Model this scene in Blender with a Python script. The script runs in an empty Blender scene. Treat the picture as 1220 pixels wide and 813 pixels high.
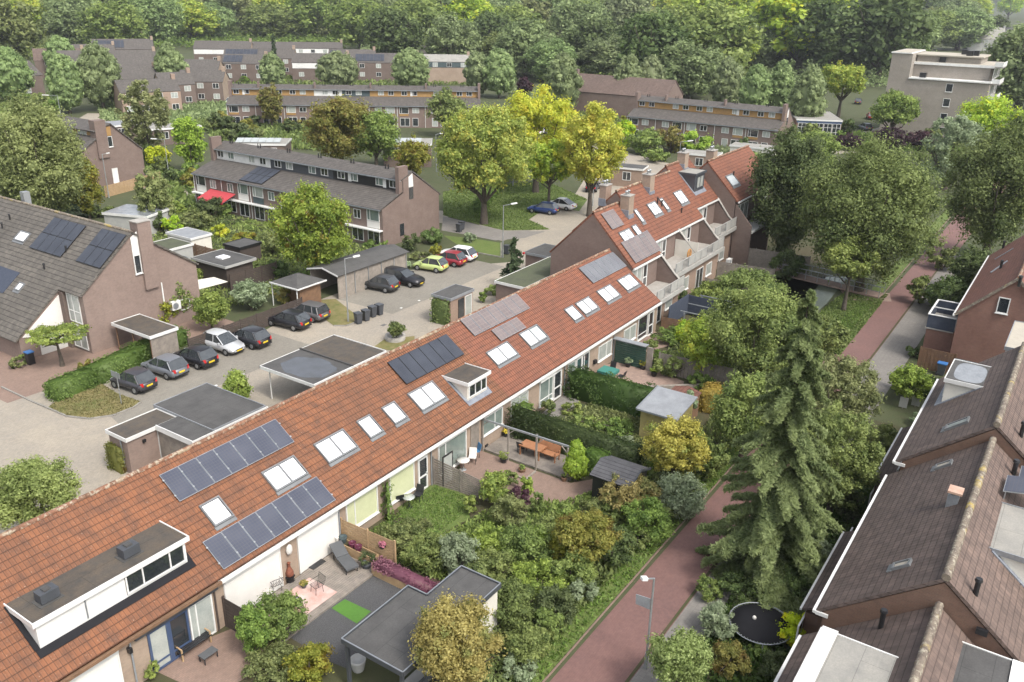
import bpy, math, random
import numpy as np
from mathutils import Vector
rnd = random.Random(7)
SC = bpy.context.scene
COL = SC.collection
RAD = math.radians

# ---------------------------------------------------------------- survey camera
CH = 28.0                                   # camera height in metres
YAW, PIT, ROL, FPX = RAD(33.6661), RAD(22.24506), RAD(-1.0586), 1033.526   # focal length in px of a 1220 px wide frame
_f = np.array([math.cos(PIT)*math.cos(YAW), math.cos(PIT)*math.sin(YAW), -math.sin(PIT)])
_r = np.cross(_f, [0, 0, 1.0]); _r /= np.linalg.norm(_r); _d = np.cross(_f, _r)
_c, _s = math.cos(ROL), math.sin(ROL)
CM = np.array([_c*_r+_s*_d, -_s*_r+_c*_d, _f])
def ray(px, py): return CM.T @ np.array([(px-610)/FPX, (py-406.5)/FPX, 1.0])
def G(px, py, z=0.0):
    """the place in the neighbourhood, at height z, that is seen at a pixel of the photograph"""
    v = ray(px, py); t = (z-CH)/v[2]; return (v[0]*t, v[1]*t, z)
def depth(p):
    return float(CM[2] @ np.array([p[0], p[1], p[2]-CH]))

# ---------------------------------------------------------------- mesh builder
def _n(v):
    v = np.asarray(v, float); l = np.linalg.norm(v); return v/l if l > 1e-9 else v
class MB:
    def __init__(s): s.v = []; s.f = []; s.sm = []
    def add(s, vs, fs, smooth=False):
        k = len(s.v); s.v += [tuple(map(float, p)) for p in vs]; s.f += [tuple(k+i for i in q) for q in fs]; s.sm += [smooth]*len(fs); return s
    def box(s, x0, x1, y0, y1, z0, z1):
        return s.add([(x0,y0,z0),(x1,y0,z0),(x1,y1,z0),(x0,y1,z0),(x0,y0,z1),(x1,y0,z1),(x1,y1,z1),(x0,y1,z1)],
                     [(3,2,1,0),(4,5,6,7),(0,1,5,4),(1,2,6,5),(2,3,7,6),(3,0,4,7)])
    def slab(s, pts, vec):
        """polygon pts extruded by vec (sides closed)"""
        n = len(pts); P = [np.array(p, float) for p in pts]; Q = [p+np.array(vec, float) for p in P]
        nn = np.zeros(3)
        for i in range(n): nn += np.cross(P[i], P[(i+1) % n])
        a = list(range(n)); b = list(range(n, 2*n))
        fs = [tuple(a[::-1]), tuple(b)] + [(a[i], a[(i+1) % n], b[(i+1) % n], b[i]) for i in range(n)]
        if nn @ np.array(vec, float) < 0: fs = [q[::-1] for q in fs]
        return s.add(P+Q, fs)
    def bar(s, p0, p1, w, h=None):
        h = h or w; p0 = np.array(p0, float); p1 = np.array(p1, float); d = _n(p1-p0)
        up = np.array([0, 0, 1.0]) if abs(d[2]) < .95 else np.array([1.0, 0, 0])
        a = _n(np.cross(d, up))*w/2; b = _n(np.cross(a, d))*h/2
        return s.slab([p0-a-b, p0+a-b, p0+a+b, p0-a+b], p1-p0)
    def tube(s, p0, p1, r0, r1=None, n=8, cap=True, smooth=True):
        r1 = r0 if r1 is None else r1; p0 = np.array(p0, float); p1 = np.array(p1, float); d = _n(p1-p0)
        up = np.array([0, 0, 1.0]) if abs(d[2]) < .95 else np.array([1.0, 0, 0])
        a = _n(np.cross(d, up)); b = np.cross(d, a); vs = []
        for p, r in ((p0, r0), (p1, r1)):
            for i in range(n):
                t = 2*math.pi*i/n; vs.append(p+(a*math.cos(t)+b*math.sin(t))*r)
        k = len(s.v)
        s.add(vs, [(i, (i+1) % n, n+(i+1) % n, n+i) for i in range(n)], smooth)
        if cap: s.add(vs, [tuple(range(n-1, -1, -1)), tuple(range(n, 2*n))])
        return s
    def path(s, pts, r, n=6):
        for a, b in zip(pts, pts[1:]): s.tube(a, b, r, r, n)
        return s
    def ball(s, c, rx, ry=None, rz=None, lev=1):
        ry = ry or rx; rz = rz or rx; V, F = ICO[lev]
        return s.add([(c[0]+v[0]*rx, c[1]+v[1]*ry, c[2]+v[2]*rz) for v in V], F, True)
    def lathe(s, c, prof, n=12):
        vs = []; m = len(prof)
        for r, z in prof:
            for i in range(n):
                t = 2*math.pi*i/n; vs.append((c[0]+r*math.cos(t), c[1]+r*math.sin(t), c[2]+z))
        fs = [(j*n+i, j*n+(i+1) % n, (j+1)*n+(i+1) % n, (j+1)*n+i) for j in range(m-1) for i in range(n)]
        s.add(vs, fs, True); s.add(vs, [tuple(range(n-1, -1, -1)), tuple(range((m-1)*n, m*n))]); return s
    def build(s, name, mat, parent=None, origin=None, local=False):
        v = np.array(s.v, dtype=np.float64).reshape(-1, 3)
        if parent is not None: o = np.zeros(3) if local else worldloc(parent)
        else: o = np.array(origin if origin is not None else (0, 0, 0), float)
        me = mkmesh(name, v-o, s.f, v)
        me.polygons.foreach_set('use_smooth', s.sm)
        me.materials.append(MAT[mat] if isinstance(mat, str) else mat)
        ob = bpy.data.objects.new(name, me); COL.objects.link(ob)
        if parent is not None: ob.parent = parent
        else: ob.location = o
        return ob
def worldloc(o):
    p = np.array(o.location, float)
    while o.parent: o = o.parent; p = p+np.array(o.location, float)
    return p
def mkmesh(name, v, faces, wv=None):
    me = bpy.data.meshes.new(name)
    me.from_pydata([tuple(p) for p in v], [], faces)
    wv = v if wv is None else wv
    uvl = me.uv_layers.new(name='UVMap')
    uv = np.zeros((len(me.loops), 2)); k = 0
    for q in faces:
        p = wv[list(q)]; n = np.zeros(3)
        for i in range(len(q)): n += np.cross(p[i], p[(i+1) % len(q)])
        l = np.linalg.norm(n); n = n/l if l > 1e-12 else np.array([0, 0, 1.0])
        if abs(n[2]) > .999: a = np.array([1.0, 0, 0]); b = np.array([0, 1.0, 0])
        else:
            a = np.cross([0, 0, 1.0], n); a /= np.linalg.norm(a); b = np.cross(n, a)
        uv[k:k+len(q), 0] = p@a; uv[k:k+len(q), 1] = p@b; k += len(q)
    uvl.data.foreach_set('uv', uv.ravel())
    return me
def _ico(lev):
    t = (1+5**.5)/2
    V = [(-1,t,0),(1,t,0),(-1,-t,0),(1,-t,0),(0,-1,t),(0,1,t),(0,-1,-t),(0,1,-t),(t,0,-1),(t,0,1),(-t,0,-1),(-t,0,1)]
    V = [tuple(_n(v)) for v in V]
    F = [(0,11,5),(0,5,1),(0,1,7),(0,7,10),(0,10,11),(1,5,9),(5,11,4),(11,10,2),(10,7,6),(7,1,8),(3,9,4),(3,4,2),(3,2,6),(3,6,8),(3,8,9),(4,9,5),(2,4,11),(6,2,10),(8,6,7),(9,8,1)]
    for _ in range(lev):
        c = {}; N = []
        def mid(a, b):
            k = (min(a, b), max(a, b))
            if k not in c: V.append(tuple(_n(np.array(V[a])+np.array(V[b])))); c[k] = len(V)-1
            return c[k]
        for a, b, d in F:
            x, y, z = mid(a, b), mid(b, d), mid(d, a); N += [(a, x, z), (b, y, x), (d, z, y), (x, y, z)]
        F = N
    return V, F
ICO = {i: _ico(i) for i in range(3)}

def tag(o, label=None, cat=None, group=None, kind=None):
    if label: o['label'] = label
    if cat: o['category'] = cat
    if group: o['group'] = group
    if kind: o['kind'] = kind
    return o
def thing(name, label, cat, loc=(0, 0, 0), rz=0.0, group=None):
    o = bpy.data.objects.new(name, None); o.empty_display_size = .5; COL.objects.link(o)
    o.location = loc; o.rotation_euler = (0, 0, rz); return tag(o, label, cat, group)
def dup(o, loc, rz=None, label=None, group=None, scale=None):
    def cp(a, par):
        c = a.copy(); COL.objects.link(c); c.parent = par
        for ch in KIDS.get(a.name, None) or [k for k in a.children]: cp(ch, c)
        return c
    c = cp(o, None); c.location = loc
    if rz is not None: c.rotation_euler = (0, 0, rz)
    if scale: c.scale = scale
    if label: c['label'] = label
    if group: c['group'] = group
    return c
KIDS = {}

# ---------------------------------------------------------------- materials
MAT = {}
class NT:
    def __init__(s, name):
        s.m = bpy.data.materials.new(name); s.m.use_nodes = True; s.t = s.m.node_tree; s.t.nodes.clear()
        s.out = s.t.nodes.new('ShaderNodeOutputMaterial'); s.p = s.t.nodes.new('ShaderNodeBsdfPrincipled')
        s.t.links.new(s.p.outputs[0], s.out.inputs[0]); MAT[name] = s.m
    def n(s, typ, **kw):
        a = s.t.nodes.new(typ)
        for k, v in kw.items():
            if k in ('inp',):
                for i, x in v.items():
                    if hasattr(x, 'is_linked') or isinstance(x, bpy.types.NodeSocket): s.t.links.new(x, a.inputs[i])
                    else: a.inputs[i].default_value = x
            else: setattr(a, k, v)
        return a
    def math(s, op, a, b=None, c=None):
        i = {0: a}
        if b is not None: i[1] = b
        if c is not None: i[2] = c
        return s.n('ShaderNodeMath', operation=op, inp=i).outputs[0]
    def mix(s, fac, a, b, typ='MIX'):
        m = s.t.nodes.new('ShaderNodeMix'); m.data_type = 'RGBA'; m.blend_type = typ
        for i, x in ((0, fac), (6, a), (7, b)):
            if isinstance(x, bpy.types.NodeSocket): s.t.links.new(x, m.inputs[i])
            else: m.inputs[i].default_value = (*x, 1) if isinstance(x, tuple) and len(x) == 3 else x
        return m.outputs[2]
    def noise(s, co, scale, det=3, rough=.55):
        return s.n('ShaderNodeTexNoise', inp={'Vector': co, 'Scale': scale, 'Detail': det, 'Roughness': rough}).outputs[0]
    def uv(s): return s.n('ShaderNodeUVMap').outputs[0]
    def setc(s, c):
        if isinstance(c, bpy.types.NodeSocket): s.t.links.new(c, s.p.inputs['Base Color'])
        else: s.p.inputs['Base Color'].default_value = (*c, 1)
    def bump(s, h, st=.5, d=.02):
        b = s.n('ShaderNodeBump', inp={'Strength': st, 'Distance': d, 'Height': h}); s.t.links.new(b.outputs[0], s.p.inputs['Normal'])
    def ramp(s, f, lo, hi): return s.n('ShaderNodeMapRange', inp={0: f, 1: lo, 2: hi}).outputs[0]

def plain(name, c, rough=.6, metal=0.0, coat=0.0, c2=None, scale=1.5, spec=.5, bump=0):
    t = NT(name); t.p.inputs['Roughness'].default_value = rough; t.p.inputs['Metallic'].default_value = metal
    t.p.inputs['Coat Weight'].default_value = coat; t.p.inputs['Specular IOR Level'].default_value = spec
    if c2 is None: c2 = tuple(x*.82 for x in c)
    co = t.n('ShaderNodeNewGeometry').outputs['Position']
    n1 = t.noise(co, scale, 4, .6); n2 = t.noise(co, scale*9, 2)
    f = t.ramp(t.math('ADD', t.math('MULTIPLY', n1, .7), t.math('MULTIPLY', n2, .3)), .36, .64)
    t.setc(t.mix(f, c, c2))
    if bump: t.bump(n2, bump, .02)
    return t
def tiles(name, c1, c2, stain, w=.25, h=.34, lich=None, wave=.5, joint_shade=.55, tv=1.0):
    """roof tiles: courses of height h, each tile w wide with a rolled profile; every tile has its own tone"""
    t = NT(name); t.p.inputs['Roughness'].default_value = .75; t.p.inputs['Specular IOR Level'].default_value = .3
    uv = t.uv(); sx = t.n('ShaderNodeSeparateXYZ', inp={0: uv}); u, v = sx.outputs[0], sx.outputs[1]
    us = t.math('DIVIDE', u, w); vs = t.math('DIVIDE', v, h)
    fu = t.math('FRACT', us); fv = t.math('FRACT', vs)
    cell = t.n('ShaderNodeCombineXYZ', inp={0: t.math('FLOOR', us), 1: t.math('FLOOR', vs)}).outputs[0]
    wn = t.n('ShaderNodeTexWhiteNoise', noise_dimensions='2D', inp={'Vector': cell}).outputs['Value']
    big = t.noise(uv, .22, 5, .65); mid = t.noise(uv, 1.7, 4, .6)
    col = t.mix(t.math('ADD', .5, t.math('MULTIPLY', t.math('SUBTRACT', wn, .5), tv)), c1, c2)
    col = t.mix(t.ramp(mid, .42, .7), col, stain)
    col = t.mix(t.math('MULTIPLY', t.ramp(big, .4, .72), .55), col, stain)
    if lich:
        sp = t.n('ShaderNodeTexNoise', inp={'Vector': uv, 'Scale': 14.0, 'Detail': 2.0}).outputs[0]
        col = t.mix(t.math('MULTIPLY', t.ramp(sp, .66, .74), .6), col, lich)
    st = t.n('ShaderNodeTexNoise', inp={'Vector': t.n('ShaderNodeMapping', inp={'Vector': uv, 'Scale': (2.6, .22, 1)}).outputs[0], 'Scale': 1.0, 'Detail': 5.0}).outputs[0]
    col = t.mix(t.math('MULTIPLY', t.ramp(st, .54, .72), .5), col, tuple(x*.75 for x in stain))
    # joint lines, with shade under courses and beside rolls painted into the colour
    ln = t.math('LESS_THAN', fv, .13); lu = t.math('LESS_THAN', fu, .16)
    j = t.math('MAXIMUM', t.math('MULTIPLY', ln, joint_shade), t.math('MULTIPLY', lu, joint_shade*wave))
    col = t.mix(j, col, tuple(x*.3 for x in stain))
    t.setc(col)
    hh = t.math('ADD', t.math('MULTIPLY', t.math('SINE', t.math('MULTIPLY', us, 6.2832)), .4*wave), t.math('MULTIPLY', t.math('SUBTRACT', 1.0, fv), 1.0))
    t.bump(hh, .8, .035)
    return t
def bricks(name, c1, c2, mort, bw=.21, bh=.0625, rough=.85, var=(.2, .2, .2), msize=.008, bump=.3, stain=None):
    t = NT(name); t.p.inputs['Roughness'].default_value = rough; uv = t.uv()
    b = t.n('ShaderNodeTexBrick', inp={'Vector': uv, 'Color1': (*c1, 1), 'Color2': (*c2, 1), 'Mortar': (*mort, 1), 'Scale': 1.0, 'Mortar Size': msize, 'Brick Width': bw, 'Row Height': bh})
    n = t.noise(uv, .5, 5, .65); n2 = t.noise(uv, 5.0, 3, .6)
    s2 = stain or tuple(x*.6 for x in c1)
    b0 = t.mix(t.math('MULTIPLY', t.ramp(t.noise(uv, .13, 4, .6), .42, .66), .5), b.outputs[0], s2)
    col = t.mix(t.math('MULTIPLY', t.ramp(n, .42, .72), .6), b0, s2)
    n3 = t.noise(uv, 1.6, 4, .7); col = t.mix(t.math('MULTIPLY', t.ramp(n3, .45, .62), .3), col, tuple(x*.72 for x in c2))
    col = t.mix(t.math('MULTIPLY', t.ramp(n2, .4, .7), .45), col, tuple(min(1, x*1.25) for x in c2))
    t.setc(col); t.bump(b.outputs['Fac'], -bump, .01); return t
def sheet(name, cols, scales=(.25, 2.5, 18), rough=.9, bump=.3, bd=.02):
    """three-scale mottled surface"""
    t = NT(name); t.p.inputs['Roughness'].default_value = rough; t.p.inputs['Specular IOR Level'].default_value = .25; uv = t.uv()
    a = t.ramp(t.noise(uv, scales[0], 5, .6), .38, .64); b = t.ramp(t.noise(uv, scales[1], 4, .6), .35, .68); c = t.ramp(t.noise(uv, scales[2], 3, .6), .3, .7)
    col = t.mix(a, cols[0], cols[1]); col = t.mix(t.math('MULTIPLY', b, .6), col, cols[2]); col = t.mix(t.math('MULTIPLY', c, .45), col, cols[3] if len(cols) > 3 else tuple(x*.6 for x in cols[0]))
    t.setc(col); t.bump(t.noise(uv, scales[2], 4), bump, bd); return t
def leafmat(name, dark, light, trans=.45, accent=None, amt=.0):
    t = NT(name); t.t.nodes.remove(t.p)
    at = t.n('ShaderNodeAttribute', attribute_name='tone').outputs['Fac']
    oi = t.n('ShaderNodeObjectInfo').outputs['Random']
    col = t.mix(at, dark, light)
    if accent:
        nz = t.noise(t.n('ShaderNodeTexCoord').outputs['Object'], .9 if amt < .6 else .35, 2)
        col = t.mix(t.ramp(nz, .62-amt*.3, .72-amt*.3), col, accent)
    hs = t.n('ShaderNodeHueSaturation', inp={'Hue': t.math('ADD', .487, t.math('MULTIPLY', oi, .026)), 'Saturation': t.math('ADD', .88, t.math('MULTIPLY', oi, .2)), 'Value': t.math('ADD', .84, t.math('MULTIPLY', oi, .34)), 'Color': col})
    d = t.n('ShaderNodeBsdfDiffuse', inp={'Color': hs.outputs[0]}); tr = t.n('ShaderNodeBsdfTranslucent', inp={'Color': hs.outputs[0]})
    g = t.n('ShaderNodeBsdfGlossy', inp={'Roughness': .5, 'Color': (.8, .9, .6, 1)})
    m = t.n('ShaderNodeMixShader', inp={0: trans, 1: d.outputs[0], 2: tr.outputs[0]}); m2 = t.n('ShaderNodeMixShader', inp={0: .02, 1: m.outputs[0], 2: g.outputs[0]})
    t.t.links.new(m2.outputs[0], t.out.inputs[0]); return t

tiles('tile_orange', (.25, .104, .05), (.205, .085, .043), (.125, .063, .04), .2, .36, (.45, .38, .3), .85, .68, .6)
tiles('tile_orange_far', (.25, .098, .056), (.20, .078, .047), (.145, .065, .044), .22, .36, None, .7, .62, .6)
tiles('tile_grey', (.15, .135, .115), (.115, .104, .092), (.08, .073, .064), .33, .42, None, .15, .7)
tiles('tile_slate', (.125, .113, .102), (.10, .09, .083), (.075, .068, .062), .33, .36, None, .2, .55)
tiles('tile_shingle', (.115, .115, .12), (.09, .09, .095), (.065, .065, .07), 1.1, .26, None, .1, .8)
tiles('tile_umber', (.135, .10, .088), (.10, .077, .068), (.07, .054, .048), .25, .3, None, .25, .6)
tiles('tile_umber_light', (.175, .125, .103), (.135, .097, .082), (.095, .07, .06), .25, .3, None, .35, .5)
tiles('tile_redbrown', (.20, .09, .065), (.16, .07, .055), (.12, .06, .045), .25, .3)
bricks('brick_gable', (.205, .145, .12), (.165, .115, .098), (.19, .165, .145))
bricks('brick_pale', (.33, .235, .175), (.28, .195, .15), (.30, .25, .20))
bricks('brick_beige', (.36, .27, .20), (.30, .225, .17), (.32, .27, .22))
bricks('brick_left', (.27, .195, .165), (.22, .16, .135), (.25, .21, .18))
bricks('brick_dark', (.165, .12, .098), (.13, .094, .078), (.14, .12, .11))
bricks('brick_umber', (.168, .095, .066), (.13, .076, .055), (.16, .12, .09))
bricks('brick_red', (.24, .12, .09), (.19, .095, .075), (.2, .15, .12))
bricks('brick_apartment', (.315, .28, .24), (.28, .25, .213), (.30, .27, .24))
bricks('paving_grey', (.35, .308, .242), (.30, .262, .208), (.19, .175, .155), .21, .105, .9, msize=.007, stain=(.20, .185, .165))
bricks('paving_walk', (.22, .205, .185), (.185, .172, .158), (.13, .12, .11), .3, .3, .9, msize=.01)
bricks('paving_red', (.195, .104, .09), (.165, .09, .079), (.13, .078, .07), .21, .105, .9, msize=.006, stain=(.125, .075, .07))
bricks('paving_pink', (.33, .235, .19), (.27, .19, .155), (.2, .16, .13), .3, .3, .9, msize=.01)
bricks('paving_brown', (.27, .18, .14), (.21, .145, .115), (.15, .12, .10), .2, .1, .9, msize=.008)
bricks('paving_bay', (.25, .228, .19), (.205, .19, .16), (.13, .125, .115), .21, .105, .9, msize=.007)
sheet('soil', [(.075, .06, .035), (.05, .065, .025), (.04, .05, .02), (.10, .08, .05)])
sheet('ground_green', [(.075, .09, .04), (.055, .07, .03), (.10, .09, .055), (.04, .055, .025)], (.12, 1.1, 9))
sheet('grass', [(.115, .165, .04), (.08, .125, .03), (.17, .18, .065), (.05, .085, .022)], (.3, 2.0, 14), bump=.8, bd=.05)
sheet('grass_dry', [(.20, .17, .07), (.10, .125, .035), (.29, .22, .12), (.09, .095, .03)], (.35, 1.6, 14), bump=.6, bd=.04)
sheet('lawn_fake', [(.085, .20, .035), (.07, .17, .03), (.10, .22, .045), (.055, .13, .02)], (.8, 6, 40), bump=.6)
sheet('gravel_dark', [(.045, .045, .048), (.06, .06, .062), (.03, .03, .032), (.20, .2, .2)], (.6, 7, 22), bump=.9, bd=.03)
sheet('roof_moss', [(.09, .105, .06), (.07, .075, .055), (.11, .12, .07), (.06, .065, .05)], (.5, 2.2, 20), .9, .3)
sheet('roof_gravel', [(.42, .38, .31), (.36, .33, .28), (.46, .42, .35), (.28, .26, .22)], (.5, 3, 30), .9, .2)
sheet('rug', [(.50, .33, .30), (.62, .54, .50), (.40, .13, .075), (.54, .38, .34)], (.55, 1.3, 10), .95, .1)
sheet('pond', [(.17, .20, .14), (.12, .15, .10), (.20, .23, .17), (.10, .12, .08)], (.2, .8, 6), .25, .05)
def felt(name, cols, scales, rough, seam=.45):
    sheet(name, cols, scales, rough, .15); m = MAT[name]; nt = m.node_tree; p = [n for n in nt.nodes if n.type == 'BSDF_PRINCIPLED'][0]; src = p.inputs['Base Color'].links[0].from_socket
    uv = nt.nodes.new('ShaderNodeUVMap'); b = nt.nodes.new('ShaderNodeTexBrick'); nt.links.new(uv.outputs[0], b.inputs['Vector'])
    for k, v in (('Scale', 1.0), ('Mortar Size', .018), ('Brick Width', 4.2), ('Row Height', 1.0), ('Mortar Smooth', .6)): b.inputs[k].default_value = v
    mx = nt.nodes.new('ShaderNodeMix'); mx.data_type = 'RGBA'; mx.blend_type = 'MULTIPLY'; mm = nt.nodes.new('ShaderNodeMath'); mm.operation = 'MULTIPLY'; mm.inputs[1].default_value = seam; nt.links.new(b.outputs['Fac'], mm.inputs[0]); nt.links.new(mm.outputs[0], mx.inputs[0]); nt.links.new(src, mx.inputs[6]); mx.inputs[7].default_value = (.3, .3, .3, 1); nt.links.new(mx.outputs[2], p.inputs['Base Color'])
felt('roof_felt', [(.086, .084, .082), (.062, .061, .06), (.12, .118, .114), (.05, .049, .048)], (.4, 1.3, 12), .75)
felt('roof_felt_brown', [(.088, .08, .07), (.06, .057, .053), (.15, .115, .08), (.046, .042, .04)], (.6, 1.6, 12), .8)
felt('roof_felt_pale', [(.30, .29, .265), (.22, .215, .20), (.36, .34, .30), (.17, .17, .155)], (.5, 1.4, 12), .8)
plain('white_paint', (.70, .70, .68), .45, c2=(.60, .60, .58))
plain('white_screen', (.70, .685, .65), .6, c2=(.64, .625, .59))
plain('cream_render', (.66, .63, .56), .7, c2=(.58, .56, .50))
plain('grey_render', (.40, .40, .38), .7, c2=(.33, .33, .32))
plain('zinc', (.33, .35, .37), .45, .5, c2=(.25, .27, .29))
plain('zinc_dull', (.30, .315, .33), .6, .2, c2=(.22, .23, .245))
plain('concrete', (.36, .34, .31), .85, c2=(.27, .255, .23), bump=.3)
plain('kerb', (.27, .255, .23), .9, c2=(.2, .19, .17))
plain('asphalt', (.13, .125, .12), .9, c2=(.10, .098, .095), scale=.5)
plain('black_plastic', (.018, .018, .02), .4)
plain('dark_metal', (.035, .036, .04), .45, .3)
plain('anthracite', (.065, .07, .08), .5, c2=(.05, .055, .062))
plain('galvanised', (.42, .44, .45), .45, .6)
plain('lead', (.22, .24, .27), .6, c2=(.15, .16, .19), scale=3)
plain('wood_grey', (.30, .265, .225), .85, c2=(.20, .175, .15), scale=3)
plain('wood_brown', (.20, .115, .065), .8, c2=(.13, .075, .045), scale=3)
plain('wood_dark', (.075, .055, .045), .85, c2=(.05, .04, .034), scale=3)
plain('wood_tan', (.42, .29, .16), .8, c2=(.32, .215, .12), scale=3)
plain('wood_teak', (.36, .17, .085), .6, c2=(.27, .125, .06), scale=3)
plain('wood_weathered', (.27, .235, .2), .9, c2=(.17, .15, .13), scale=2.5)
plain('wood_orange', (.50, .24, .055), .7, c2=(.40, .19, .045), scale=2)
plain('panel_yellow', (.36, .215, .075), .75, c2=(.28, .165, .06), scale=2)
plain('wood_yellowish', (.36, .31, .12), .85, c2=(.27, .225, .09), scale=2)
plain('bark', (.105, .085, .065), .95, c2=(.06, .05, .04), scale=6, bump=.6)
plain('bark_grey', (.17, .155, .135), .95, c2=(.10, .09, .08), scale=6, bump=.6)
plain('awning_red', (.45, .055, .065), .8, c2=(.38, .045, .055))
plain('terracotta', (.24, .08, .045), .8, c2=(.14, .05, .03), scale=5)
plain('blue_paint', (.055, .085, .16), .4)
plain('blue_bright', (.05, .17, .42), .5)
plain('blue_chair', (.06, .2, .38), .5)
plain('green_shed', (.028, .075, .055), .6, c2=(.02, .055, .042))
plain('green_cloth', (.045, .20, .165), .7)
plain('slate_blue', (.035, .045, .07), .8, c2=(.05, .06, .085), scale=4)
plain('teal_paint', (.06, .085, .09), .8, c2=(.045, .065, .07))
plain('stone_white', (.66, .64, .6), .8)
plain('flower_pink', (.26, .05, .10), .9, c2=(.50, .22, .26), scale=9)
plain('rail_grey', (.40, .395, .37), .6, c2=(.30, .295, .28), scale=1)
plain('black_matte', (.022, .022, .025), .95, spec=.1)
def lichen(name, a, b, c, d):
    t = NT(name); t.p.inputs['Roughness'].default_value = .9; co = t.n('ShaderNodeNewGeometry').outputs['Position']
    col = t.mix(t.ramp(t.noise(co, 2.2, 4), .4, .6), a, b); col = t.mix(t.ramp(t.noise(co, .9, 3), .56, .66), col, c); col = t.mix(t.ramp(t.noise(co, 5.0, 3, .7), .52, .62), col, d); t.setc(col); t.bump(t.noise(co, 9.0, 3), .5, .03)
lichen('lichen_cap', (.20, .165, .125), (.13, .105, .085), (.36, .27, .08), (.30, .27, .21))
lichen('lichen_cap_red', (.21, .10, .06), (.15, .08, .05), (.30, .24, .16), (.34, .29, .22))
plain('copper', (.40, .24, .17), .5, c2=(.48, .34, .26), scale=4)
plain('frame_grey', (.17, .18, .185), .5, c2=(.13, .135, .14))
plain('wet_felt', (.085, .092, .105), .22, coat=.12, c2=(.06, .063, .068), scale=1.3)
plain('flower_yellow', (.62, .50, .05), .8)
plain('pot_plum', (.10, .02, .045), .35)
plain('cushion_grey', (.09, .095, .10), .85)
plain('cushion_pink', (.42, .28, .32), .9)
plain('plate_yellow', (.72, .52, .03), .5)
plain('lamp_red', (.42, .015, .015), .25, coat=.5)
plain('lamp_clear', (.7, .72, .72), .2, coat=.5)
plain('tyre', (.018, .018, .018), .85)
plain('rim', (.40, .41, .42), .35, .7)
plain('glass_dark', (.02, .024, .028), .06, coat=.6, c2=(.035, .04, .045), scale=.8, spec=.8)
plain('glass_car', (.03, .036, .04), .05, coat=.8, c2=(.05, .056, .06), scale=2, spec=.8)
plain('glass_curtain', (.40, .42, .39), .12, coat=.7, c2=(.30, .33, .31), scale=1.6)
plain('glass_green', (.20, .245, .22), .1, coat=.7, c2=(.14, .18, .165), scale=1.6)
plain('glass_yellow', (.58, .60, .38), .15, coat=.6, c2=(.50, .52, .33), scale=1.6)
plain('skylight_white', (.86, .87, .88), .12, coat=1.0, c2=(.82, .83, .84), scale=.6)  # white base colour stands in for bright sky mirrored in the panes
plain('skylight_grey', (.34, .37, .36), .15, coat=1.0, c2=(.45, .48, .47), scale=1.2)
plain('water_wet', (.25, .265, .28), .2, coat=.2, c2=(.16, .17, .18), scale=1.4)
def pv(name, c1, c2, line, cw=.158):
    t = NT(name); t.p.inputs['Roughness'].default_value = .35; t.p.inputs['Specular IOR Level'].default_value = .18; t.p.inputs['Coat Weight'].default_value = .03; t.p.inputs['Coat Roughness'].default_value = .15
    uv = t.uv(); sx = t.n('ShaderNodeSeparateXYZ', inp={0: uv})
    a = t.math('LESS_THAN', t.math('FRACT', t.math('DIVIDE', sx.outputs[0], cw)), .1); b = t.math('LESS_THAN', t.math('FRACT', t.math('DIVIDE', sx.outputs[1], cw)), .1)
    col = t.mix(t.ramp(t.noise(uv, .8, 3), .35, .65), c1, c2); t.setc(t.mix(t.math('MAXIMUM', a, b), col, line)); return t
pv('pv_blue', (.056, .064, .09), (.075, .083, .11), (.10, .096, .105))
pv('pv_black', (.04, .045, .058), (.055, .062, .078), (.055, .06, .075))
pv('pv_pink', (.14, .12, .122), (.175, .15, .148), (.22, .18, .165), .34)  # pinkish base colour paints in the sky reflected at a grazing angle
pv('pv_grey', (.12, .125, .14), (.15, .155, .17), (.19, .19, .20))
for nm, c in dict(car_charcoal=(.055, .053, .062), car_grey=(.17, .18, .20), car_black=(.018, .018, .022), car_silver=(.52, .53, .54), car_dark=(.05, .052, .055), car_taupe=(.12, .115, .118), car_lime=(.52, .62, .24), car_red=(.30, .03, .045), car_white=(.80, .80, .80), car_blue=(.025, .05, .17), car_midnight=(.02, .025, .04)).items():
    plain(nm, c, .38, .25 if nm != 'car_white' else 0, .35, c2=tuple(x*.93 for x in c), scale=.8)

leafmat('flower_heather', (.22, .05, .10), (.52, .24, .28))
leafmat('leaf_green', (.085, .135, .038), (.28, .365, .10))
leafmat('leaf_mid', (.105, .15, .045), (.335, .395, .125))
leafmat('leaf_bright', (.14, .215, .04), (.40, .50, .10))
leafmat('leaf_dark', (.055, .085, .032), (.165, .215, .08))
leafmat('leaf_elm', (.14, .19, .08), (.36, .44, .20))
leafmat('leaf_locust', (.20, .31, .035), (.48, .60, .09), accent=(.60, .60, .06), amt=.22)
leafmat('leaf_yellow', (.34, .40, .03), (.66, .70, .08), accent=(.66, .60, .06), amt=.3)
leafmat('leaf_autumn', (0.162, 0.189, 0.034), (0.366, 0.342, 0.071), accent=(.19, .14, .03), amt=.3)
leafmat('leaf_ochre', (.28, .24, .06), (.52, .455, .14), accent=(.22, .25, .07), amt=.3)
leafmat('leaf_horse', (0.095, 0.149, 0.027), (0.354, 0.413, 0.083), accent=(.24, .17, .04), amt=.1)
leafmat('leaf_grey', (0.176, 0.230, 0.121), (0.378, 0.448, 0.283))
leafmat('leaf_purple', (.035, .016, .026), (.10, .045, .07))
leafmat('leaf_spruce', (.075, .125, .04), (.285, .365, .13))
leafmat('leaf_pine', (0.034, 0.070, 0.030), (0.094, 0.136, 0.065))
leafmat('leaf_bluefir', (0.061, 0.101, 0.061), (0.153, 0.195, 0.118))
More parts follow.
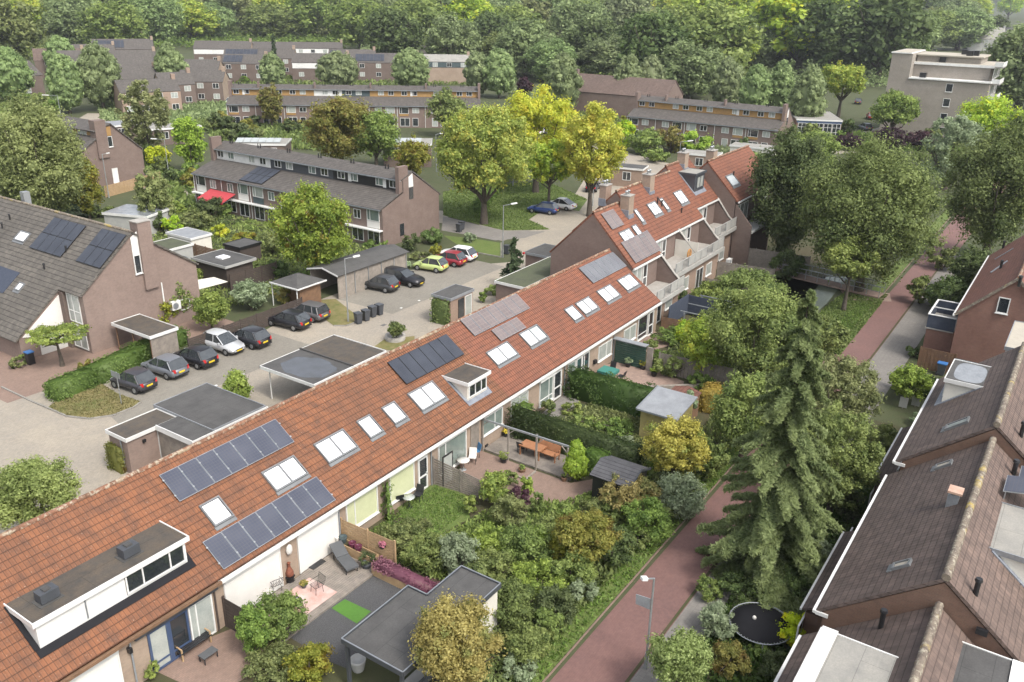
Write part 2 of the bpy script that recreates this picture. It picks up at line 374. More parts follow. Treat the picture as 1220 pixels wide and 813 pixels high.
leafmat('leaf_cypress', (.16, .30, .01), (.38, .55, .03))
leafmat('leaf_hedge', (.08, .135, .03), (.22, .31, .08))
leafmat('leaf_hedge_dark', (0.041, 0.074, 0.022), (0.106, 0.153, 0.041))
leafmat('leaf_birch', (.14, .165, .065), (.34, .36, .16))
leafmat('leaf_variegated', (.14, .19, .05), (.46, .54, .22))
leafmat('leaf_dry', (0.270, 0.203, 0.054), (0.472, 0.330, 0.106))
leafmat('leaf_light', (.16, .215, .06), (.42, .50, .165))
leafmat('leaf_drygrass', (.14, .135, .05), (.27, .24, .10))
# ---------------------------------------------------------------- vegetation
def leaf_quads(C, N, size, aspect, rg, up=0.0, flat=.0):
    """one small leaf-clump quad for every centre, roughly facing N"""
    n = len(C); nn = N*[.8, .8, 1.0] + [0, 0, .25] + rg.normal(0, .38, (n, 3)); nn /= np.linalg.norm(nn, axis=1)[:, None]+1e-9
    t = rg.normal(0, 1, (n, 3)); t[:, 2] += up*3; t -= (t*nn).sum(1)[:, None]*nn; t /= np.linalg.norm(t, axis=1)[:, None]+1e-9
    b = np.cross(nn, t); s = size*rg.uniform(.6, 1.35, n)[:, None]
    t = t*s*aspect; b = b*s; w = rg.uniform(.35, .8, n)[:, None]
    V = np.stack([C-t, C+b*w-t*.1, C+t, C-b*w+t*.15], 1)      # a kite-shaped leaf clump
    return V.reshape(-1, 3)
def foliage_mesh(name, quadsV, tone_q, coreV=None, coreF=None, tone_c=None, mat='leaf_green'):
    nq = len(quadsV)//4; V = quadsV; nf = nq
    loops = np.arange(nq*4, dtype=np.int32); starts = np.arange(nq, dtype=np.int32)*4; totals = np.full(nq, 4, np.int32); tone = tone_q
    if coreV is not None and len(coreV):
        k = len(V); V = np.vstack([V, coreV]); cf = coreF.ravel()+k; m = len(coreF)
        starts = np.concatenate([starts, nq*4+np.arange(m, dtype=np.int32)*3]); totals = np.concatenate([totals, np.full(m, 3, np.int32)])
        loops = np.concatenate([loops, cf]); tone = np.concatenate([tone_q, tone_c]); nf += m
    me = bpy.data.meshes.new(name); me.vertices.add(len(V)); me.vertices.foreach_set('co', V.astype(np.float32).ravel())
    me.loops.add(len(loops)); me.loops.foreach_set('vertex_index', loops.astype(np.int32))
    me.polygons.add(nf); me.polygons.foreach_set('loop_start', starts.astype(np.int32)); me.polygons.foreach_set('loop_total', totals.astype(np.int32))
    me.update(calc_edges=True)
    a = me.attributes.new('tone', 'FLOAT', 'FACE'); a.data.foreach_set('value', np.clip(tone, 0, 1).astype(np.float32))
    me.materials.append(MAT[mat]); return me
ICOV = {l: np.array(ICO[l][0]) for l in ICO}; ICOF = {l: np.array(ICO[l][1], dtype=np.int32) for l in ICO}
def clumps_shape(rg, shape, n):
    """clump centres and radii inside a crown of unit half-size (x,y in -1..1, z in -1..1)"""
    out = []
    tries = 0
    while len(out) < n and tries < n*60:
        tries += 1
        d = rg.normal(0, 1, 3); d /= np.linalg.norm(d); rr = rg.uniform(.25, 1)**.5
        p = d*rr
        z = p[2]
        if shape == 'round': rc = rg.uniform(.13, .27)
        elif shape == 'spread':
            rc = rg.uniform(.10, .2)
            if z < -.75: continue
            p[2] = z*(.95 if z > 0 else .7)
        elif shape == 'column':
            rc = rg.uniform(.16, .28); k = 1.0 if z < .1 else 1-.45*((z-.1)/.9)**1.6
            p[0] *= k; p[1] *= k
        elif shape == 'egg':
            rc = rg.uniform(.13, .2); p = d*rg.uniform(.75, 1.0); z = p[2]; k = 1.0 if z < -.1 else 1-.5*((z+.1)/1.1)**1.9
            p[0] *= k; p[1] *= k
        elif shape == 'cone':
            rc = rg.uniform(.22, .34); k = max(.12, .5*(1-z)) ; p[0] *= k*1.1; p[1] *= k*1.1
        elif shape == 'dome': rc = rg.uniform(.15, .28); p[2] = abs(z)*1.3-.5
        elif shape == 'disc': rc = rg.uniform(.14, .24)
        elif shape == 'loose':
            rc = rg.uniform(.08, .17)
        else: rc = .3
        p *= (1-rc*.85); out.append((p, rc))
    return out
def crown_mesh(name, shape, rx, ry, rz, leaf, n, mat, seed=0, nclump=None, up=0.0, aspect=1.0, core=.42, dens=1.0):
    rg = np.random.default_rng(seed); nc = int((nclump or {'round': 44, 'spread': 60, 'column': 44, 'cone': 26, 'dome': 24, 'disc': 36, 'loose': 60, 'egg': 75}.get(shape, 30))*2.0)
    cl = clumps_shape(rg, shape, nc); S = np.array([rx, ry, rz]); R = (rx*ry*rz)**(1/3)
    w = np.array([c[1]**2 for c in cl]); w /= w.sum(); cnt = np.maximum(6, (w*n*dens).astype(int))
    Cs, Ns, To, cV, cF, cT = [], [], [], [], [], []
    k = 0
    for (p, rc), m in zip(cl, cnt):
        c = p*S; r3 = np.array([rc*(rx*.5+R*.5), rc*(ry*.5+R*.5), rc*(rz*.45+R*.4)])*rg.uniform(.85, 1.2, 3)
        d = rg.normal(0, 1, (m, 3)); d[:, 2] += .25; d /= np.linalg.norm(d, axis=1)[:, None]
        lump = 1+.22*np.sin(d[:, 0]*5+seed+p[0]*9)*np.cos(d[:, 1]*4+p[1]*7)+.12*np.sin(d[:, 2]*9+p[2]*11)
        rad = (rg.uniform(.42, 1.2, m)*lump)[:, None]
        Cs.append(c+d*r3*rad); Ns.append(d); ct = rg.uniform(.12, .85)
        To.append(ct+rg.normal(0, .2, m))
        if core:
            V = ICOV[1]; j = 1+.12*np.sin(V[:, 0]*6+k)+.1*np.cos(V[:, 1]*7+k*2)
            cV.append(c+V*r3*core*j[:, None]); cF.append(ICOF[1]+k*len(V)); cT.append(np.full(len(ICOF[1]), ct-.1)); k += 1
    if shape == 'egg':
        V = ICOV[2].copy(); zz = V[:, 2]; kk = np.where(zz < -.1, 1.0, 1-.5*((zz+.1)/1.1).clip(0)**1.9); V[:, 0] *= kk; V[:, 1] *= kk
        cV.append(V*S*.72); cF.append(ICOF[2]+sum(len(v) for v in cV[:-1])); cT.append(np.full(len(ICOF[2]), .4))
    # stray twigs that break the outline
    m = max(8, n//14); d = rg.normal(0, 1, (m, 3)); d /= np.linalg.norm(d, axis=1)[:, None]
    pick = rg.integers(0, len(cl), m); P = np.array([cl[i][0] for i in pick])*S; rcs = np.array([cl[i][1] for i in pick])[:, None]
    Cs.append(P+d*rcs*R*rg.uniform(1.0, 1.55, m)[:, None]); Ns.append(d); To.append(rg.uniform(.3, 1, m))
    C = np.vstack(Cs); N = np.vstack(Ns); T = np.concatenate(To)
    Q = leaf_quads(C, N, leaf, aspect, rg, up)
    return foliage_mesh(name, Q, T, np.vstack(cV) if cV else None, np.vstack(cF) if cF else None, np.concatenate(cT) if cT else None, mat)
def trunk_mb(h, r, rx, rz, seed, nb=7, zc=None, single=True):
    q = random.Random(seed); b = MB(); lean = [q.uniform(-.15, .15), q.uniform(-.15, .15)]
    top = zc if zc else h
    prev = (0, 0, -.05); n = 4
    for i in range(1, n+1):
        t = i/n; p = (lean[0]*t*h*.3+q.uniform(-.04, .04)*h*.2, lean[1]*t*h*.3, top*t); b.tube(prev, p, r*(1.25 if i == 1 else 1.02-.22*(i-1)), r*(1.02-.22*i), 8, cap=False); prev = p
    for i in range(nb):
        a = q.uniform(0, 6.28); z = h*q.uniform(.75, 1.05); t = z/top; s = (lean[0]*t*h*.3, lean[1]*t*h*.3, z)
        m = (s[0]+math.cos(a)*rx*.35, s[1]+math.sin(a)*rx*.35, z+rz*q.uniform(.2, .6)); e = (s[0]+math.cos(a)*rx*.75, s[1]+math.sin(a)*rx*.75, z+rz*q.uniform(.5, 1.3))
        b.tube(s, m, r*.42, r*.28, 6, False); b.tube(m, e, r*.28, r*.08, 5, False)
    return b
def spruce_mesh(name, h, R, leaf, n, mat, seed, z0=.6, droop=.35, irregular=.25):
    rg = np.random.default_rng(seed); Cs, Ns, To = [], [], []; nb = int(h*11)
    for i in range(nb):
        t = (i+.5)/nb; z = z0+(h-z0)*t; L = R*((1-t)**.78)*(1+rg.uniform(-irregular, irregular))+.12
        a = rg.uniform(0, 6.283); m = max(10, int(n/nb*(.3+1.5*(1-t)))); u = rg.uniform(.08, 1, m)**.8
        wv = (rg.uniform(-1, 1, m))*L*.20*(1.15-u*.9); ca, sa = math.cos(a), math.sin(a)
        zz = z - droop*L*u**1.4 + .12*L*np.maximum(u-.75, 0)*4*.4 - np.abs(rg.normal(0, .16, m))*(.4+.6*u)*min(1, L*.6) - np.abs(wv)*.25
        P = np.stack([ca*u*L-sa*wv, sa*u*L+ca*wv, zz], 1); Cs.append(P)
        N = np.stack([ca*np.full(m, .5)+rg.normal(0, .3, m), sa*np.full(m, .5)+rg.normal(0, .3, m), np.full(m, .55)], 1); Ns.append(N)
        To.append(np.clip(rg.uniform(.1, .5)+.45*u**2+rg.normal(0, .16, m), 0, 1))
    C = np.vstack(Cs); N = np.vstack(Ns); Q = leaf_quads(C, N, leaf, 2.3, rg, up=.25)
    return foliage_mesh(name, Q, np.concatenate(To), mat=mat)
NTREE = [0]
def plant(x, y, zc, rx, rz, shape, mat, label, cat='tree', name='tree', group=None, ry=None, clear=None, bark='bark', leafpx=3.0, dens=1.0, up=0, aspect=1.0, nclump=None, seed=None, core=.42, trunk_r=None, maxleaf=.9):
    """a tree or shrub: crown centre (x, y, zc), half-width rx, half-height rz; trunk from the ground"""
    NTREE[0] += 1; seed = seed if seed is not None else NTREE[0]*13+5; ry = ry or rx
    d = depth((x, y, zc)); leaf = min(maxleaf, max(.055, leafpx*d/FPX*.5)); area = math.pi*rx*rz*4+math.pi*rx*rx
    n = area/(leaf*leaf*aspect)*1.35*dens
    cap = 110000 if rx > 7 else (70000 if rx > 4.5 else 46000)
    if n > cap: leaf *= math.sqrt(n/cap); n = cap
    n = int(max(600, n))
    root = thing(name, label, cat, (x, y, 0), 0, group)
    me = crown_mesh('crown', shape, rx, ry, rz, leaf, n, mat, seed, nclump, up, aspect, core)
    c = bpy.data.objects.new('crown' if cat == 'tree' else 'foliage', me); COL.objects.link(c); c.parent = root; c.location = (0, 0, zc)
    hb = clear if clear is not None else max(.1, zc-rz*.8)
    tr = trunk_r or max(.025, min(.45, rx*.075))
    tb = trunk_mb(max(.2, hb), tr, rx, rz, seed, 7, zc=max(.3, zc+rz*.1)); t = tb.build('trunk' if cat == 'tree' else 'stem', bark, root, local=True)
    return root
def at_px(cx, cy, hw, hh, clear=0.0, bottom_open=True):
    """crown seen centred on pixel (cx, cy) with half-width hw and half-height hh pixels, its foliage starting `clear` m above the ground"""
    rz = 1.0
    for _ in range(12):
        zc = clear+rz; p = G(cx, cy, zc); d = depth(p); rx = hw*d/FPX; vv = hh*d/FPX
        rz = max(.25, math.sqrt(max(.04, vv*vv-(rx*math.sin(.45))**2))/math.cos(.42))
    return p[0], p[1], clear+rz, rx, rz
def tree_px(cx, cy, hw, hh, clear, shape, mat, label, **k):
    x, y, zc, rx, rz = at_px(cx, cy, hw, hh, clear)
    k.setdefault('name', 'tree')
    return plant(x, y, zc, rx, rz, shape, mat, label, clear=max(.15, clear+rz*.25), **k)
def shrub_px(cx, cy, hw, hh, mat, label, shape='round', clear=0.0, **k):
    x, y, zc, rx, rz = at_px(cx, cy, hw, hh, clear)
    k.setdefault('name', 'shrub'); k.setdefault('cat', 'shrub')
    return plant(x, y, zc, rx, rz, shape, mat, label, clear=max(.1, clear+.1), **k)
def spruce(x, y, h, R, mat, label, n=9000, name='spruce_tree', seed=3, leaf=None, z0=.6, droop=.35, group=None, trunk=.2):
    root = thing(name, label, 'tree', (x, y, 0), 0, group); d = depth((x, y, h/2)); leaf = leaf or max(.07, 1.5*d/FPX)
    c = bpy.data.objects.new('crown', spruce_mesh('crown', h, R, leaf, n, mat, seed, z0, droop)); COL.objects.link(c); c.parent = root
    MB().tube((0, 0, -.05), (0, 0, h*.5), trunk, trunk*.6).tube((0, 0, h*.5), (0, 0, h*.97), trunk*.6, .02).build('trunk', 'bark', root, local=True)
    return root
def hedge(pts, w, h, mat, label, name='hedge', leafpx=2.6, dens=1.0, group=None, z0=0.0, lump=.06):
    """clipped hedge along a line of ground points: a leafy skin over a solid leafy body"""
    NTREE[0] += 1; rg = np.random.default_rng(NTREE[0]); P = [np.array([p[0], p[1]], float) for p in pts]
    mid = sum(P)/len(P); d = depth((mid[0], mid[1], h)); leaf = max(.05, leafpx*d/FPX*.5); Cs, Ns, cV, cF, k = [], [], [], [], 0
    for a, b in zip(P, P[1:]):
        L = np.linalg.norm(b-a); u = (b-a)/L; v = np.array([-u[1], u[0]]); area = L*(2*h+w)+2*w*h
        n = int(area/(leaf*leaf)*.5*dens); faces = rg.choice(5, n, p=np.array([L*h, L*h, L*w, w*h, w*h])/area)
        s = rg.uniform(-.03, 1.03, n)*L; q = rg.uniform(-1, 1, n)*w/2; z = rg.uniform(0, 1, n)*h; N = np.zeros((n, 3))
        for f, (qq, nv) in enumerate((((-w/2), (-v[0], -v[1], 0)), ((w/2), (v[0], v[1], 0)))):
            m = faces == f; q[m] = qq; N[m] = nv
        m = faces == 2; z[m] = h; N[m] = (0, 0, 1); m = faces == 3; s[m] = 0; N[m] = (-u[0], -u[1], 0); m = faces == 4; s[m] = L; N[m] = (u[0], u[1], 0)
        j = lump*(np.sin(s*2.3+z*3)+np.cos(s*3.7+q*4)); off = (rg.normal(0, leaf*.5, n)+j)[:, None]
        C = np.stack([a[0]+u[0]*s+v[0]*q, a[1]+u[1]*s+v[1]*q, z0+z], 1)+N*off
        Cs.append(C); Ns.append(N+np.array([0, 0, .3]))
        e = w/2*.86; bx = []
        for ss in (0.04*L if L > 1 else .04, L-.04):
            for qq in (-e, e):
                for zz in (0, h*.95): bx.append((a[0]+u[0]*ss+v[0]*qq, a[1]+u[1]*ss+v[1]*qq, z0+zz))
        cV.append(np.array(bx)); F = [(0, 1, 3), (0, 3, 2), (4, 6, 7), (4, 7, 5), (0, 4, 5), (0, 5, 1), (2, 3, 7), (2, 7, 6), (1, 5, 7), (1, 7, 3)]
        cF.append(np.array(F, dtype=np.int32)+k); k += 8
    C = np.vstack(Cs); N = np.vstack(Ns); o = np.array([mid[0], mid[1], 0])
    T = rg.uniform(.05, .6, len(C))+.25*np.sin(C[:, 0]*1.3+C[:, 1]*.9)
    me = foliage_mesh(name, leaf_quads(C-o, N, leaf, 1.0, rg), T, np.vstack(cV)-o, np.vstack(cF), np.full(sum(map(len, cF)), .2), mat)
    ob = bpy.data.objects.new(name, me); COL.objects.link(ob); ob.location = tuple(o); return tag(ob, label, 'hedge', group)
def grass_patch(name, poly, n, h, mat, label=None, seed=1, bw=.05):
    """scattered blades inside a ground polygon (rejection sampled), one countless mass"""
    rg = np.random.default_rng(seed); P = np.array([p[:2] for p in poly]); lo, hi = P.min(0), P.max(0); pts = []
    while len(pts) < n:
        q = rg.uniform(lo, hi, (n*2, 2)); ins = np.zeros(len(q), bool); j = len(P)-1
        for i in range(len(P)):
            c = ((P[i, 1] > q[:, 1]) != (P[j, 1] > q[:, 1])) & (q[:, 0] < (P[j, 0]-P[i, 0])*(q[:, 1]-P[i, 1])/(P[j, 1]-P[i, 1]+1e-12)+P[i, 0]); ins ^= c; j = i
        pts += list(q[ins])
    q = np.array(pts[:n]); C = np.stack([q[:, 0], q[:, 1], rg.uniform(.3, 1, n)*h*.6], 1); N = rg.normal(0, 1, (n, 3)); N[:, 2] = rg.uniform(.1, .8, n)
    me = foliage_mesh(name, leaf_quads(C, N, bw, 1.6, rg, up=.6), rg.uniform(0, 1, n), mat=mat)
    ob = bpy.data.objects.new(name, me); COL.objects.link(ob); return tag(ob, label or 'tufts of grass growing along the verge', 'grass', kind='stuff')

def thicket(name, poly, n, h, leaf, mat, label, seed=1, per=9.0):
    """bushy mass with an uneven top that fills a piece of ground"""
    rg = np.random.default_rng(seed); P = np.array([p[:2] for p in poly]); lo, hi = P.min(0), P.max(0); pts = []
    while len(pts) < n:
        q = rg.uniform(lo, hi, (n*2, 2)); ins = np.zeros(len(q), bool); j = len(P)-1
        for i in range(len(P)):
            c = ((P[i, 1] > q[:, 1]) != (P[j, 1] > q[:, 1])) & (q[:, 0] < (P[j, 0]-P[i, 0])*(q[:, 1]-P[i, 1])/(P[j, 1]-P[i, 1]+1e-12)+P[i, 0]); ins ^= c; j = i
        pts += list(q[ins])
    q = np.array(pts[:n]); w = 6.283/per
    top = .55+.25*np.sin(q[:, 0]*w+seed)*np.cos(q[:, 1]*w*1.1)+.2*np.sin(q[:, 0]*w*2.3)*np.sin(q[:, 1]*w*1.9+seed)
    C = np.stack([q[:, 0], q[:, 1], h*np.clip(top, .1, 1)*rg.uniform(.35, 1.05, n)], 1); N = rg.normal(0, .5, (n, 3)); N[:, 2] = 1.0
    me = foliage_mesh(name, leaf_quads(C, N, leaf, 1.1, rg), .45+.25*np.sin(q[:, 0]*w*.6+2)*np.cos(q[:, 1]*w*.7)+rg.normal(0, .18, n), mat=mat)
    ob = bpy.data.objects.new(name, me); COL.objects.link(ob); return tag(ob, label, 'undergrowth', kind='stuff')
# ---------------------------------------------------------------- ground, roads and paths
def sheet_poly(name, mat, poly, z, kind='structure', label=None, cat=None):
    pts = [(p[0], p[1], z) for p in poly]
    a = sum(pts[i][0]*pts[(i+1) % len(pts)][1]-pts[(i+1) % len(pts)][0]*pts[i][1] for i in range(len(pts)))
    if a < 0: pts = pts[::-1]
    o = MB().add(pts, [tuple(range(len(pts)))]).build(name, mat); tag(o, label, cat, kind=kind); return o
def px_poly(name, mat, pxs, z, **k): return sheet_poly(name, mat, [G(a, b) for a, b in pxs], z, **k)
sheet_poly('ground', 'ground_green', [(-400, -900), (3500, -900), (3500, 3500), (-400, 3500)], 0)
# street between the terraces: runs along the long row, then bends away past the green
sheet_poly('street', 'paving_grey', [(-60, 39.2), (62.9, 39.2), (62.9, 44.6), (76, 46.5), (105, 47), (105, 56), (84, 56), (76.5, 50.3), (73, 53), (66, 58.5), (54, 58.5), (45, 56.2), (35, 56.6), (34.5, 58), (31, 58), (30.9, 63), (24, 64), (19, 84), (-60, 84)], .02)
sheet_poly('parking_area', 'paving_bay', [(28.6, 50.6), (46.2, 50.6), (46.2, 56.4), (30, 56.6)], .024)
sheet_poly('parking_area', 'paving_bay', [(55.8, 50.4), (74, 50.4), (74, 57.6), (55.8, 57.6)], .024)
sheet_poly('parking_area', 'paving_bay', [(82.2, 56.3), (90.5, 56.3), (90.5, 63), (82.2, 63)], .024)
sheet_poly('street', 'paving_grey', [(84, 55.9), (90, 55.9), (96, 47), (105, 46), (140, 60), (150, 82), (140, 86), (128, 70), (104, 60), (90.5, 63)], .016)
sheet_poly('street', 'paving_grey', [(84.5, 67), (90, 70), (82, 92), (80, 125), (97, 160), (120, 180), (112, 190), (88, 165), (74, 132), (73, 118), (76, 92)], .016)
sheet_poly('street', 'paving_grey', [(190, 26), (230, 10), (236, 18), (215, 42), (170, 48), (168, 42)], .016)
# kerbed grass island beside the dark hatchback
isl = [G(*p) for p in ((57, 487), (80, 497), (107, 500), (135, 496), (160, 486), (168, 480), (140, 470), (120, 458), (100, 464), (75, 474))]
sheet_poly('grass_island', 'grass_dry', isl, .09)
def kerb(pts, w=.12, h=.11, name='kerb'):
    b = MB()
    for p, q in zip(pts, pts[1:]): b.bar((p[0], p[1], h/2), (q[0], q[1], h/2), w, h)
    tag(b.build(name, 'kerb'), kind='structure')
kerb(isl[:6]); kerb([G(2, 462), G(40, 480), G(57, 487)])
px_poly('grass_island', 'grass_dry', ((381, 358), (400, 357), (432, 382), (412, 388), (398, 389), (372, 370)), .06)
kerb([G(432, 382), G(413, 389), G(398, 389)])
px_poly('lawn', 'grass', ((528, 281), (560, 284), (597, 290), (597, 306), (570, 301), (545, 292)), .03)
kerb([G(597, 290), G(597, 307), G(570, 302)])
px_poly('lawn', 'grass', ((528, 229), (570, 222), (650, 216), (700, 238), (690, 252), (655, 246), (630, 262), (655, 274), (600, 275), (560, 265), (528, 257)), .03)
px_poly('pavement', 'paving_walk', ((528, 258), (560, 266), (600, 276), (650, 276), (625, 284), (590, 287), (560, 281), (526, 275)), .028)
px_poly('garden_bed', 'grass_dry', ((444, 415), (458, 405), (494, 401), (494, 410), (470, 419)), .05)
sheet_poly('garden_bed', 'grass', [(33.0, 40.9), (37.4, 40.9), (37.2, 43.9), (33.4, 45.2)], .04)
sheet_poly('paving_patio', 'paving_brown', [(26, 60.2), (46, 59.3), (46, 63.6), (34.6, 63.6), (34.5, 66.5), (26, 74)], .025)
# front gardens of the long row (far side) and paving behind the garages
# red cycle path and the pale footway beside it
sheet_poly('cycle_path', 'paving_red', [(-30, 12.0), (230, 10.7), (230, 14.0), (-30, 14.85)], .03)
b = MB(); b.box(-30, 230, 14.85, 14.93, 0, .04); tag(b.build('kerb', 'paving_brown'), kind='structure')
b = MB(); b.box(-30, 160, 11.84, 11.98, 0, .05); tag(b.build('kerb', 'soil'), kind='structure')
sheet_poly('footway', 'paving_walk', [(-30, 10.35), (46, 10.2), (60, 9.3), (110, 9.3), (110, 11.8), (-30, 11.8)], .034)
sheet_poly('verge', 'grass', [(-30, 14.97), (230, 14.97), (230, 16.2), (-30, 16.2)], .03)
px_poly('verge', 'grass', ((955, 395), (1000, 425), (1058, 352), (1010, 345), (985, 365)), .035)
# ditch with still water and the foot bridge
px_poly('ditch_water', 'pond', ((925, 330), (1010, 330), (985, 362), (950, 392), (928, 372)), .012)
px_poly('bridge_path', 'paving_pink', ((1000, 345), (1060, 350), (1062, 360), (1010, 358)), .04)
# gardens of the long row
sheet_poly('garden_ground', 'soil', [(4, 16.2), (66.6, 16.2), (66.6, 29.0), (4, 29.0)], .012)
sheet_poly('garden_ground', 'soil', [(66.6, 20), (110, 22), (110, 32), (66.6, 30)], .012)
sheet_poly('garden_ground', 'soil', [(-10, 5.0), (60, 5.0), (60, 9.5), (-10, 9.5)], .014)
px_poly('paving_patio', 'paving_brown', ((185, 800), (245, 762), (300, 740), (330, 790), (250, 830)), .02)
px_poly('gravel_bed', 'gravel_dark', ((340, 757), (445, 687), (496, 700), (500, 716), (420, 800), (395, 790)), .03)
px_poly('artificial_lawn', 'lawn_fake', ((411, 715), (442, 729.5), (425, 744), (395, 725.6)), .045)
px_poly('lawn', 'grass', ((470, 600), (520, 575), (555, 590), (560, 618), (520, 640), (488, 632)), .03)
px_poly('paving_patio', 'paving_brown', ((545, 552), (572, 537), (640, 562), (680, 576), (715, 570), (700, 600), (640, 612), (585, 590), (560, 575)), .03)
px_poly('paving_patio', 'paving_walk', ((640, 498), (672, 470), (690, 478), (685, 488), (665, 497)), .03)
px_poly('lawn', 'ground_green', ((665, 497), (690, 480), (780, 520), (760, 545), (700, 520)), .035)
px_poly('paving_patio', 'paving_pink', ((700, 440), (735, 432), (760, 432), (815, 455), (812, 470), (790, 462), (755, 472), (720, 452)), .03)
px_poly('paving_patio', 'paving_pink', ((740, 398), (780, 395), (800, 412), (770, 420)), .034)
for i in range(9):
    pass
b = MB()
for i in range(6):                                     # white bay markers between the parked cars
    x = 31.3+i*2.55; b.box(x, x+.22, 50.7, 50.9, .026, .036)
for i in range(4):
    x = 57.4+i*2.6; b.box(x, x+.22, 50.7, 50.9, .026, .036)
tag(b.build('road_marking', 'white_paint'), kind='structure')
for k, (dx, dy) in enumerate(((30.5, 48.2), (41.2, 48.4), (53.0, 49.0), (64.0, 48.6))):
    o = MB().box(dx, dx+.5, dy, dy+.34, .021, .034).build('drain_cover', 'asphalt', None, origin=(dx, dy, .02)); tag(o, ('iron street drain below the charcoal hatchback', 'iron street drain near the garage corner by the carport', 'iron street drain beside the four wheelie bins', 'iron street drain in front of the lime green car')[k], 'drain')
m = MB().lathe((22.3, 50.2, .02), [(.32, 0), (.32, .012), (.0, .013)], 14); tag(m.build('manhole_cover', 'asphalt'), 'round iron manhole cover in the pale street paving', 'manhole cover')
# air
hz = MB().box(-60, 2600, -700, 2600, -1, 31.5); o = hz.build('haze', 'white_paint'); o.data.materials.clear()
hm = bpy.data.materials.new('haze_air'); hm.use_nodes = True; t = hm.node_tree; t.nodes.clear(); oo = t.nodes.new('ShaderNodeOutputMaterial'); v = t.nodes.new('ShaderNodeVolumePrincipled')
v.inputs['Density'].default_value = .00016; v.inputs['Color'].default_value = (.86, .9, .95, 1); v.inputs['Anisotropy'].default_value = .2
t.links.new(v.outputs[0], oo.inputs['Volume']); o.data.materials.append(hm); tag(o, 'thin pale haze in the air over the neighbourhood', 'haze', kind='stuff')
HAZE = o
# ---------------------------------------------------------------- building kit
class RP:
    """a roof plane z = z0 + s*(w-a0); w is world y (axis 'y') or world x (axis 'x')"""
    def __init__(s, axis, a0, z0, sl):
        s.ax, s.a0, s.z0, s.s = axis, a0, z0, sl; l = math.hypot(1, sl)
        s.n = np.array([0, -sl/l, 1/l]) if axis == 'y' else np.array([-sl/l, 0, 1/l])
    def z(s, w): return s.z0+s.s*(w-s.a0)
    def P(s, u, w, off=0.0):
        p = np.array([u, w, s.z(w)]) if s.ax == 'y' else np.array([w, u, s.z(w)])
        return p+s.n*off
    def at(s, px, py):
        v = ray(px, py); k = v[1] if s.ax == 'y' else v[0]; t = (s.z0-s.s*s.a0-CH)/(v[2]-s.s*k); return (v*t+np.array([0, 0, CH]))
    def slab(s, mb, u0, u1, w0, w1, off0, off1):
        a = [s.P(u0, w0, off0), s.P(u1, w0, off0), s.P(u1, w1, off0), s.P(u0, w1, off0)]
        return mb.slab(a, s.n*(off1-off0))
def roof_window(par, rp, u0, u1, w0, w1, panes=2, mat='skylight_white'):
    f = MB(); e = .07
    rp.slab(f, u0-e, u1+e, w0-e, w0, .0, .12); rp.slab(f, u0-e, u1+e, w1, w1+e, .0, .12)
    rp.slab(f, u0-e, u0, w0, w1, 0, .12); rp.slab(f, u1, u1+e, w0, w1, 0, .12)
    for i in range(1, panes):
        c = u0+(u1-u0)*i/panes; rp.slab(f, c-e*.7, c+e*.7, w0, w1, 0, .12)
    sg = 1 if rp.s > 0 else -1
    lo = min(w0, w1) if rp.s > 0 else max(w0, w1)
    rp.slab(f, min(u0, u1)-e*1.5, max(u0, u1)+e*1.5, lo-sg*.24, lo-sg*.08, .0, .05)
    w = f.build('roof_window', 'frame_grey', par)
    for i in range(panes):
        a = u0+(u1-u0)*i/panes+e*.6; b = u0+(u1-u0)*(i+1)/panes-e*.6; m = mat[i % len(mat)] if isinstance(mat, (list, tuple)) else mat
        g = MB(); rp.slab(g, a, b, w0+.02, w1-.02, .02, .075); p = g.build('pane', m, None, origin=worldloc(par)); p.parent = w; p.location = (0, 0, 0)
    return w
def solar(par, rp, u0, u1, w0, w1, n, mat='pv_blue', rows=1, frame='zinc', off=.12, clamps=True):
    du = (u1-u0)/n; dw = (w1-w0)/rows
    for r in range(rows):
        for i in range(n):
            a, b = u0+du*i+.012, u0+du*(i+1)-.012; c, d = w0+dw*r+.012, w0+dw*(r+1)-.012
            g = MB(); rp.slab(g, a, b, c, d, off-.035, off); p = g.build('solar_panel', frame, par)
            q = MB(); e = .022; rp.slab(q, a+e, b-e, c+e, d-e, off-.01, off+.004); k = q.build('solar_cells', mat, None, origin=worldloc(par)); k.parent = p; k.location = (0, 0, 0)
    if clamps:
        g = MB()
        for i in range(n+1):
            for t in (.22, .78):
                c = w0+(w1-w0)*t; rp.slab(g, u0+du*i-.04, u0+du*i+.04, c-.03, c+.03, off+.005, off+.03)
        g.build('panel_clamp', 'galvanised', par)
def sub(mb, name, mat, par, root):
    o = mb.build(name, mat, None, origin=worldloc(root)); o.parent = par; o.location = (0, 0, 0); return o
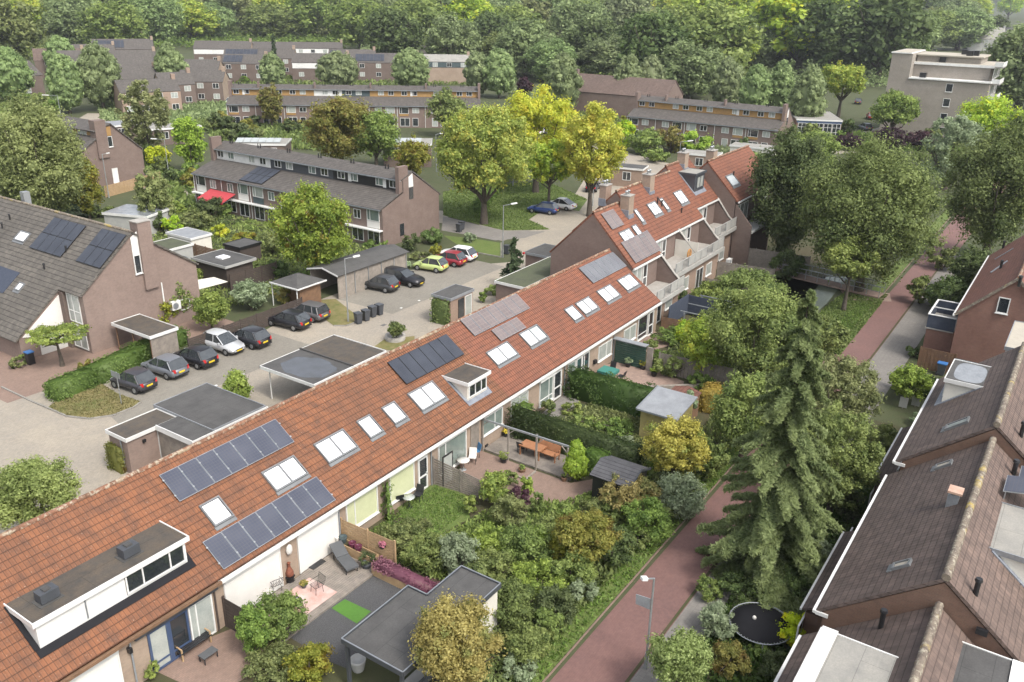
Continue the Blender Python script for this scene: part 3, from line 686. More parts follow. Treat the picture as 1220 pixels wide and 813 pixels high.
def window(root, o, u, n, w, h, mat='glass_dark', mull=(), frame='white_paint', name='window', fw=.07, dep=.07, trans=(), sill=True, local=False, inset=.015):
    """frame proud of a wall at o (bottom left), u along the wall, n outwards; the pane is a part of the frame"""
    o = np.array(o, float); u = np.array(u, float); n = np.array(n, float); z = np.array([0, 0, 1.0])
    def rect(mb, a, b, c, d, t0, t1): return mb.slab([o+u*a+z*c+n*t0, o+u*b+z*c+n*t0, o+u*b+z*d+n*t0, o+u*a+z*d+n*t0], n*(t1-t0))
    f = MB(); rect(f, 0, w, 0, fw, 0, dep); rect(f, 0, w, h-fw, h, 0, dep); rect(f, 0, fw, fw, h-fw, 0, dep); rect(f, w-fw, w, fw, h-fw, 0, dep)
    for m in mull: rect(f, w*m-fw*.45, w*m+fw*.45, fw, h-fw, 0, dep*.9)
    for m in trans: rect(f, fw, w-fw, h*m-fw*.4, h*m+fw*.4, 0, dep*.8)
    if sill: rect(f, -.05, w+.05, -.06, 0, 0, dep+.06)
    org = np.zeros(3) if local else worldloc(root)
    fo = f.build(name, frame, None, origin=org); fo.parent = root; fo.location = (0, 0, 0)
    g = MB(); rect(g, fw*.6, w-fw*.6, fw*.6, h-fw*.6, .004, inset+.01); p = g.build('pane', mat, None, origin=org); p.parent = fo; p.location = (0, 0, 0)
    return fo
def prof(mb, pts, x0, x1, axis='x'):
    """extrude a (across, z) profile along x (axis 'x') or y (axis 'y')"""
    P = [np.array([x0, a, z]) if axis == 'x' else np.array([a, x0, z]) for a, z in pts]
    return mb.slab(P, np.array([x1-x0, 0, 0]) if axis == 'x' else np.array([0, x1-x0, 0]))
def ridge_cap(root, x0, x1, y, z, mat='lichen_cap', axis='x', r=.13):
    b = MB(); n = max(1, int(abs(x1-x0)/.42))
    for i in range(n):
        a = x0+(x1-x0)*i/n; c = x0+(x1-x0)*(i+.97)/n
        p, q = ((a, y, z), (c, y, z+.012)) if axis == 'x' else ((y, a, z), (y, c, z+.012))
        b.tube(p, q, r, r*.92, 7)
    return b.build('ridge_tiles', mat, root)
def vent_pipe(root, p, h=.5, mat='black_plastic', r=.07, cap=True, name='vent_pipe'):
    b = MB().tube(p, (p[0], p[1], p[2]+h), r, r, 8)
    if cap: b.tube((p[0], p[1], p[2]+h), (p[0], p[1], p[2]+h+.12), r*1.5, r*1.2, 8)
    return b.build(name, mat, root)
def chimney(root, x, y, z, w, d, h, mat='brick_beige', pots=1):
    b = MB().box(x-w/2, x+w/2, y-d/2, y+d/2, z-.8, z+h); c = b.build('chimney', mat, root)
    k = MB().box(x-w/2-.06, x+w/2+.06, y-d/2-.06, y+d/2+.06, z+h, z+h+.08)
    sub(k, 'chimney_cap', 'concrete', c, root)
    q = MB()
    for i in range(pots):
        xx = x-w*.22+i*w*.44 if pots > 1 else x; q.lathe((xx, y, z+h+.08), [(.1, 0), (.09, .25), (.15, .27), (.15, .36), (.02, .42)], 8)
    sub(q, 'chimney_pot', 'galvanised', c, root)
    f = MB().box(x-w/2-.02, x+w/2+.02, y-d/2-.1, y-d/2-.02, z-.75, z-.35).box(x-w/2-.12, x-w/2-.02, y-d/2-.05, y+d/2, z-.6, z+.1)
    sub(f, 'flashing', 'lead', c, root); return c
def flat_roof_shed(name, label, cat, x0, x1, y0, y1, h, wall='brick_pale', roof='roof_felt', trim='white_paint', over=.12, group=None, th=.2, closed=(1, 1, 1, 1), upstand=True, z0=0):
    """small flat-roofed outbuilding; closed = walls at y0, x1, y1, x0"""
    t = thing(name, label, cat, ((x0+x1)/2, (y0+y1)/2, 0), 0, group); w = MB(); o = over; k = .12
    if closed[0]: w.box(x0+o, x1-o, y0+o, y0+o+k, z0, h-th)
    if closed[2]: w.box(x0+o, x1-o, y1-o-k, y1-o, z0, h-th)
    if closed[3]: w.box(x0+o, x0+o+k, y0+o+k, y1-o-k, z0, h-th)
    if closed[1]: w.box(x1-o-k, x1-o, y0+o+k, y1-o-k, z0, h-th)
    if w.v: w.build('wall', wall, t)
    f = MB(); e = .05; u = .05 if upstand else 0
    f.box(x0, x1, y0, y0+e, h-th, h+u).box(x0, x1, y1-e, y1, h-th, h+u).box(x0, x0+e, y0+e, y1-e, h-th, h+u).box(x1-e, x1, y0+e, y1-e, h-th, h+u); f.build('fascia', trim, t)
    MB().box(x0+e, x1-e, y0+e, y1-e, h-th+.02, h).build('roof', roof, t); return t
def board_fence(label, p, q, h, mat='wood_weathered', style='horizontal', group=None, name='fence', top=None, posts=True, h1=None, gapr=.12, cat='fence', z0=0.0):
    """boarded fence from p to q with posts; h1 lets the top slope down"""
    p = np.array([p[0], p[1], 0.0]); q = np.array([q[0], q[1], 0.0]); L = np.linalg.norm(q-p); u = (q-p)/L; v = np.array([-u[1], u[0], 0]); h1 = h1 or h
    t = thing(name, label, cat, tuple((p+q)/2), 0, group); b = MB(); z = np.array([0, 0, 1.0])
    if style == 'horizontal':
        n = max(3, int(max(h, h1)/.16))
        for i in range(n):
            a, c = i/n, (i+1-gapr)/n
            b.slab([p+z*(z0+h*a)-v*.012, q+z*(z0+h1*a)-v*.012, q+z*(z0+h1*c)-v*.012, p+z*(z0+h*c)-v*.012], v*.024)
    else:
        n = max(2, int(L/.14))
        for i in range(n):
            a, c = L*i/n, L*(i+1-gapr)/n; ha = h+(h1-h)*i/n; off = .012 if i % 2 else -.012
            b.slab([p+u*a+v*off+z*z0, p+u*c+v*off+z*z0, p+u*c+v*off+z*(z0+ha), p+u*a+v*off+z*(z0+ha)], v*.02)
    b.build('boards', mat, t)
    if posts:
        m = max(1, int(round(L/1.85)))
        for i in range(m+1):
            c = p+u*L*i/m; hh = h+(h1-h)*i/m+.06; MB().box(c[0]-.045, c[0]+.045, c[1]-.045, c[1]+.045, 0, z0+hh).build('post', mat if mat != 'green_shed' else 'wood_grey', t)
    return t

# ---------------------------------------------------------------- the long terrace with the orange tiled roof
XB = [4.15, 11.9, 19.6, 27.4, 35.1, 42.9, 50.6, 58.35, 66.35]
AF = RP('y', 28.73, 2.9, .7); AB = RP('y', 34.05, 6.62, -.7)
U, NF = (1, 0, 0), (0, -1, 0)
def facade_window(t, x0, x1, z0, z1, mat, mull=(), y=29.0, **k): return window(t, (x0, y, z0), U, NF, x1-x0, z1-z0, mat, mull, **k)
def door(t, x0, x1, z1, y=29.0, leaf='white_paint', glass='glass_dark', frame=None, n=NF, u=U, z0=.08):
    d = window(t, (x0, y, z0), u, n, x1-x0, z1-z0, glass, (), frame=frame or leaf, name='door', trans=(.42,), fw=.12, sill=False)
    h = MB(); o = np.array([x0, y, z0])+np.array(u)*(x1-x0-.09)+np.array(n)*.09; h.box(o[0]-.03, o[0]+.03, o[1]-.02, o[1]+.02, 1.05, 1.12); sub(h, 'handle', 'galvanised', d, t); return d
def screen(t, x0, x1, z0=.12, z1=2.35, y=29.0):
    b = MB().box(x0, x1, y-.06, y-.02, z0, z1); s = b.build('roller_screen', 'white_screen', t)
    c = MB().box(x0-.04, x1+.04, y-.16, y, z1, z1+.16).box(x0-.06, x0, y-.09, y, z0, z1).box(x1, x1+.06, y-.09, y, z0, z1); sub(c, 'screen_casing', 'white_paint', s, t)
def house_a(i, label):
    x0, x1 = XB[i]+.002, XB[i+1]-.002
    t = thing('terraced_house', label, 'house', ((x0+x1)/2, 29.0, 0), 0, 'houses of the long orange roofed terrace')
    w = MB(); prof(w, [(29.0, 0), (39.1, 0), (39.1, 2.9), (34.05, 6.4), (29.0, 2.9)], x0, x1); w.build('wall', 'brick_beige', t)
    r = MB(); AF.slab(r, x0, x1, 28.73, 34.05, -.0, -.14)
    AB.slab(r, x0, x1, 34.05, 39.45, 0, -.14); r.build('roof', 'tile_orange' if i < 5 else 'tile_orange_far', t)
    ridge_cap(t, x0, x1, 34.05, 6.6, 'lichen_cap_red')
    gm = 'wood_brown' if i < 2 else 'white_paint'
    MB().box(x0, x1, 28.58, 28.72, 2.68, 2.82).box(x0, x1, 28.72, 28.99, 2.66, 2.70).build('gutter', gm, t)
    MB().box(x0, x1, 39.46, 39.6, 2.68, 2.82).build('gutter', 'zinc', t)
    window(t, (x1-1.2, 39.1, 1.0), (-1, 0, 0), (0, 1, 0), 1.6, 1.2, 'glass_curtain', (.5,)); window(t, (x0+2.2, 39.1, .05), (-1, 0, 0), (0, 1, 0), 1.0, 2.1, 'glass_dark', name='door', sill=False)
    return t
HA = [
 house_a(0, 'leftmost house of the orange roofed terrace, its roof running out of the photo'),
 house_a(1, 'orange roofed house with the long white flat roofed dormer and blue garden doors'),
 house_a(2, 'orange roofed house carrying two rows of blue solar panels above white screens'),
 house_a(3, 'orange roofed house with pale curtained windows, right of the blue solar panels'),
 house_a(4, 'orange roofed house with the large dark solar array, beside the pergola'),
 house_a(5, 'orange roofed house below the brownish solar array, opening onto the wild hedged garden'),
 house_a(6, 'orange roofed house whose patio has the table under a teal cover'),
 house_a(7, 'last orange roofed house of the low terrace, its long solar array near the ridge')]
# house 0
roof_window(HA[0], AF, 8.9, 9.9, 30.0, 30.9, 1, 'skylight_grey'); facade_window(HA[0], 5, 7.6, .7, 2.3, 'glass_curtain', (.5,)); door(HA[0], 8.4, 9.4, 2.25); facade_window(HA[0], 9.9, 11.4, .9, 2.3, 'glass_dark')
# house 1: long dormer
t = HA[1]
def dormer(t, rp, x0, x1, yf, zt, wall, roofm, trim, glaze, gmat, th=.22, over=.16, cheek=None, flash=True, sx=1):
    s = 1 if rp.s > 0 else -1; zf = rp.z(yf); yb = rp.a0+(zt-rp.z0)/rp.s
    d = MB(); d.slab([(x0, yf, zf-.05), (x0, yf, zt-th), (x0, yb-(0 if s > 0 else 0), zt-th)] if True else [], (x1-x0, 0, 0))
    o = d.build('dormer', wall, t)
    lo, hi = (yf-over*s), yb+.1*s
    r = MB().box(x0-over+.05, x1+over-.05, min(lo, hi)+.05, max(lo, hi)-.05, zt-th+.03, zt-.02); sub(r, 'dormer_roof', roofm, o, t)
    a, b = min(lo, hi), max(lo, hi)
    f = MB().box(x0-over, x1+over, (lo if s > 0 else lo-.05), (lo+.05 if s > 0 else lo), zt-th, zt+.02).box(x0-over, x0-over+.05, a+(.05 if s > 0 else 0), b-(0 if s > 0 else .05), zt-th, zt+.02).box(x1+over-.05, x1+over, a+(.05 if s > 0 else 0), b-(0 if s > 0 else .05), zt-th, zt+.02)
    sub(f, 'dormer_trim', trim, o, t)
    if flash:
        g = MB(); w0, w1 = (yf-.3, yf-.01) if s > 0 else (yf+.01, yf+.3); rp.slab(g, x0-.2, x1+.2, min(w0, w1), max(w0, w1), .005, .045)
        wa, wb = (yf, yb-.1) if s > 0 else (yb+.1, yf); rp.slab(g, x0-.22, x0-.01, wa, wb, .005, .045); rp.slab(g, x1+.01, x1+.22, wa, wb, .005, .045); sub(g, 'dormer_flashing', flash if isinstance(flash, str) else 'lead', o, t)
    for (a, b, za, zb, mul) in glaze:
        q = window(t, ((a if s > 0 else b), yf, za), (s, 0, 0), (0, -s, 0), b-a, zb-za, gmat, mul, frame=trim, sill=False)
    return o
D1 = dormer(t, AF, 12.12, 18.9, 29.93, 5.08, 'white_paint', 'roof_felt_brown', 'white_paint', [(15.9, 18.8, 3.88, 4.84, (.28, .74))], 'glass_dark', flash='black_matte')
sub(MB().box(14.1, 14.16, 29.9, 29.925, 3.85, 4.84).box(15.9, 15.95, 29.88, 29.925, 3.85, 4.84), 'panel_joint', 'zinc', D1, t)
for xx, yy in ((13.15, 30.75), (16.75, 30.75)):
    v = MB().box(xx-.38, xx+.38, yy-.26, yy+.26, 5.12, 5.55); o = v.build('ventilation_box', 'anthracite', t); sub(MB().box(xx-.14, xx+.14, yy-.14, yy+.14, 5.55, 5.6).box(xx-.5, xx+.5, yy-.34, yy+.34, 5.065, 5.085), 'box_base', 'roof_felt', o, t)
screen(t, 12.2, 14.5, .3, 2.35)
b = MB().box(15.3, 19.5, 28.8, 28.99, 2.36, 2.62); b.build('awning_cassette', 'anthracite', t)
d = window(t, (15.9, 29.0, .08), U, NF, 1.0, 2.2, 'glass_curtain', frame='blue_paint', name='door', fw=.11, sill=False, trans=(.2,))
d = window(t, (16.9, 29.0, .08), U, NF, 1.0, 2.2, 'glass_dark', frame='blue_paint', name='door', fw=.11, sill=False, trans=(.2,))
window(t, (17.95, 29.0, .08), U, NF, 1.25, 2.2, 'glass_curtain', (.3,), sill=False)
MB().tube((15.1, 28.93, 0), (15.1, 28.93, 2.75), .045).build('downpipe', 'zinc_dull', t)
MB().box(14.95, 15.1, 28.78, 29, 1.95, 2.2).build('wall_lamp', 'black_plastic', t)
MB().tube((19.35, 28.93, 0), (19.35, 28.93, 2.75), .045).build('downpipe', 'wood_dark', t)
# house 2
t = HA[2]
solar(t, AF, 20.3, 27.45, 32.12, 33.5, 7); solar(t, AF, 19.95, 27.1, 28.92, 30.28, 7)
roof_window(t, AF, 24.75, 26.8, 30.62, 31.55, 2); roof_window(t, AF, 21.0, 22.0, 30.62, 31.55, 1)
screen(t, 19.95, 23.2, .1, 2.35); screen(t, 24.45, 27.15, .1, 2.35)
b = MB(); b.ball((23.8, 28.9, 1.95), .2, .1, .32, 1); b.build('wall_mask', 'stone_white', t)
# house 3
t = HA[3]
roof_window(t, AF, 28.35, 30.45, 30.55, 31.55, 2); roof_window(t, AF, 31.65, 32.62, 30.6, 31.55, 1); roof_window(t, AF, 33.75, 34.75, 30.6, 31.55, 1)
facade_window(t, 27.85, 30.3, .65, 2.4, 'glass_yellow', (.27,)); facade_window(t, 31.3, 33.45, .6, 2.4, 'glass_yellow', ()); door(t, 33.8, 34.65, 2.3, leaf='white_paint')
MB().box(33.92, 34.53, 28.905, 28.93, 1.25, 2.15).build('door_panel', 'glass_dark', t)
MB().tube((35.0, 28.93, 0), (35.0, 28.93, 2.75), .045).build('downpipe', 'zinc_dull', t)
# house 4
t = HA[4]
roof_window(t, AF, 36.1, 38.35, 30.5, 31.55, 2)
solar(t, AF, 36.5, 42.4, 32.05, 33.6, 6, 'pv_black', frame='black_plastic', clamps=False)
D2 = dormer(t, AF, 39.65, 41.75, 29.72, 4.92, 'cream_render', 'roof_felt_brown', 'white_paint', [(39.75, 41.65, 3.75, 4.62, (.36, .7))], 'glass_dark', over=.2)
facade_window(t, 35.7, 38.5, .3, 2.35, 'glass_green', (.25,)); facade_window(t, 40.2, 42.5, 1.0, 2.3, 'glass_green', (.62,))
b = MB()
for k in range(9): b.box(38.98+k*.1, 39.05+k*.1, 28.94, 28.99, .6, 2.35)
b.box(38.93, 39.95, 28.955, 28.98, .7, .78).box(38.93, 39.95, 28.955, 28.98, 2.1, 2.18).build('slatted_shutter', 'wood_grey', t)
# house 5
t = HA[5]
solar(t, AF, 44.45, 51.4, 32.72, 34.0, 7, 'pv_pink', clamps=False); solar(t, AF, 46.2, 49.4, 31.72, 32.6, 3, 'pv_pink', clamps=False)
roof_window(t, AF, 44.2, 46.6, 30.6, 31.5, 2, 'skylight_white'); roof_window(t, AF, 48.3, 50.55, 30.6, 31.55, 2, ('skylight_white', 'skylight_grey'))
facade_window(t, 43.5, 45.6, .9, 2.3, 'glass_curtain', (.5,)); facade_window(t, 47.1, 48.9, .35, 2.35, 'glass_green', (.7,), trans=(.22,)); door(t, 49.0, 50.1, 2.3)
MB().box(46.9, 49.0, 28.72, 28.98, 2.35, 2.5).build('awning_cassette', 'white_paint', t)
# house 6
t = HA[6]
roof_window(t, AF, 54.6, 55.75, 30.65, 31.55, 1); roof_window(t, AF, 56.3, 58.3, 30.65, 31.55, 2)
facade_window(t, 51.0, 52.1, .8, 2.3, 'glass_green', ()); door(t, 52.2, 53.1, 2.3); facade_window(t, 53.1, 54.2, .15, 2.3, 'glass_dark', (.3,)); facade_window(t, 55.7, 57.9, .8, 2.1, 'glass_curtain', (.6,))
MB().box(54.9, 55.25, 28.78, 28.99, .95, 1.25).build('wall_unit', 'black_plastic', t)
# house 7
t = HA[7]
roof_window(t, AF, 59.85, 62.05, 30.65, 31.6, 2); roof_window(t, AF, 63.45, 65.65, 30.65, 31.6, 2); solar(t, AF, 60.3, 66.3, 32.25, 33.72, 7, 'pv_grey', clamps=False)
facade_window(t, 60.0, 62.2, .8, 2.1, 'glass_curtain', (.5,)); facade_window(t, 62.6, 64.4, .3, 2.35, 'glass_dark', (), trans=(.22,)); door(t, 64.6, 65.6, 2.3)
for i, x in ((2, 27.3), (5, 50.5), (6, 58.2)): MB().tube((x, 28.93, 0), (x, 28.93, 2.75), .045).build('downpipe', 'zinc_dull', HA[i])

# ---------------------------------------------------------------- taller terrace with balconies
def house_b(x0, x1, label, ye, ze, yr, zr, yb, zb, fl, yd, roof='tile_orange_far', wallm='brick_gable', rail=True, glass='glass_curtain'):
    t = thing('terraced_house', label, 'house', ((x0+x1)/2, yd, 0), 0, 'tall houses of the stepped terrace with balconies')
    x0 += .002; x1 -= .002
    w = MB(); prof(w, [(ye+.25, fl), (ye+.25, ze-.02), (yr, zr-.22), (yb, zb-.1), (yb, 0), (ye+.25, 0)], x0, x1); w.build('wall', wallm, t)
    g = MB().box(x0, x1, yd+.5, ye+.24, 0, fl-.22); g.build('ground_floor', 'brick_pale', t)
    F = RP('y', ye, ze, (zr-ze)/(yr-ye)); B = RP('y', yr, zr, -(zr-zb)/(yb-yr))
    r = MB(); F.slab(r, x0, x1, ye, yr, 0, -.15); B.slab(r, x0, x1, yr, yb+.2, 0, -.15); r.build('roof', roof, t); ridge_cap(t, x0, x1, yr, zr, 'lichen_cap_red')
    MB().box(x0, x1, ye-.13, ye-.01, ze-.2, ze-.06).build('gutter', 'white_paint', t)
    window(t, (x0+.35, ye+.25, fl+.12), U, NF, 1.9, min(2.2, ze-fl-.45), glass, (.5,), sill=False); door(t, x0+2.5, x0+3.4, fl+min(2.3, ze-fl-.35), y=ye+.25, z0=fl+.1, glass='glass_dark')
    s = MB().box(x0, x1, yd, ye+.2, fl-.2, fl); b = s.build('balcony', 'concrete', t)
    sub(MB().box(x0, x1, yd-.08, yd-.01, fl-.42, fl-.02), 'balcony_fascia', 'rail_grey', b, t)
    q = MB(); n = max(3, int((x1-x0)/1.3)); dx = (x1-x0)/n
    for i in range(n):
        if i % 3 == 1:
            for k in range(9): q.box(x0+dx*i+dx*k/9+.02, x0+dx*i+dx*k/9+.045, yd+.03, yd+.055, fl+.06, fl+.95)
        else: q.box(x0+dx*i+.04, x0+dx*(i+1)-.04, yd+.02, yd+.05, fl+.08, fl+.93)
    q.box(x0, x1, yd, yd+.07, fl+.95, fl+1.0); sub(q, 'railing', 'rail_grey', b, t)
    q = MB()
    for i in range(n+1): q.box(x0+dx*i-.03, x0+dx*i+.03, yd+.01, yd+.07, fl, fl+.97)
    sub(q, 'railing_post', 'galvanised', b, t)
    f = MB(); f.slab([(x1-.24, ye+.24, ze-.05), (x1-.24, yd+.95, fl+.9), (x1-.24, yd+.3, fl+.35), (x1-.24, yd+.3, fl-.2), (x1-.24, ye+.24, fl-.2)], (.22, 0, 0)); fo = f.build('side_wall', 'brick_gable', t)
    c = MB().bar((x1-.13, ye+.05, ze+.03), (x1-.13, yd+.9, fl+.98), .3, .06).bar((x1-.13, yd+.9, fl+.98), (x1-.13, yd+.22, fl+.4), .3, .06); sub(c, 'wall_capping', 'concrete', fo, t)
    window(t, (x0+.4, yd+.5, .15), U, NF, 1.7, 2.1, 'glass_dark', (.5,), sill=False); window(t, (x0+2.9, yd+.5, .9), U, NF, 1.5, 1.3, 'glass_curtain', ())
    window(t, (x1-1.5, yb, 3.2), (-1, 0, 0), (0, 1, 0), 1.4, 1.2, 'glass_curtain', (.5,)); return t, F
HB0, F0 = house_b(66.6, 72.4, 'first balconied house, its big brown brick gable rising over the low terrace', 31.7, 5.25, 36.0, 9.6, 40.2, 5.4, 2.6, 29.2)
HB1, F1 = house_b(72.4, 78.3, 'balconied house with a ladder leaning wheel and white table on its terrace', 32.6, 6.2, 36.8, 10.4, 41.2, 6.0, 3.5, 30.1)
HB1['label'] = 'second balconied house, with a wooden wheel on its balcony'
HB2, F2 = house_b(78.3, 84.3, 'third balconied house, between the sunlit white balcony wall and the dark dormer', 32.6, 6.2, 36.8, 10.4, 41.2, 6.0, 3.5, 30.1)
HB3, F3 = house_b(84.3, 90.3, 'balconied house with the dark grey dormer, below the freestanding tall gable', 33.4, 7.0, 37.3, 10.9, 42.0, 6.2, 4.25, 31.1)
solar(HB0, F0, 67.3, 72.6, 31.9, 33.5, 5, 'pv_pink', clamps=False)
def on(rp, pts):
    q = [rp.at(*p) for p in pts]; return min(p[0] for p in q), max(p[0] for p in q), min(p[1] for p in q), max(p[1] for p in q)
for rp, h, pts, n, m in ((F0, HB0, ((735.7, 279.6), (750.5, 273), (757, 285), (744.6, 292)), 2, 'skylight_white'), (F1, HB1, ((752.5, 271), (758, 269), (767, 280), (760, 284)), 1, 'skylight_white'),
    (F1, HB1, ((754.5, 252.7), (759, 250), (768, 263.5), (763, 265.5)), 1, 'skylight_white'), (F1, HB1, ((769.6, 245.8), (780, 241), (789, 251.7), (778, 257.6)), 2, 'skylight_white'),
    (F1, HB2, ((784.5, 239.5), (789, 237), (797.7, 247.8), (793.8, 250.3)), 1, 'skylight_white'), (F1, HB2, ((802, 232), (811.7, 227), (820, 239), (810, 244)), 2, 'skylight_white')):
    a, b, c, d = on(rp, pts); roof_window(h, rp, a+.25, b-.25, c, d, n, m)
a, b, c, d = on(F0, ((713.7, 256.6), (731, 249.3), (744.6, 267.4), (727, 275.3))); solar(HB0, F0, max(66.75, a+.3), b-.3, c, d, 2, 'pv_pink', clamps=False)
chimney(HB0, 71.6, 35.2, 9.0, 1.0, .9, 1.35, 'brick_beige', 2); chimney(HB1, 78.0, 36.2, 9.9, 1.0, .9, 1.25, 'brick_beige', 2); chimney(HB3, 88.0, 37.0, 10.6, 1.0, .9, 1.2, 'brick_beige', 2); chimney(HB1, 72.9, 38.2, 9.4, 1.1, .7, 1.3, 'brick_pale', 2)
vent_pipe(HB1, (79-.9, 34.6, 8.1), .6); vent_pipe(HB2, (80.8, 33.6, 7.1), .45); vent_pipe(HB1, (77.7, 34.9, 8.4), .6)
dormer(HB3, F3, 86.0, 88.6, 34.6, 10.15, 'anthracite', 'roof_felt_pale', 'anthracite', [(86.5, 88.3, 8.5, 9.75, (.5,))], 'glass_curtain', over=.15)
# garden-side details of the balconies
t = thing('wagon_wheel', 'brown wooden wheel standing on the balcony beside the white wall', 'wheel', (77.2, 30.9, 3.5)); b = MB()
for i in range(14):
    a, c = i*6.283/14, (i+1)*6.283/14; b.bar((77.2+.42*math.cos(a), 30.9, 4.25+.42*math.sin(a)), (77.2+.42*math.cos(c), 30.9, 4.25+.42*math.sin(c)), .09)
for i in range(7): b.bar((77.2, 30.9, 4.25), (77.2+.42*math.cos(i*.9), 30.9, 4.25+.42*math.sin(i*.9)), .04)
b.build('wheel_rim', 'wood_orange', t); MB().bar((77.2, 30.9, 3.5), (77.2, 30.9, 4.0), .06).build('stand', 'wood_brown', t)
x = HB1; MB().box(78.02, 78.06, 30.4, 32.8, 3.5, 5.2).build('painted_wall', 'cream_render', x)
# the last, freestanding block
def block_gable(name, label, x0, x1, yf, zf, yr, zr, yb, zb, wallm, roofm, cat='house', group=None, capm='lichen_cap_red', gutter='white_paint'):
    t = thing(name, label, cat, ((x0+x1)/2, (yf+yb)/2, 0), 0, group); w = MB()
    s1 = .3 if yf < yb else -.3
    prof(w, [(yf+s1, 0), (yb-s1, 0), (yb-s1, zb-.12), (yr, zr-.24), (yf+s1, zf+.08)], x0+.02, x1-.02); w.build('wall', wallm, t)
    F = RP('y', yf, zf, (zr-zf)/(yr-yf)); B = RP('y', yr, zr, (zb-zr)/(yb-yr)); r = MB()
    F.slab(r, x0, x1, min(yf, yr), max(yf, yr), 0, -.15); B.slab(r, x0, x1, min(yr, yb), max(yr, yb), 0, -.15); r.build('roof', roofm, t); ridge_cap(t, x0, x1, yr, zr, capm)
    sg = 1 if yb > yf else -1
    MB().box(x0, x1, min(yf-.14*sg, yf-.01*sg), max(yf-.14*sg, yf-.01*sg), zf-.18, zf-.04).build('gutter', gutter, t)
    return t, F, B
for i, (xa, xb) in enumerate(((90.3, 96.6), (96.6, 103.0))):
    t, F, B = block_gable('terraced_house', ('tall house with a broad purple brown brick gable beside the dormer house', 'last house of the stepped terrace, half hidden by the round green tree')[i], xa, xb, 31.2, 6.9, 35.1, 10.8, 40.0, 5.9, 'brick_gable', 'tile_orange_far', group='tall houses of the stepped terrace with balconies')
    if i == 0: chimney(t, 92.6, 35.6, 10.2, 1.1, .9, 1.4, 'brick_beige', 2)
    MB().slab([(xa, 31.4, 0), (xa, 31.4, 6.6), (xa, 29.4, 4.4), (xa, 29.4, 0)], (.22, 0, 0)).build('side_wall', 'brick_gable', t)
    window(t, (xa+.6, 31.48, 4.4), U, NF, 3.6, 1.9, 'glass_curtain', (.3, .65)); MB().box(xa+.2, xb-.1, 29.3, 31.4, 3.6, 3.8).build('balcony', 'white_paint', t); window(t, (xa+1, 31.48, .6), U, NF, 3.0, 1.9, 'glass_dark', (.5,))
    if i == 0:
        for pts, n, m in ((((865, 211.6), (873, 207.5), (879.6, 217.5), (871.5, 222.7)), 1, 'skylight_grey'), (((883, 204), (885.5, 203), (891.5, 211.6), (889, 213)), 1, 'skylight_white'), (((888.5, 200), (896.6, 197), (902.5, 205.8), (895, 211)), 1, 'skylight_white')):
            a, b, c, d = on(F, pts)
            if b-a > .7: a += .22; b -= .22
            if b < 96.5: roof_window(t, F, a, b, c, d, n, m)
    vent_pipe(t, (xa+3.3, 33.2, 8.7), .6)

# ---------------------------------------------------------------- outbuildings between terrace and street
def post(par, x, y, h, mat='white_paint', r=.05, name='post'): return MB().tube((x, y, 0), (x, y, h), r).build(name, mat, par)
g1 = flat_roof_shed('garage', 'grey brick store with a small flat felt roof in front of the wider garage roof', 'garage', 25.2, 28.8, 44.4, 46.5, 2.5, 'brick_left', 'roof_felt_brown', 'white_paint')
window(g1, (27.35, 44.52, .1), U, NF, 1.1, 2.1, 'glass_dark', frame='white_paint', name='door', sill=False)
MB().tube((25.27, 45.1, 0), (25.27, 45.1, 2.3), .05).build('downpipe', 'zinc', g1)
MB().box(26.3, 26.5, 44.4, 44.5, 1.8, 2.0).build('wall_lamp', 'black_plastic', g1)
g2 = flat_roof_shed('garage', 'wide garage with a dark grey felt roof behind the low brick store', 'garage', 28.85, 33.0, 41.0, 46.9, 2.62, 'wood_weathered', 'roof_felt', 'zinc_dull')
MB().box(27.3, 28.95, 40.85, 44.35, 2.42, 2.6).build('roof_side', 'roof_felt', g2); MB().box(27.2, 33.0, 40.78, 40.84, 2.3, 2.66).box(27.22, 27.28, 40.86, 44.35, 2.3, 2.66).build('fascia', 'white_paint', g2); MB().box(27.34, 27.4, 41.0, 44.35, 0, 2.3).build('side_wall', 'wood_weathered', g2)
cp = thing('carport', 'double carport with flat felt roof, one half wet and shining, on thin white posts', 'carport', (41, 43.6, 0))
MB().box(37.15, 40.9, 40.95, 46.3, 2.42, 2.58).build('roof', 'roof_felt', cp); MB().box(41.0, 44.4, 40.95, 46.3, 2.42, 2.6).build('roof', 'roof_felt_brown', cp)
MB().box(40.9, 41.0, 40.9, 46.35, 2.4, 2.7).build('parapet', 'roof_felt', cp)
MB().box(37.1, 37.15, 40.95, 46.35, 2.36, 2.6).box(37.1, 44.45, 40.86, 40.94, 2.36, 2.62).box(37.1, 44.45, 46.31, 46.36, 2.38, 2.6).box(44.41, 44.46, 40.95, 46.3, 2.38, 2.66).build('fascia', 'white_paint', cp)
b = MB(); n = 22; pts = [(39.0+1.6*math.cos(i*6.283/n)*(1+.08*math.sin(i*2.1)), 43.4+2.2*math.sin(i*6.283/n)*(1+.07*math.cos(i*1.7)), 2.584) for i in range(n)]; b.add(pts, [tuple(range(n))]); b.build('rain_puddle', 'wet_felt', cp)
for x, y in ((37.4, 45.7), (37.4, 41.3), (44.1, 41.2), (44.1, 46.0), (40.9, 41.1)): post(cp, x, y, 2.4)
sh = flat_roof_shed('brick_shed', 'small brick shed with flat felt roof, ivy on its left wall', 'shed', 56.7, 60.2, 44.3, 46.5, 2.5, 'brick_pale', 'roof_felt', 'zinc_dull'); window(sh, (58.9, 44.42, .1), U, NF, 1.0, 2.05, 'glass_curtain', frame='white_paint', name='door', sill=False)
MB().box(57.9, 58.7, 44.34, 44.42, .1, 2.1).build('gate', 'glass_dark', sh)
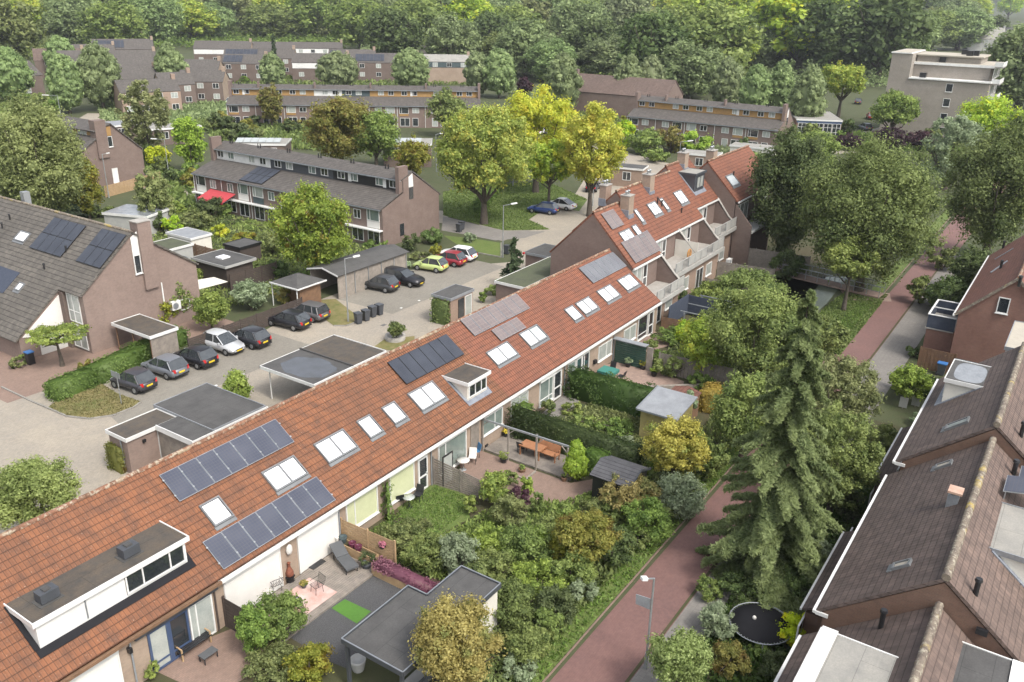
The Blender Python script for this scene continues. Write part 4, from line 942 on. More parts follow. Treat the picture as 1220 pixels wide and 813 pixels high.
s2 = flat_roof_shed('garage', 'low garage with mossy flat roof and white framed windows behind the dark pine', 'garage', 62.9, 74.0, 40.6, 44.0, 2.6, 'brick_gable', 'roof_moss', 'white_paint')
window(s2, (64.6, 40.72, .2), U, NF, 2.0, 1.9, 'glass_dark', (.5,), trans=(.3,)); window(s2, (68.2, 40.72, .1), U, NF, .9, 2.1, 'glass_dark', name='door', sill=False)
s3 = flat_roof_shed('brick_shed', 'low shed with a red lamp on its edge beside the big brick gable', 'shed', 72.5, 76.5, 43.5, 47.0, 2.6, 'brick_gable', 'roof_felt', 'zinc'); MB().ball((72.45, 47.0, 2.5), .15).build('wall_lamp', 'lamp_red', s3)
# hedge-side sheds by the parked cars
def gable_shed(name, label, x0, x1, y0, y1, he, hr, wall, roof, axis='x', over=.2, cat='shed', trim='white_paint', th=.08, open_end=False):
    t = thing(name, label, cat, ((x0+x1)/2, (y0+y1)/2, 0)); w = MB(); o = over
    if axis == 'x':
        m = (y0+y1)/2
        if not open_end: prof(w, [(y0+o, 0), (y1-o, 0), (y1-o, he-.05), (m, hr-.15), (y0+o, he-.05)], x0+o, x1-o)
        else: w.box(x0+o, x1-o, y0+o, y0+o+.08, 0, he-.05).box(x0+o, x1-o, y1-o-.08, y1-o, 0, he-.05).box(x1-o-.08, x1-o, y0+o+.08, y1-o-.08, 0, he-.05)
        A = RP('y', y0, he, (hr-he)/(m-y0)); B = RP('y', m, hr, -(hr-he)/(m-y0)); r = MB(); A.slab(r, x0, x1, y0, m, 0, -th); B.slab(r, x0, x1, m, y1, 0, -th); r.build('roof', roof, t)
        q = MB().bar((x0-.02, y0, he), (x0-.02, m, hr), .04, .14).bar((x0-.02, m, hr), (x0-.02, y1, he), .04, .14); q.build('trim', trim, t)
    else:
        m = (x0+x1)/2; prof(w, [(x0+o, 0), (x1-o, 0), (x1-o, he-.05), (m, hr-.15), (x0+o, he-.05)], y0+o, y1-o, 'y')
        A = RP('x', x0, he, (hr-he)/(m-x0)); B = RP('x', m, hr, -(hr-he)/(m-x0)); r = MB(); A.slab(r, y0, y1, x0, m, 0, -th); B.slab(r, y0, y1, m, x1, 0, -th); r.build('roof', roof, t)
        q = MB().bar((x0, y0-.02, he), (m, y0-.02, hr), .04, .14).bar((m, y0-.02, hr), (x1, y0-.02, he), .04, .14); q.build('trim', trim, t)
    w.build('wall', wall, t); return t
bs = gable_shed('long_shed', 'long wooden carport shed with shallow grey roof behind the two parked black cars', 55.6, 66.0, 56.9, 61.0, 2.4, 2.85, 'wood_grey', 'roof_felt', open_end=True)
for k in range(5): MB().box(58.0+k*1.9, 58.07+k*1.9, 57.02, 57.09, 0, 2.36).build('post', 'galvanised', bs)
hb = thing('garden_hut', 'red brown wooden hut with a pyramid felt roof at the end of the slatted fence', 'hut', (52.8, 59.2, 0)); MB().box(51.4, 54.0, 57.6, 58.0, 0, 2.3).box(52.6, 54.0, 58.0, 60.7, 0, 2.3).build('wall', 'wood_brown', hb)
b = MB().add([(50.9, 57.3, 2.3), (54.5, 57.3, 2.3), (54.5, 61.0, 2.3), (50.9, 61.0, 2.3), (52.7, 59.2, 3.0)], [(0, 1, 4), (1, 2, 4), (2, 3, 4), (3, 0, 4), (3, 2, 1, 0)]); b.build('roof', 'roof_felt', hb); MB().box(50.86, 50.94, 57.3, 61, 2.2, 2.32).box(50.9, 54.5, 57.22, 57.3, 2.2, 2.32).build('trim', 'white_paint', hb)
for x, y in ((51.0, 57.5), (51.0, 60.8)): post(hb, x, y, 2.25, 'white_paint', .045)
board_fence('dark horizontal slat fence behind the parked cars', (38.9, 57.0), (51.2, 57.15), 1.5, 'wood_dark')
# yards behind the left house
ls = flat_roof_shed('bicycle_shed', 'open wooden shelter with felt roof leaning against the left brick house', 'shed', 36.2, 38.8, 57.9, 63.0, 2.3, 'wood_weathered', 'roof_felt_brown', 'white_paint', closed=(1, 1, 0, 0))
for x, y in ((36.35, 58.1), (36.35, 62.6), (36.35, 60.4)): post(ls, x, y, 2.1, 'wood_brown', .06)
c1 = flat_roof_shed('garden_cabin', 'black cabin whose grey flat roof has a white rim and one square skylight', 'cabin', 50.8, 54.6, 67.0, 72.2, 2.6, 'wood_dark', 'roof_felt', 'grey_render', over=.3); MB().box(52.2, 53.2, 69.2, 70.2, 2.6, 2.74).build('roof_window', 'skylight_white', c1)
c2 = flat_roof_shed('garden_cabin', 'small cabin with grey sheet roof and white window near the red awning', 'cabin', 55.3, 58.1, 78.2, 82.5, 2.5, 'cream_render', 'zinc_dull', 'white_paint'); window(c2, (57.98, 79.2, 1.0), (0, 1, 0), (1, 0, 0), 1.2, .9, 'glass_dark')
c3 = flat_roof_shed('garden_cabin', 'blue grey cabin under a mossy green flat roof left of the black cabin', 'cabin', 50.9, 54.2, 76.2, 79.9, 2.6, 'grey_render', 'roof_moss', 'white_paint')
c4 = flat_roof_shed('brick_shed', 'low brick shed with dark mossy roof joined to the left house', 'shed', 46.0, 50.7, 72.5, 77.0, 2.6, 'brick_dark', 'roof_moss', 'zinc')
c5 = flat_roof_shed('garden_cabin', 'small black felted shed half hidden in the gardens near the horse chestnut', 'cabin', 57.0, 60.0, 72.5, 75.2, 2.1, 'wood_dark', 'roof_felt', 'black_plastic')
board_fence('tall brown board wall between the mossy cabin and the black cabin', (55.2, 72.4), (55.2, 79.0), 2.1, 'wood_brown')
board_fence('black slat fence below the white rimmed cabin roof', (50.9, 66.6), (56.4, 66.3), 1.9, 'wood_dark')
aw = thing('canopy', 'white fabric sun canopy stretched over the garden left of the bright green tree', 'canopy', (47.2, 65.6, 0)); MB().slab([(45.5, 64.6, 2.2), (49.4, 65.0, 1.9), (49.4, 67.0, 1.95), (45.6, 66.6, 2.5)], (0, 0, .03)).build('fabric', 'cream_render', aw)
for x, y in ((45.6, 64.7), (49.3, 65.0), (49.3, 66.9), (45.7, 66.5)): post(aw, x, y, 1.95, 'dark_metal', .03)

# ---------------------------------------------------------------- left house with grey tiled roof
t = thing('brick_house', 'large brown brick house with grey tiled roof and two dark solar arrays at the left', 'house', (39.5, 66, 0)); LH = t
LF = RP('x', 34.3, 5.0, .79); LB = RP('x', 39.5, 9.1, -.70)
w = MB(); prof(w, [(34.6, 0), (45.2, 0), (45.2, 5.0), (39.5, 8.9), (34.6, 5.05)], 63.6, 66.4, 'y'); prof(w, [(30.6, 0), (45.2, 0), (45.2, 5.0), (39.5, 8.9), (30.6, 1.9)], 66.6, 88, 'y'); w.build('wall', 'brick_left', t)
r = MB(); LF.slab(r, 63.45, 66.5, 34.3, 39.5, 0, -.15); LF.slab(r, 66.5, 90, 30.2, 34.3, 0, -.15); LF.slab(r, 66.5, 90, 34.3, 39.5, 0, -.15); LB.slab(r, 63.45, 90, 39.5, 45.4, 0, -.15); r.build('roof', 'tile_grey', t); ridge_cap(t, 63.45, 90, 39.5, 9.08, 'lichen_cap', 'y')
MB().box(40.0, 41.2, 63.35, 64.4, 4, 9.7).build('chimney', 'brick_left', t); MB().box(39.95, 41.25, 63.3, 64.45, 9.7, 9.78).build('chimney_cap', 'concrete', t)
MB().slab([(39.35, 63.58, 7.1), (39.98, 63.58, 7.1), (39.98, 63.58, 9.0), (39.35, 63.58, 8.6)], (0, -.05, 0)).build('gable_panel', 'white_paint', t)
window(t, (39.35, 63.58, 5.5), U, NF, .62, 1.6, 'glass_dark', frame='white_paint')
window(t, (34.6, 65.9, 2.4), (0, -1, 0), (-1, 0, 0), 1.7, 2.4, 'glass_curtain', (.45,), trans=(.4,), sill=False); window(t, (34.6, 65.9, .2), (0, -1, 0), (-1, 0, 0), 1.9, 2.0, 'glass_curtain', (.5,), sill=False)
MB().slab([(30.9, 66.6, 1.9), (34.58, 66.6, 4.7), (34.58, 66.6, 0), (32.1, 66.6, 0), (32.1, 66.6, 1.6)], (0, -.05, 0)).build('side_panel', 'white_screen', t)
MB().box(34.3, 34.58, 66.0, 66.6, 0, 4.8).build('pillar', 'brick_dark', t)
MB().box(42.0, 42.85, 63.1, 63.55, 1.6, 2.35).build('air_conditioner', 'white_paint', t); MB().lathe((42.3, 63.1, 2.0), [(.0, 0)]*2, 8) if False else None
q = MB(); q.tube((42.32, 63.1, 1.97), (42.32, 63.06, 1.97), .27, .27, 16); q.build('fan_grille', 'zinc', t); MB().box(41.5, 41.6, 63.5, 63.58, 2.3, 4.2).box(42.9, 44.0, 63.5, 63.58, 2.1, 2.2).box(43.1, 44.0, 63.5, 63.58, 1.2, 1.3).box(43.95, 44.03, 63.48, 63.57, 1.3, 2.1).build('pipe_cover', 'white_paint', t)
def lp(p): q = LF.at(*p); return q
def solar_x(t, rp, pts, n, rows, mat):
    q = [rp.at(*p) for p in pts]; u0, u1 = min(p[1] for p in q), max(p[1] for p in q); w0, w1 = min(p[0] for p in q), max(p[0] for p in q)
    solar(t, rp, u0, u1, w0, w1, n, mat, rows, 'black_plastic', clamps=False)
solar_x(t, LF, ((65, 261), (104, 270), (69, 305), (36, 296)), 4, 2, 'pv_black'); solar_x(t, LF, ((122, 274), (152, 281), (118, 320), (91, 312)), 3, 2, 'pv_black')
for pts in (((28, 277), (37, 280), (27, 288), (17, 285)), ((25, 338), (30, 340), (22, 346), (18, 344))):
    q = [LF.at(*p) for p in pts]; roof_window(t, LF, min(p[1] for p in q)+.1, max(p[1] for p in q)-.1, min(p[0] for p in q), max(p[0] for p in q), 1)
for px, py in ((12, 262), (3, 272), (53, 321), (79, 300)):
    q = LF.at(px, py); vent_pipe(t, tuple(q), .4)
q = LB.at(43, 243); MB().box(39.9, 40.5, 80.2, 80.8, 8.4, 9.9).build('chimney', 'galvanised', t)
q = MB(); LF.slab(q, 72.4, 77, 32.8, 34.5, .01, .05); q.build('roof_opening', 'slate_blue', t)
wb = thing('wheelie_bin', 'dark wheeled bin with a bright blue lid against the left house', 'bin', G(37, 434)); BX = G(37, 434)
MB().slab([(BX[0]-.24, BX[1]-.26, .05), (BX[0]+.24, BX[1]-.26, .05), (BX[0]+.24, BX[1]+.26, .05), (BX[0]-.24, BX[1]+.26, .05)], (0, 0, .95)).build('bin_body', 'black_plastic', wb); MB().box(BX[0]-.28, BX[0]+.28, BX[1]-.32, BX[1]+.3, 1.0, 1.08).build('lid', 'blue_bright', wb)
# ---------------------------------------------------------------- stepped houses along the right edge (ridge runs with the path)
def house_r(x0, x1, ze, zr, ye, label, yb=-3.0, roof='tile_umber', roof2='tile_umber_light', wall='brick_umber', cap='lichen_cap', yr=1.2):
    t = thing('stepped_house', label, 'house', ((x0+x1)/2, yr, 0), 0, 'stepped houses along the footway')
    s = (zr-ze)/(ye-yr); F = RP('y', ye, ze, -s); B = RP('y', yr, zr, s)
    w = MB(); prof(w, [(yb+.2, 0), (ye-.3, 0), (ye-.3, ze+.02), (yr, zr-.25), (yb+.2, B.z(yb)-.1)], x0+.03, x1-.03); w.build('wall', wall, t)
    r = MB(); F.slab(r, x0, x1, yr, ye, 0, -.14); r.build('roof', roof, t); r = MB(); B.slab(r, x0, x1, yb, yr, 0, -.14); r.build('roof', roof2, t)  # slope facing the sun takes lighter tiles: its sunlight is in the colour
    ridge_cap(t, x0-.02, x1, yr, zr+.02, cap, r=.17)
    MB().box(x0-.05, x1, ye+.0, ye+.13, ze-.16, ze-.03).box(x0-.05, x0+.02, ye-.5, ye, ze-.2, ze-.04).build('gutter', 'white_paint', t)
    return t, F, B
R1, FR1, BR1 = house_r(44.6, 57.4, 5.2, 8.6, 5.3, 'brown roofed house carrying the white framed flat dormer with a wet roof')
R2, FR2, BR2 = house_r(31.35, 44.55, 4.32, 7.82, 5.5, 'middle brown roofed house at right, with a copper capped vent on its slope')
R3, FR3, BR3 = house_r(18.0, 31.3, 2.85, 6.6, 5.85, 'nearest brown roofed house, bottom right corner, with two flat dormers')
for h, rp, x0, x1 in ((R1, FR1, 45, 57), (R2, FR2, 31.8, 44)):
    x0e, x1e = (33.4, 40.6) if h is R2 else (46.5, 54.5); e = MB().box(x0e+.1, x1e-.1, 5.25, 6.3, 0, 2.35); e.build('ground_floor', 'brick_umber', h); q = RP('y', 6.45, 2.55, -.55); r = MB(); q = q; q.slab(r, x0e, x1e, 5.22, 6.45, 0, -.1); r.build('lean_to_roof', 'tile_umber', h); MB().box(x0e, x1e, 6.46, 6.55, 2.43, 2.54).build('gutter', 'white_paint', h)
    for k in range(3): window(h, (x0+2.2+k*4, 5.2, 3.0), (-1, 0, 0), (0, 1, 0), 1.4, 1.1, 'glass_curtain', (.5,)); window(h, (x0+2.2+k*4, 6.3, .9), (-1, 0, 0), (0, 1, 0), 1.3, 1.2, 'glass_dark', (.5,))
dormer(R1, FR1, 51.95, 55.2, 4.42, 7.5, 'cream_render', 'roof_felt', 'white_paint', [(52.3, 54.9, 6.2, 7.1, (.5,))], 'glass_dark', over=.12)
b = MB(); n = 20; pts = [(53.6+1.5*abs(math.cos(i*6.283/n))**.6*math.copysign(1, math.cos(i*6.283/n)), 3.4+.82*abs(math.sin(i*6.283/n))**.6*math.copysign(1, math.sin(i*6.283/n)), 7.492) for i in range(n)]; b.add(pts, [tuple(range(n))]); b.build('rain_puddle', 'water_wet', R1)
def rwin(t, rp, px, py, du, dw, m='skylight_grey'):
    q = rp.at(px, py); roof_window(t, rp, q[0]-du, q[0]+du, q[1]-dw, q[1]+dw, 1, m)
rwin(R1, FR1, 1141, 506, .28, .42, 'skylight_grey'); rwin(R2, FR2, 1125, 555, .2, .26, 'roof_gravel'); rwin(R2, FR2, 1075, 674, .18, .24, 'roof_gravel')
q = FR2.at(1135, 600); c = MB().slab([(q[0]-.25, q[1]-.2, q[2]-.1), (q[0]+.25, q[1]-.2, q[2]-.1), (q[0]+.2, q[1]+.25, q[2]-.3), (q[0]-.2, q[1]+.25, q[2]-.3)], (0, 0, .75)).build('roof_vent', 'zinc_dull', R2); sub(MB().box(q[0]-.33, q[0]+.33, q[1]-.3, q[1]+.28, q[2]+.62, q[2]+.72), 'vent_cap', 'copper', c, R2)
q = BR2.at(1207, 566); vent_pipe(R2, tuple(q-np.array([0, 0, .1])), .8, r=.11); q = BR2.at(1162, 708); vent_pipe(R2, tuple(q-np.array([0, 0, .1])), .7, r=.1); q = FR3.at(1049, 748); vent_pipe(R3, tuple(q-np.array([0, 0, .1])), .85, r=.1)
q = BR1.at(1216, 520); vent_pipe(R1, (q[0], q[1], q[2]-.1), .8, r=.1)
window(R2, (31.38, .0, 5.4), (0, -1, 0), (-1, 0, 0), .01, .01) if False else None
MB().box(31.2, 31.34, -.55, -.15, 6.0, 6.25).build('wall_vent', 'black_plastic', R2)
# tilted panels on the sunny slope and the flat terraces behind the ridges
st = MB(); 
def tilt(t, x0, x1, y0, y1, z0, z1, n):
    for i in range(n):
        a = y0+(y1-y0)*i/n; c = y0+(y1-y0)*(i+.96)/n; za = z0+(z1-z0)*i/n; zc = z0+(z1-z0)*(i+.96)/n
        p = MB().slab([(x0, a, za), (x1, a, za), (x1, c, zc), (x0, c, zc)], (0, 0, .04)).build('solar_panel', 'galvanised', t)
        k = MB().slab([(x0+.03, a+.03, za+.045), (x1-.03, a+.03, za+.045), (x1-.03, c-.03, zc+.045), (x0+.03, c-.03, zc+.045)], (0, 0, .008)); sub(k, 'solar_cells', 'pv_blue', p, t)
tilt(R2, 40.4, 42.1, -2.6, .25, 7.9, 7.3, 3); tilt(R2, 42.5, 43.9, -2.2, -.2, 7.4, 7.1, 2)
MB().bar((40.5, .1, 6.4), (40.5, .1, 7.35), .05).bar((42.0, .1, 6.4), (42.0, .1, 7.35), .05).bar((40.5, -2.0, 5.2), (40.5, -2.0, 7.6), .05).build('panel_frame', 'galvanised', R2)
o = dormer(R2, BR2, 36.0, 40.0, -2.6, 6.95, 'cream_render', 'roof_felt_pale', 'zinc', [], 'glass_dark', over=.1)
o = dormer(R3, FR3, 24.2, 28.1, 4.55, 6.0, 'white_paint', 'roof_felt_pale', 'white_paint', [(24.6, 27.8, 4.2, 5.5, (.33, .66))], 'glass_dark', over=.12, flash='zinc')
MB().box(24.0, 28.3, 4.05, 4.62, 6.0, 6.05).build('dormer_edge', 'white_paint', R3)
o = dormer(R3, BR3, 24.5, 30.7, -2.0, 5.75, 'white_paint', 'roof_felt', 'white_paint', [], 'glass_dark', over=.1, flash='zinc')
MB().box(24.4, 30.8, -2.1, -1.5, 5.75, 5.8).build('dormer_edge', 'white_paint', R3)
# far house of that side, with the blue screened terrace
t = thing('brick_house', 'red brown roofed house end on, its brick gable beside the path junction', 'house', (79, 2.9, 0)); RR = t
Fp = RP('y', 6.6, 4.9, -1.0); Bp = RP('y', 2.95, 8.55, 1.0); w = MB(); prof(w, [(-1.2, 0), (6.35, 0), (6.35, 4.9), (2.95, 8.3), (-1.2, 4.2)], 72.4, 92); w.build('wall', 'brick_red', t)
r = MB(); Fp.slab(r, 72.2, 92.2, 2.95, 6.6, 0, -.14); Bp.slab(r, 72.2, 92.2, -1.4, 2.95, 0, -.14); r.build('roof', 'tile_redbrown', t); ridge_cap(t, 72.2, 92.2, 2.95, 8.55, 'lichen_cap_red'); MB().box(72.1, 92.2, 6.6, 6.72, 4.74, 4.88).build('gutter', 'white_paint', t)
MB().bar((72.2, 6.6, 4.85), (72.2, 2.95, 8.5), .06, .2).bar((72.2, 2.95, 8.5), (72.2, -1.4, 4.2), .06, .2).build('verge_tiles', 'lichen_cap', t)
window(t, (72.38, 3.9, 5.6), (0, -1, 0), (-1, 0, 0), .8, 1.25, 'glass_dark', frame='white_paint')
for px, py in ((1195, 296), (1214, 340), (1192, 320)): q = Fp.at(px, py); vent_pipe(t, tuple(q-np.array([0, 0, .1])), .7, r=.1)
for pts in (((1185, 310), (1207, 297)), ((1180, 326), (1200, 312))):
    q, p = Fp.at(*pts[0]), Fp.at(*pts[1]); MB().bar(tuple(q+[0, 0, .08]), tuple(p+[0, 0, .08]), .12, .06).build('snow_rail', 'zinc', t)
e = thing('annexe', 'low brick annexe under a dark blue screened roof terrace at the path edge', 'annexe', (74.8, 7.4, 0)); MB().box(73.4, 77.6, 6.45, 8.5, 0, 2.9).build('wall', 'brick_red', e); MB().box(73.3, 77.7, 6.5, 8.6, 2.9, 3.0).build('roof', 'concrete', e)
MB().box(73.35, 73.4, 6.5, 8.55, 3.0, 4.1).box(73.4, 77.65, 8.5, 8.55, 3.0, 4.1).box(77.6, 77.65, 6.5, 8.5, 3.0, 4.1).build('screen', 'slate_blue', e)
MB().box(73.3, 73.42, 6.5, 8.6, 4.1, 4.16).box(73.42, 77.7, 8.46, 8.6, 4.1, 4.16).box(77.58, 77.7, 6.5, 8.46, 4.1, 4.16).bar((75.5, 6.5, 4.12), (75.5, 8.5, 4.12), .07).build('rail', 'white_paint', e)
wl = thing('garden_wall', 'dark green boarded wall standing between the brown roof and the far brick gable', 'wall', (62, 3.5, 0)); MB().box(61.8, 62.0, .5, 5.0, 0, 5.1).build('boards', 'teal_paint', wl)
cb = flat_roof_shed('roof_lookout', 'square flat roofed box with pale gravel roof behind the brown ridge', 'roof box', 60.2, 66.0, -2.2, 2.3, 7.2, 'grey_render', 'roof_gravel', 'zinc', over=.1)
board_fence('brown plank fence closing the yard beside the blue lidded bin', (71.8, 8.4), (71.8, 5.8), 1.8, 'wood_brown', 'vertical')
MB().slab([(60.5, 7.5, 1.2), (60.55, 7.0, 1.2), (60.55, 7.0, 1.7), (60.5, 7.5, 1.7)], (-.03, 0, 0)).build('notice', 'white_paint', None, origin=(60.5, 7.25, 1.2)) if False else None

# ---------------------------------------------------------------- terraces with a windowed upper storey
def terrace_c(pl, pr, z0, n, label, far, wall='brick_gable', lower='tile_slate', clere=('white_paint',), depthm=10.8, seed=1, fixed=None, group=None, ends=(1, 1), ang=None, length=None, winmat=('glass_curtain', 'glass_dark'), cols=None, nm='terraced_house', s=1.0):
    A = np.array(G(*pl, z0)); Bp_ = np.array(G(*pr, z0)) if pr is not None else None
    if fixed: A = np.array([fixed[0], fixed[1], 0.])
    if ang is None: d = Bp_-A; ang = math.atan2(d[1], d[0]); length = math.hypot(d[0], d[1])
    q = random.Random(seed); W = length/n; ux, uy = math.cos(ang), math.sin(ang)
    for i in range(n):
        lab = label[i] if isinstance(label, (list, tuple)) else label
        t = thing(nm, lab, 'house', (A[0]+ux*W*i, A[1]+uy*W*i, 0), ang, group)
        e = .003; m = i % 2 == 1; D = depthm; z1 = z0+1.4; z2 = z1+1.35; zr = z2+.75; yb = D
        w = MB(); prof(w, [(.3, 0), (D-.3, 0), (D-.3, z0), (5.6, zr-.2), (4.0, z2-.1), (4.0, z1), (.3, z0+.02)], e, W-e); w.build('wall', wall, t, local=True)
        r = MB(); L = RP('y', 0, z0, (z1-z0)/3.95); L.slab(r, e, W-e, 0, 3.95, 0, -.14); r.build('roof', lower, t, local=True)
        r = MB(); P2 = RP('y', 3.6, z2, (zr-z2)/2.2); P2.slab(r, e, W-e, 3.6, 5.8, 0, -.14); P3 = RP('y', 5.8, zr, -(zr-z0)/(D-5.8)); P3.slab(r, e, W-e, 5.8, D+.1, 0, -.14); r.build('upper_roof', lower, t, local=True)
        cm = clere[i % len(clere)]; MB().box(e, W-e, 3.9, 3.99, z1, z2-.1).build('upper_panel', cm, t, local=True)
        MB().box(e, W-e, -.13, -.01, z0-.18, z0-.05).box(e, W-e, 3.45, 3.58, z2-.14, z2-.02).build('gutter', 'zinc', t, local=True)
        def fw(a, b, c, d, y, mat, mull=(), fr='white_paint'):
            if m: a, b = W-b, W-a
            return window(t, (a, y, c), U, NF, b-a, d-c, mat, mull, frame=fr, local=True, sill=False)
        wm = lambda: winmat[q.randrange(len(winmat))]
        fw(.8, 2.0, z1+.25, z2-.2, 3.9, 'glass_dark', (.5,)); fw(2.9, 4.1, z1+.25, z2-.2, 3.9, wm(), (.4,))
        if cm == 'black_plastic' or q.random() < .3: MB().box(W*.5-.25, W*.5+.25, 3.87, 3.9, z1+.1, z2-.12).build('panel', 'white_paint', t, local=True)
        if not far:
            a = .45; fw(a, a+1.9, z0-1.55, z0-.2, .3, wm(), (.25,)); xa, xb = (a, a+1.9) if not m else (W-a-1.9, W-a); MB().box(xa, xb, .24, .3, z0-2.35, z0-1.6).build('window_panel', 'white_screen' if i != 2 else 'teal_paint', t, local=True)
            fw(3.3, 4.4, z0-1.6, z0-.5, .3, wm(), (.5,))
            MB().box(e, W-e, -.35, .3, z0-2.55, z0-2.42).build('canopy', 'white_paint', t, local=True); fw(.5, 2.3, .1, z0-2.6, .3, 'glass_dark', (.5,)); fw(3.0, 4.8, .3, z0-2.6, .3, 'glass_dark', (.5,))
            MB().tube((.05, .22, 0), (.05, .22, z0-.1), .05).build('downpipe', 'white_paint', t, local=True)
        else:
            fw(.5, 2.4, z0-1.65, z0-.35, .3, wm(), (.25,)); fw(3.2, 4.6, z0-1.5, z0-.45, .3, wm(), (.5,)); MB().box(.5 if not m else W-2.4, 2.4 if not m else W-.5, .25, .3, z0-2.1, z0-1.68).build('window_panel', 'panel_yellow', t, local=True)
            fw(.6, 2.6, .3, z0-2.5, .3, 'glass_dark', (.5,)); fw(3.2, 4.4, .3, z0-2.5, .3, wm())
            MB().tube((.05, .22, 0), (.05, .22, z0-.1), .05).build('downpipe', 'white_paint', t, local=True)
        if (i == 0 and ends[0]) or (i == n-1 and ends[1]):
            xa = (.02, .55) if i == 0 else (W-.55, W-.02); MB().box(xa[0], xa[1], 3.3, 4.9, z0, zr+.75).build('chimney', wall, t, local=True)
            if i == n-1:
                MB().slab([(W, 4.95, z1+.3), (W, 5.75, z1+.3), (W, 5.65, zr-.25), (W, 4.95, z2+.15)], (.03, 0, 0)).build('gable_panel', 'white_paint', t, local=True)
                MB().box(W, W+.04, 5.0, 5.7, z1-1.1, z1+.25).build('window', 'glass_dark', t, local=True); MB().box(W, W+.04, 3.2, 3.9, .8, 2.2).build('window', 'glass_dark', t, local=True)
        elif far and i % 2: MB().box(-.02, .3, 4.2, 5.2, z1, zr+.6).build('chimney', wall, t, local=True)
        for k in range(2): vx = W*.3+k*.45; zz = zr-.15; MB().tube((vx, 5.4, zz), (vx, 5.4, zz+.55), .07).build('vent_pipe', 'black_plastic', t, local=True)
    return A, ang, W
LC = ['white paneled end house of the dark row, beside the red awning', 'house of the dark row above the red awning', 'house of the dark row carrying the black solar panels', 'house of the dark row just right of the solar panels, behind the horse chestnut', 'house of the dark row between the horse chestnut and the gable house', 'gable end house of the dark row, its blank brick wall facing the white car']
_, _, WC = terrace_c((228.9, 206), None, 4.5, 6, LC, False, fixed=(71.2, 98.7), ang=-math.pi/2, length=33.2, clere=('white_paint', 'white_paint', 'anthracite', 'anthracite', 'black_plastic', 'black_plastic'), winmat=('glass_green', 'glass_curtain', 'glass_dark'), seed=4, group='houses of the dark roofed row')
ro = [o for o in COL.objects if o.get('label') == LC[2]][0]
L = RP('y', 0, 4.5, 1.45/3.95)
for i in range(4):
    for j in range(2):
        g = MB(); L.slab(g, -2.0+i*1.05+.02, -2.0+(i+1)*1.05-.02, .35+j*1.65, .35+(j+1)*1.65-.03, .06, .12); o = g.build('solar_panel', 'black_plastic', ro, local=True)
        g = MB(); L.slab(g, -2.0+i*1.05+.05, -2.0+(i+1)*1.05-.05, .38+j*1.65, .35+(j+1)*1.65-.06, .11, .126); k = g.build('solar_cells', 'pv_black', o, local=True)
aw = thing('awning', 'bright red sloping awning over the garden doors of the dark roofed row', 'awning', (70.6, 93.0, 2.2))
MB().slab([(71.35, 95.3, 2.75), (71.35, 90.4, 2.75), (69.2, 90.4, 2.0), (69.2, 95.3, 2.0)], (0, 0, .05)).build('fabric', 'awning_red', aw); MB().box(69.15, 69.2, 90.4, 95.3, 1.82, 2.06).build('valance', 'awning_red', aw); MB().bar((71.4, 90.5, 2.3), (69.25, 90.5, 1.98), .04).bar((71.4, 95.2, 2.3), (69.25, 95.2, 1.98), .04).build('arm', 'galvanised', aw)
LE = ['left end house of the row with yellow upper panels at right, with a chimney', 'second house from the left of the yellow paneled row at right', 'middle house of the yellow paneled row at right', 'fourth house of the yellow paneled row, with ivy on its wall', 'right end house of the yellow paneled row, with a white flat canopy']
terrace_c((749, 138), None, 4.5, 5, LE, True, fixed=(159.6, 79.8), ang=RAD(-88), length=30.2, clere=('panel_yellow',), seed=9, group='houses of the yellow paneled row at the right')
LD = ['left end house of the wide yellow paneled row in the background', 'second house of the wide background row, behind a rusty brown tree', 'background row house with one yellow upper panel and white windows', 'background row house with a blank white upper storey', 'background row house with a long strip of upper windows', 'background row house right of the middle chimney, yellow paneled', 'background row house with paired white windows above the autumn tree', 'background row house half behind the bushy green tree', 'right end house of the wide background row, partly behind yellow leaves']
terrace_c((287, 124), None, 4.5, 9, LD, True, fixed=(119.5, 151.5), ang=RAD(-52.5), length=52.5, clere=('panel_yellow', 'panel_yellow', 'panel_yellow', 'white_paint', 'teal_paint', 'panel_yellow', 'panel_yellow', 'panel_yellow', 'panel_yellow'), lower='tile_slate', seed=12, group='houses of the wide background row')
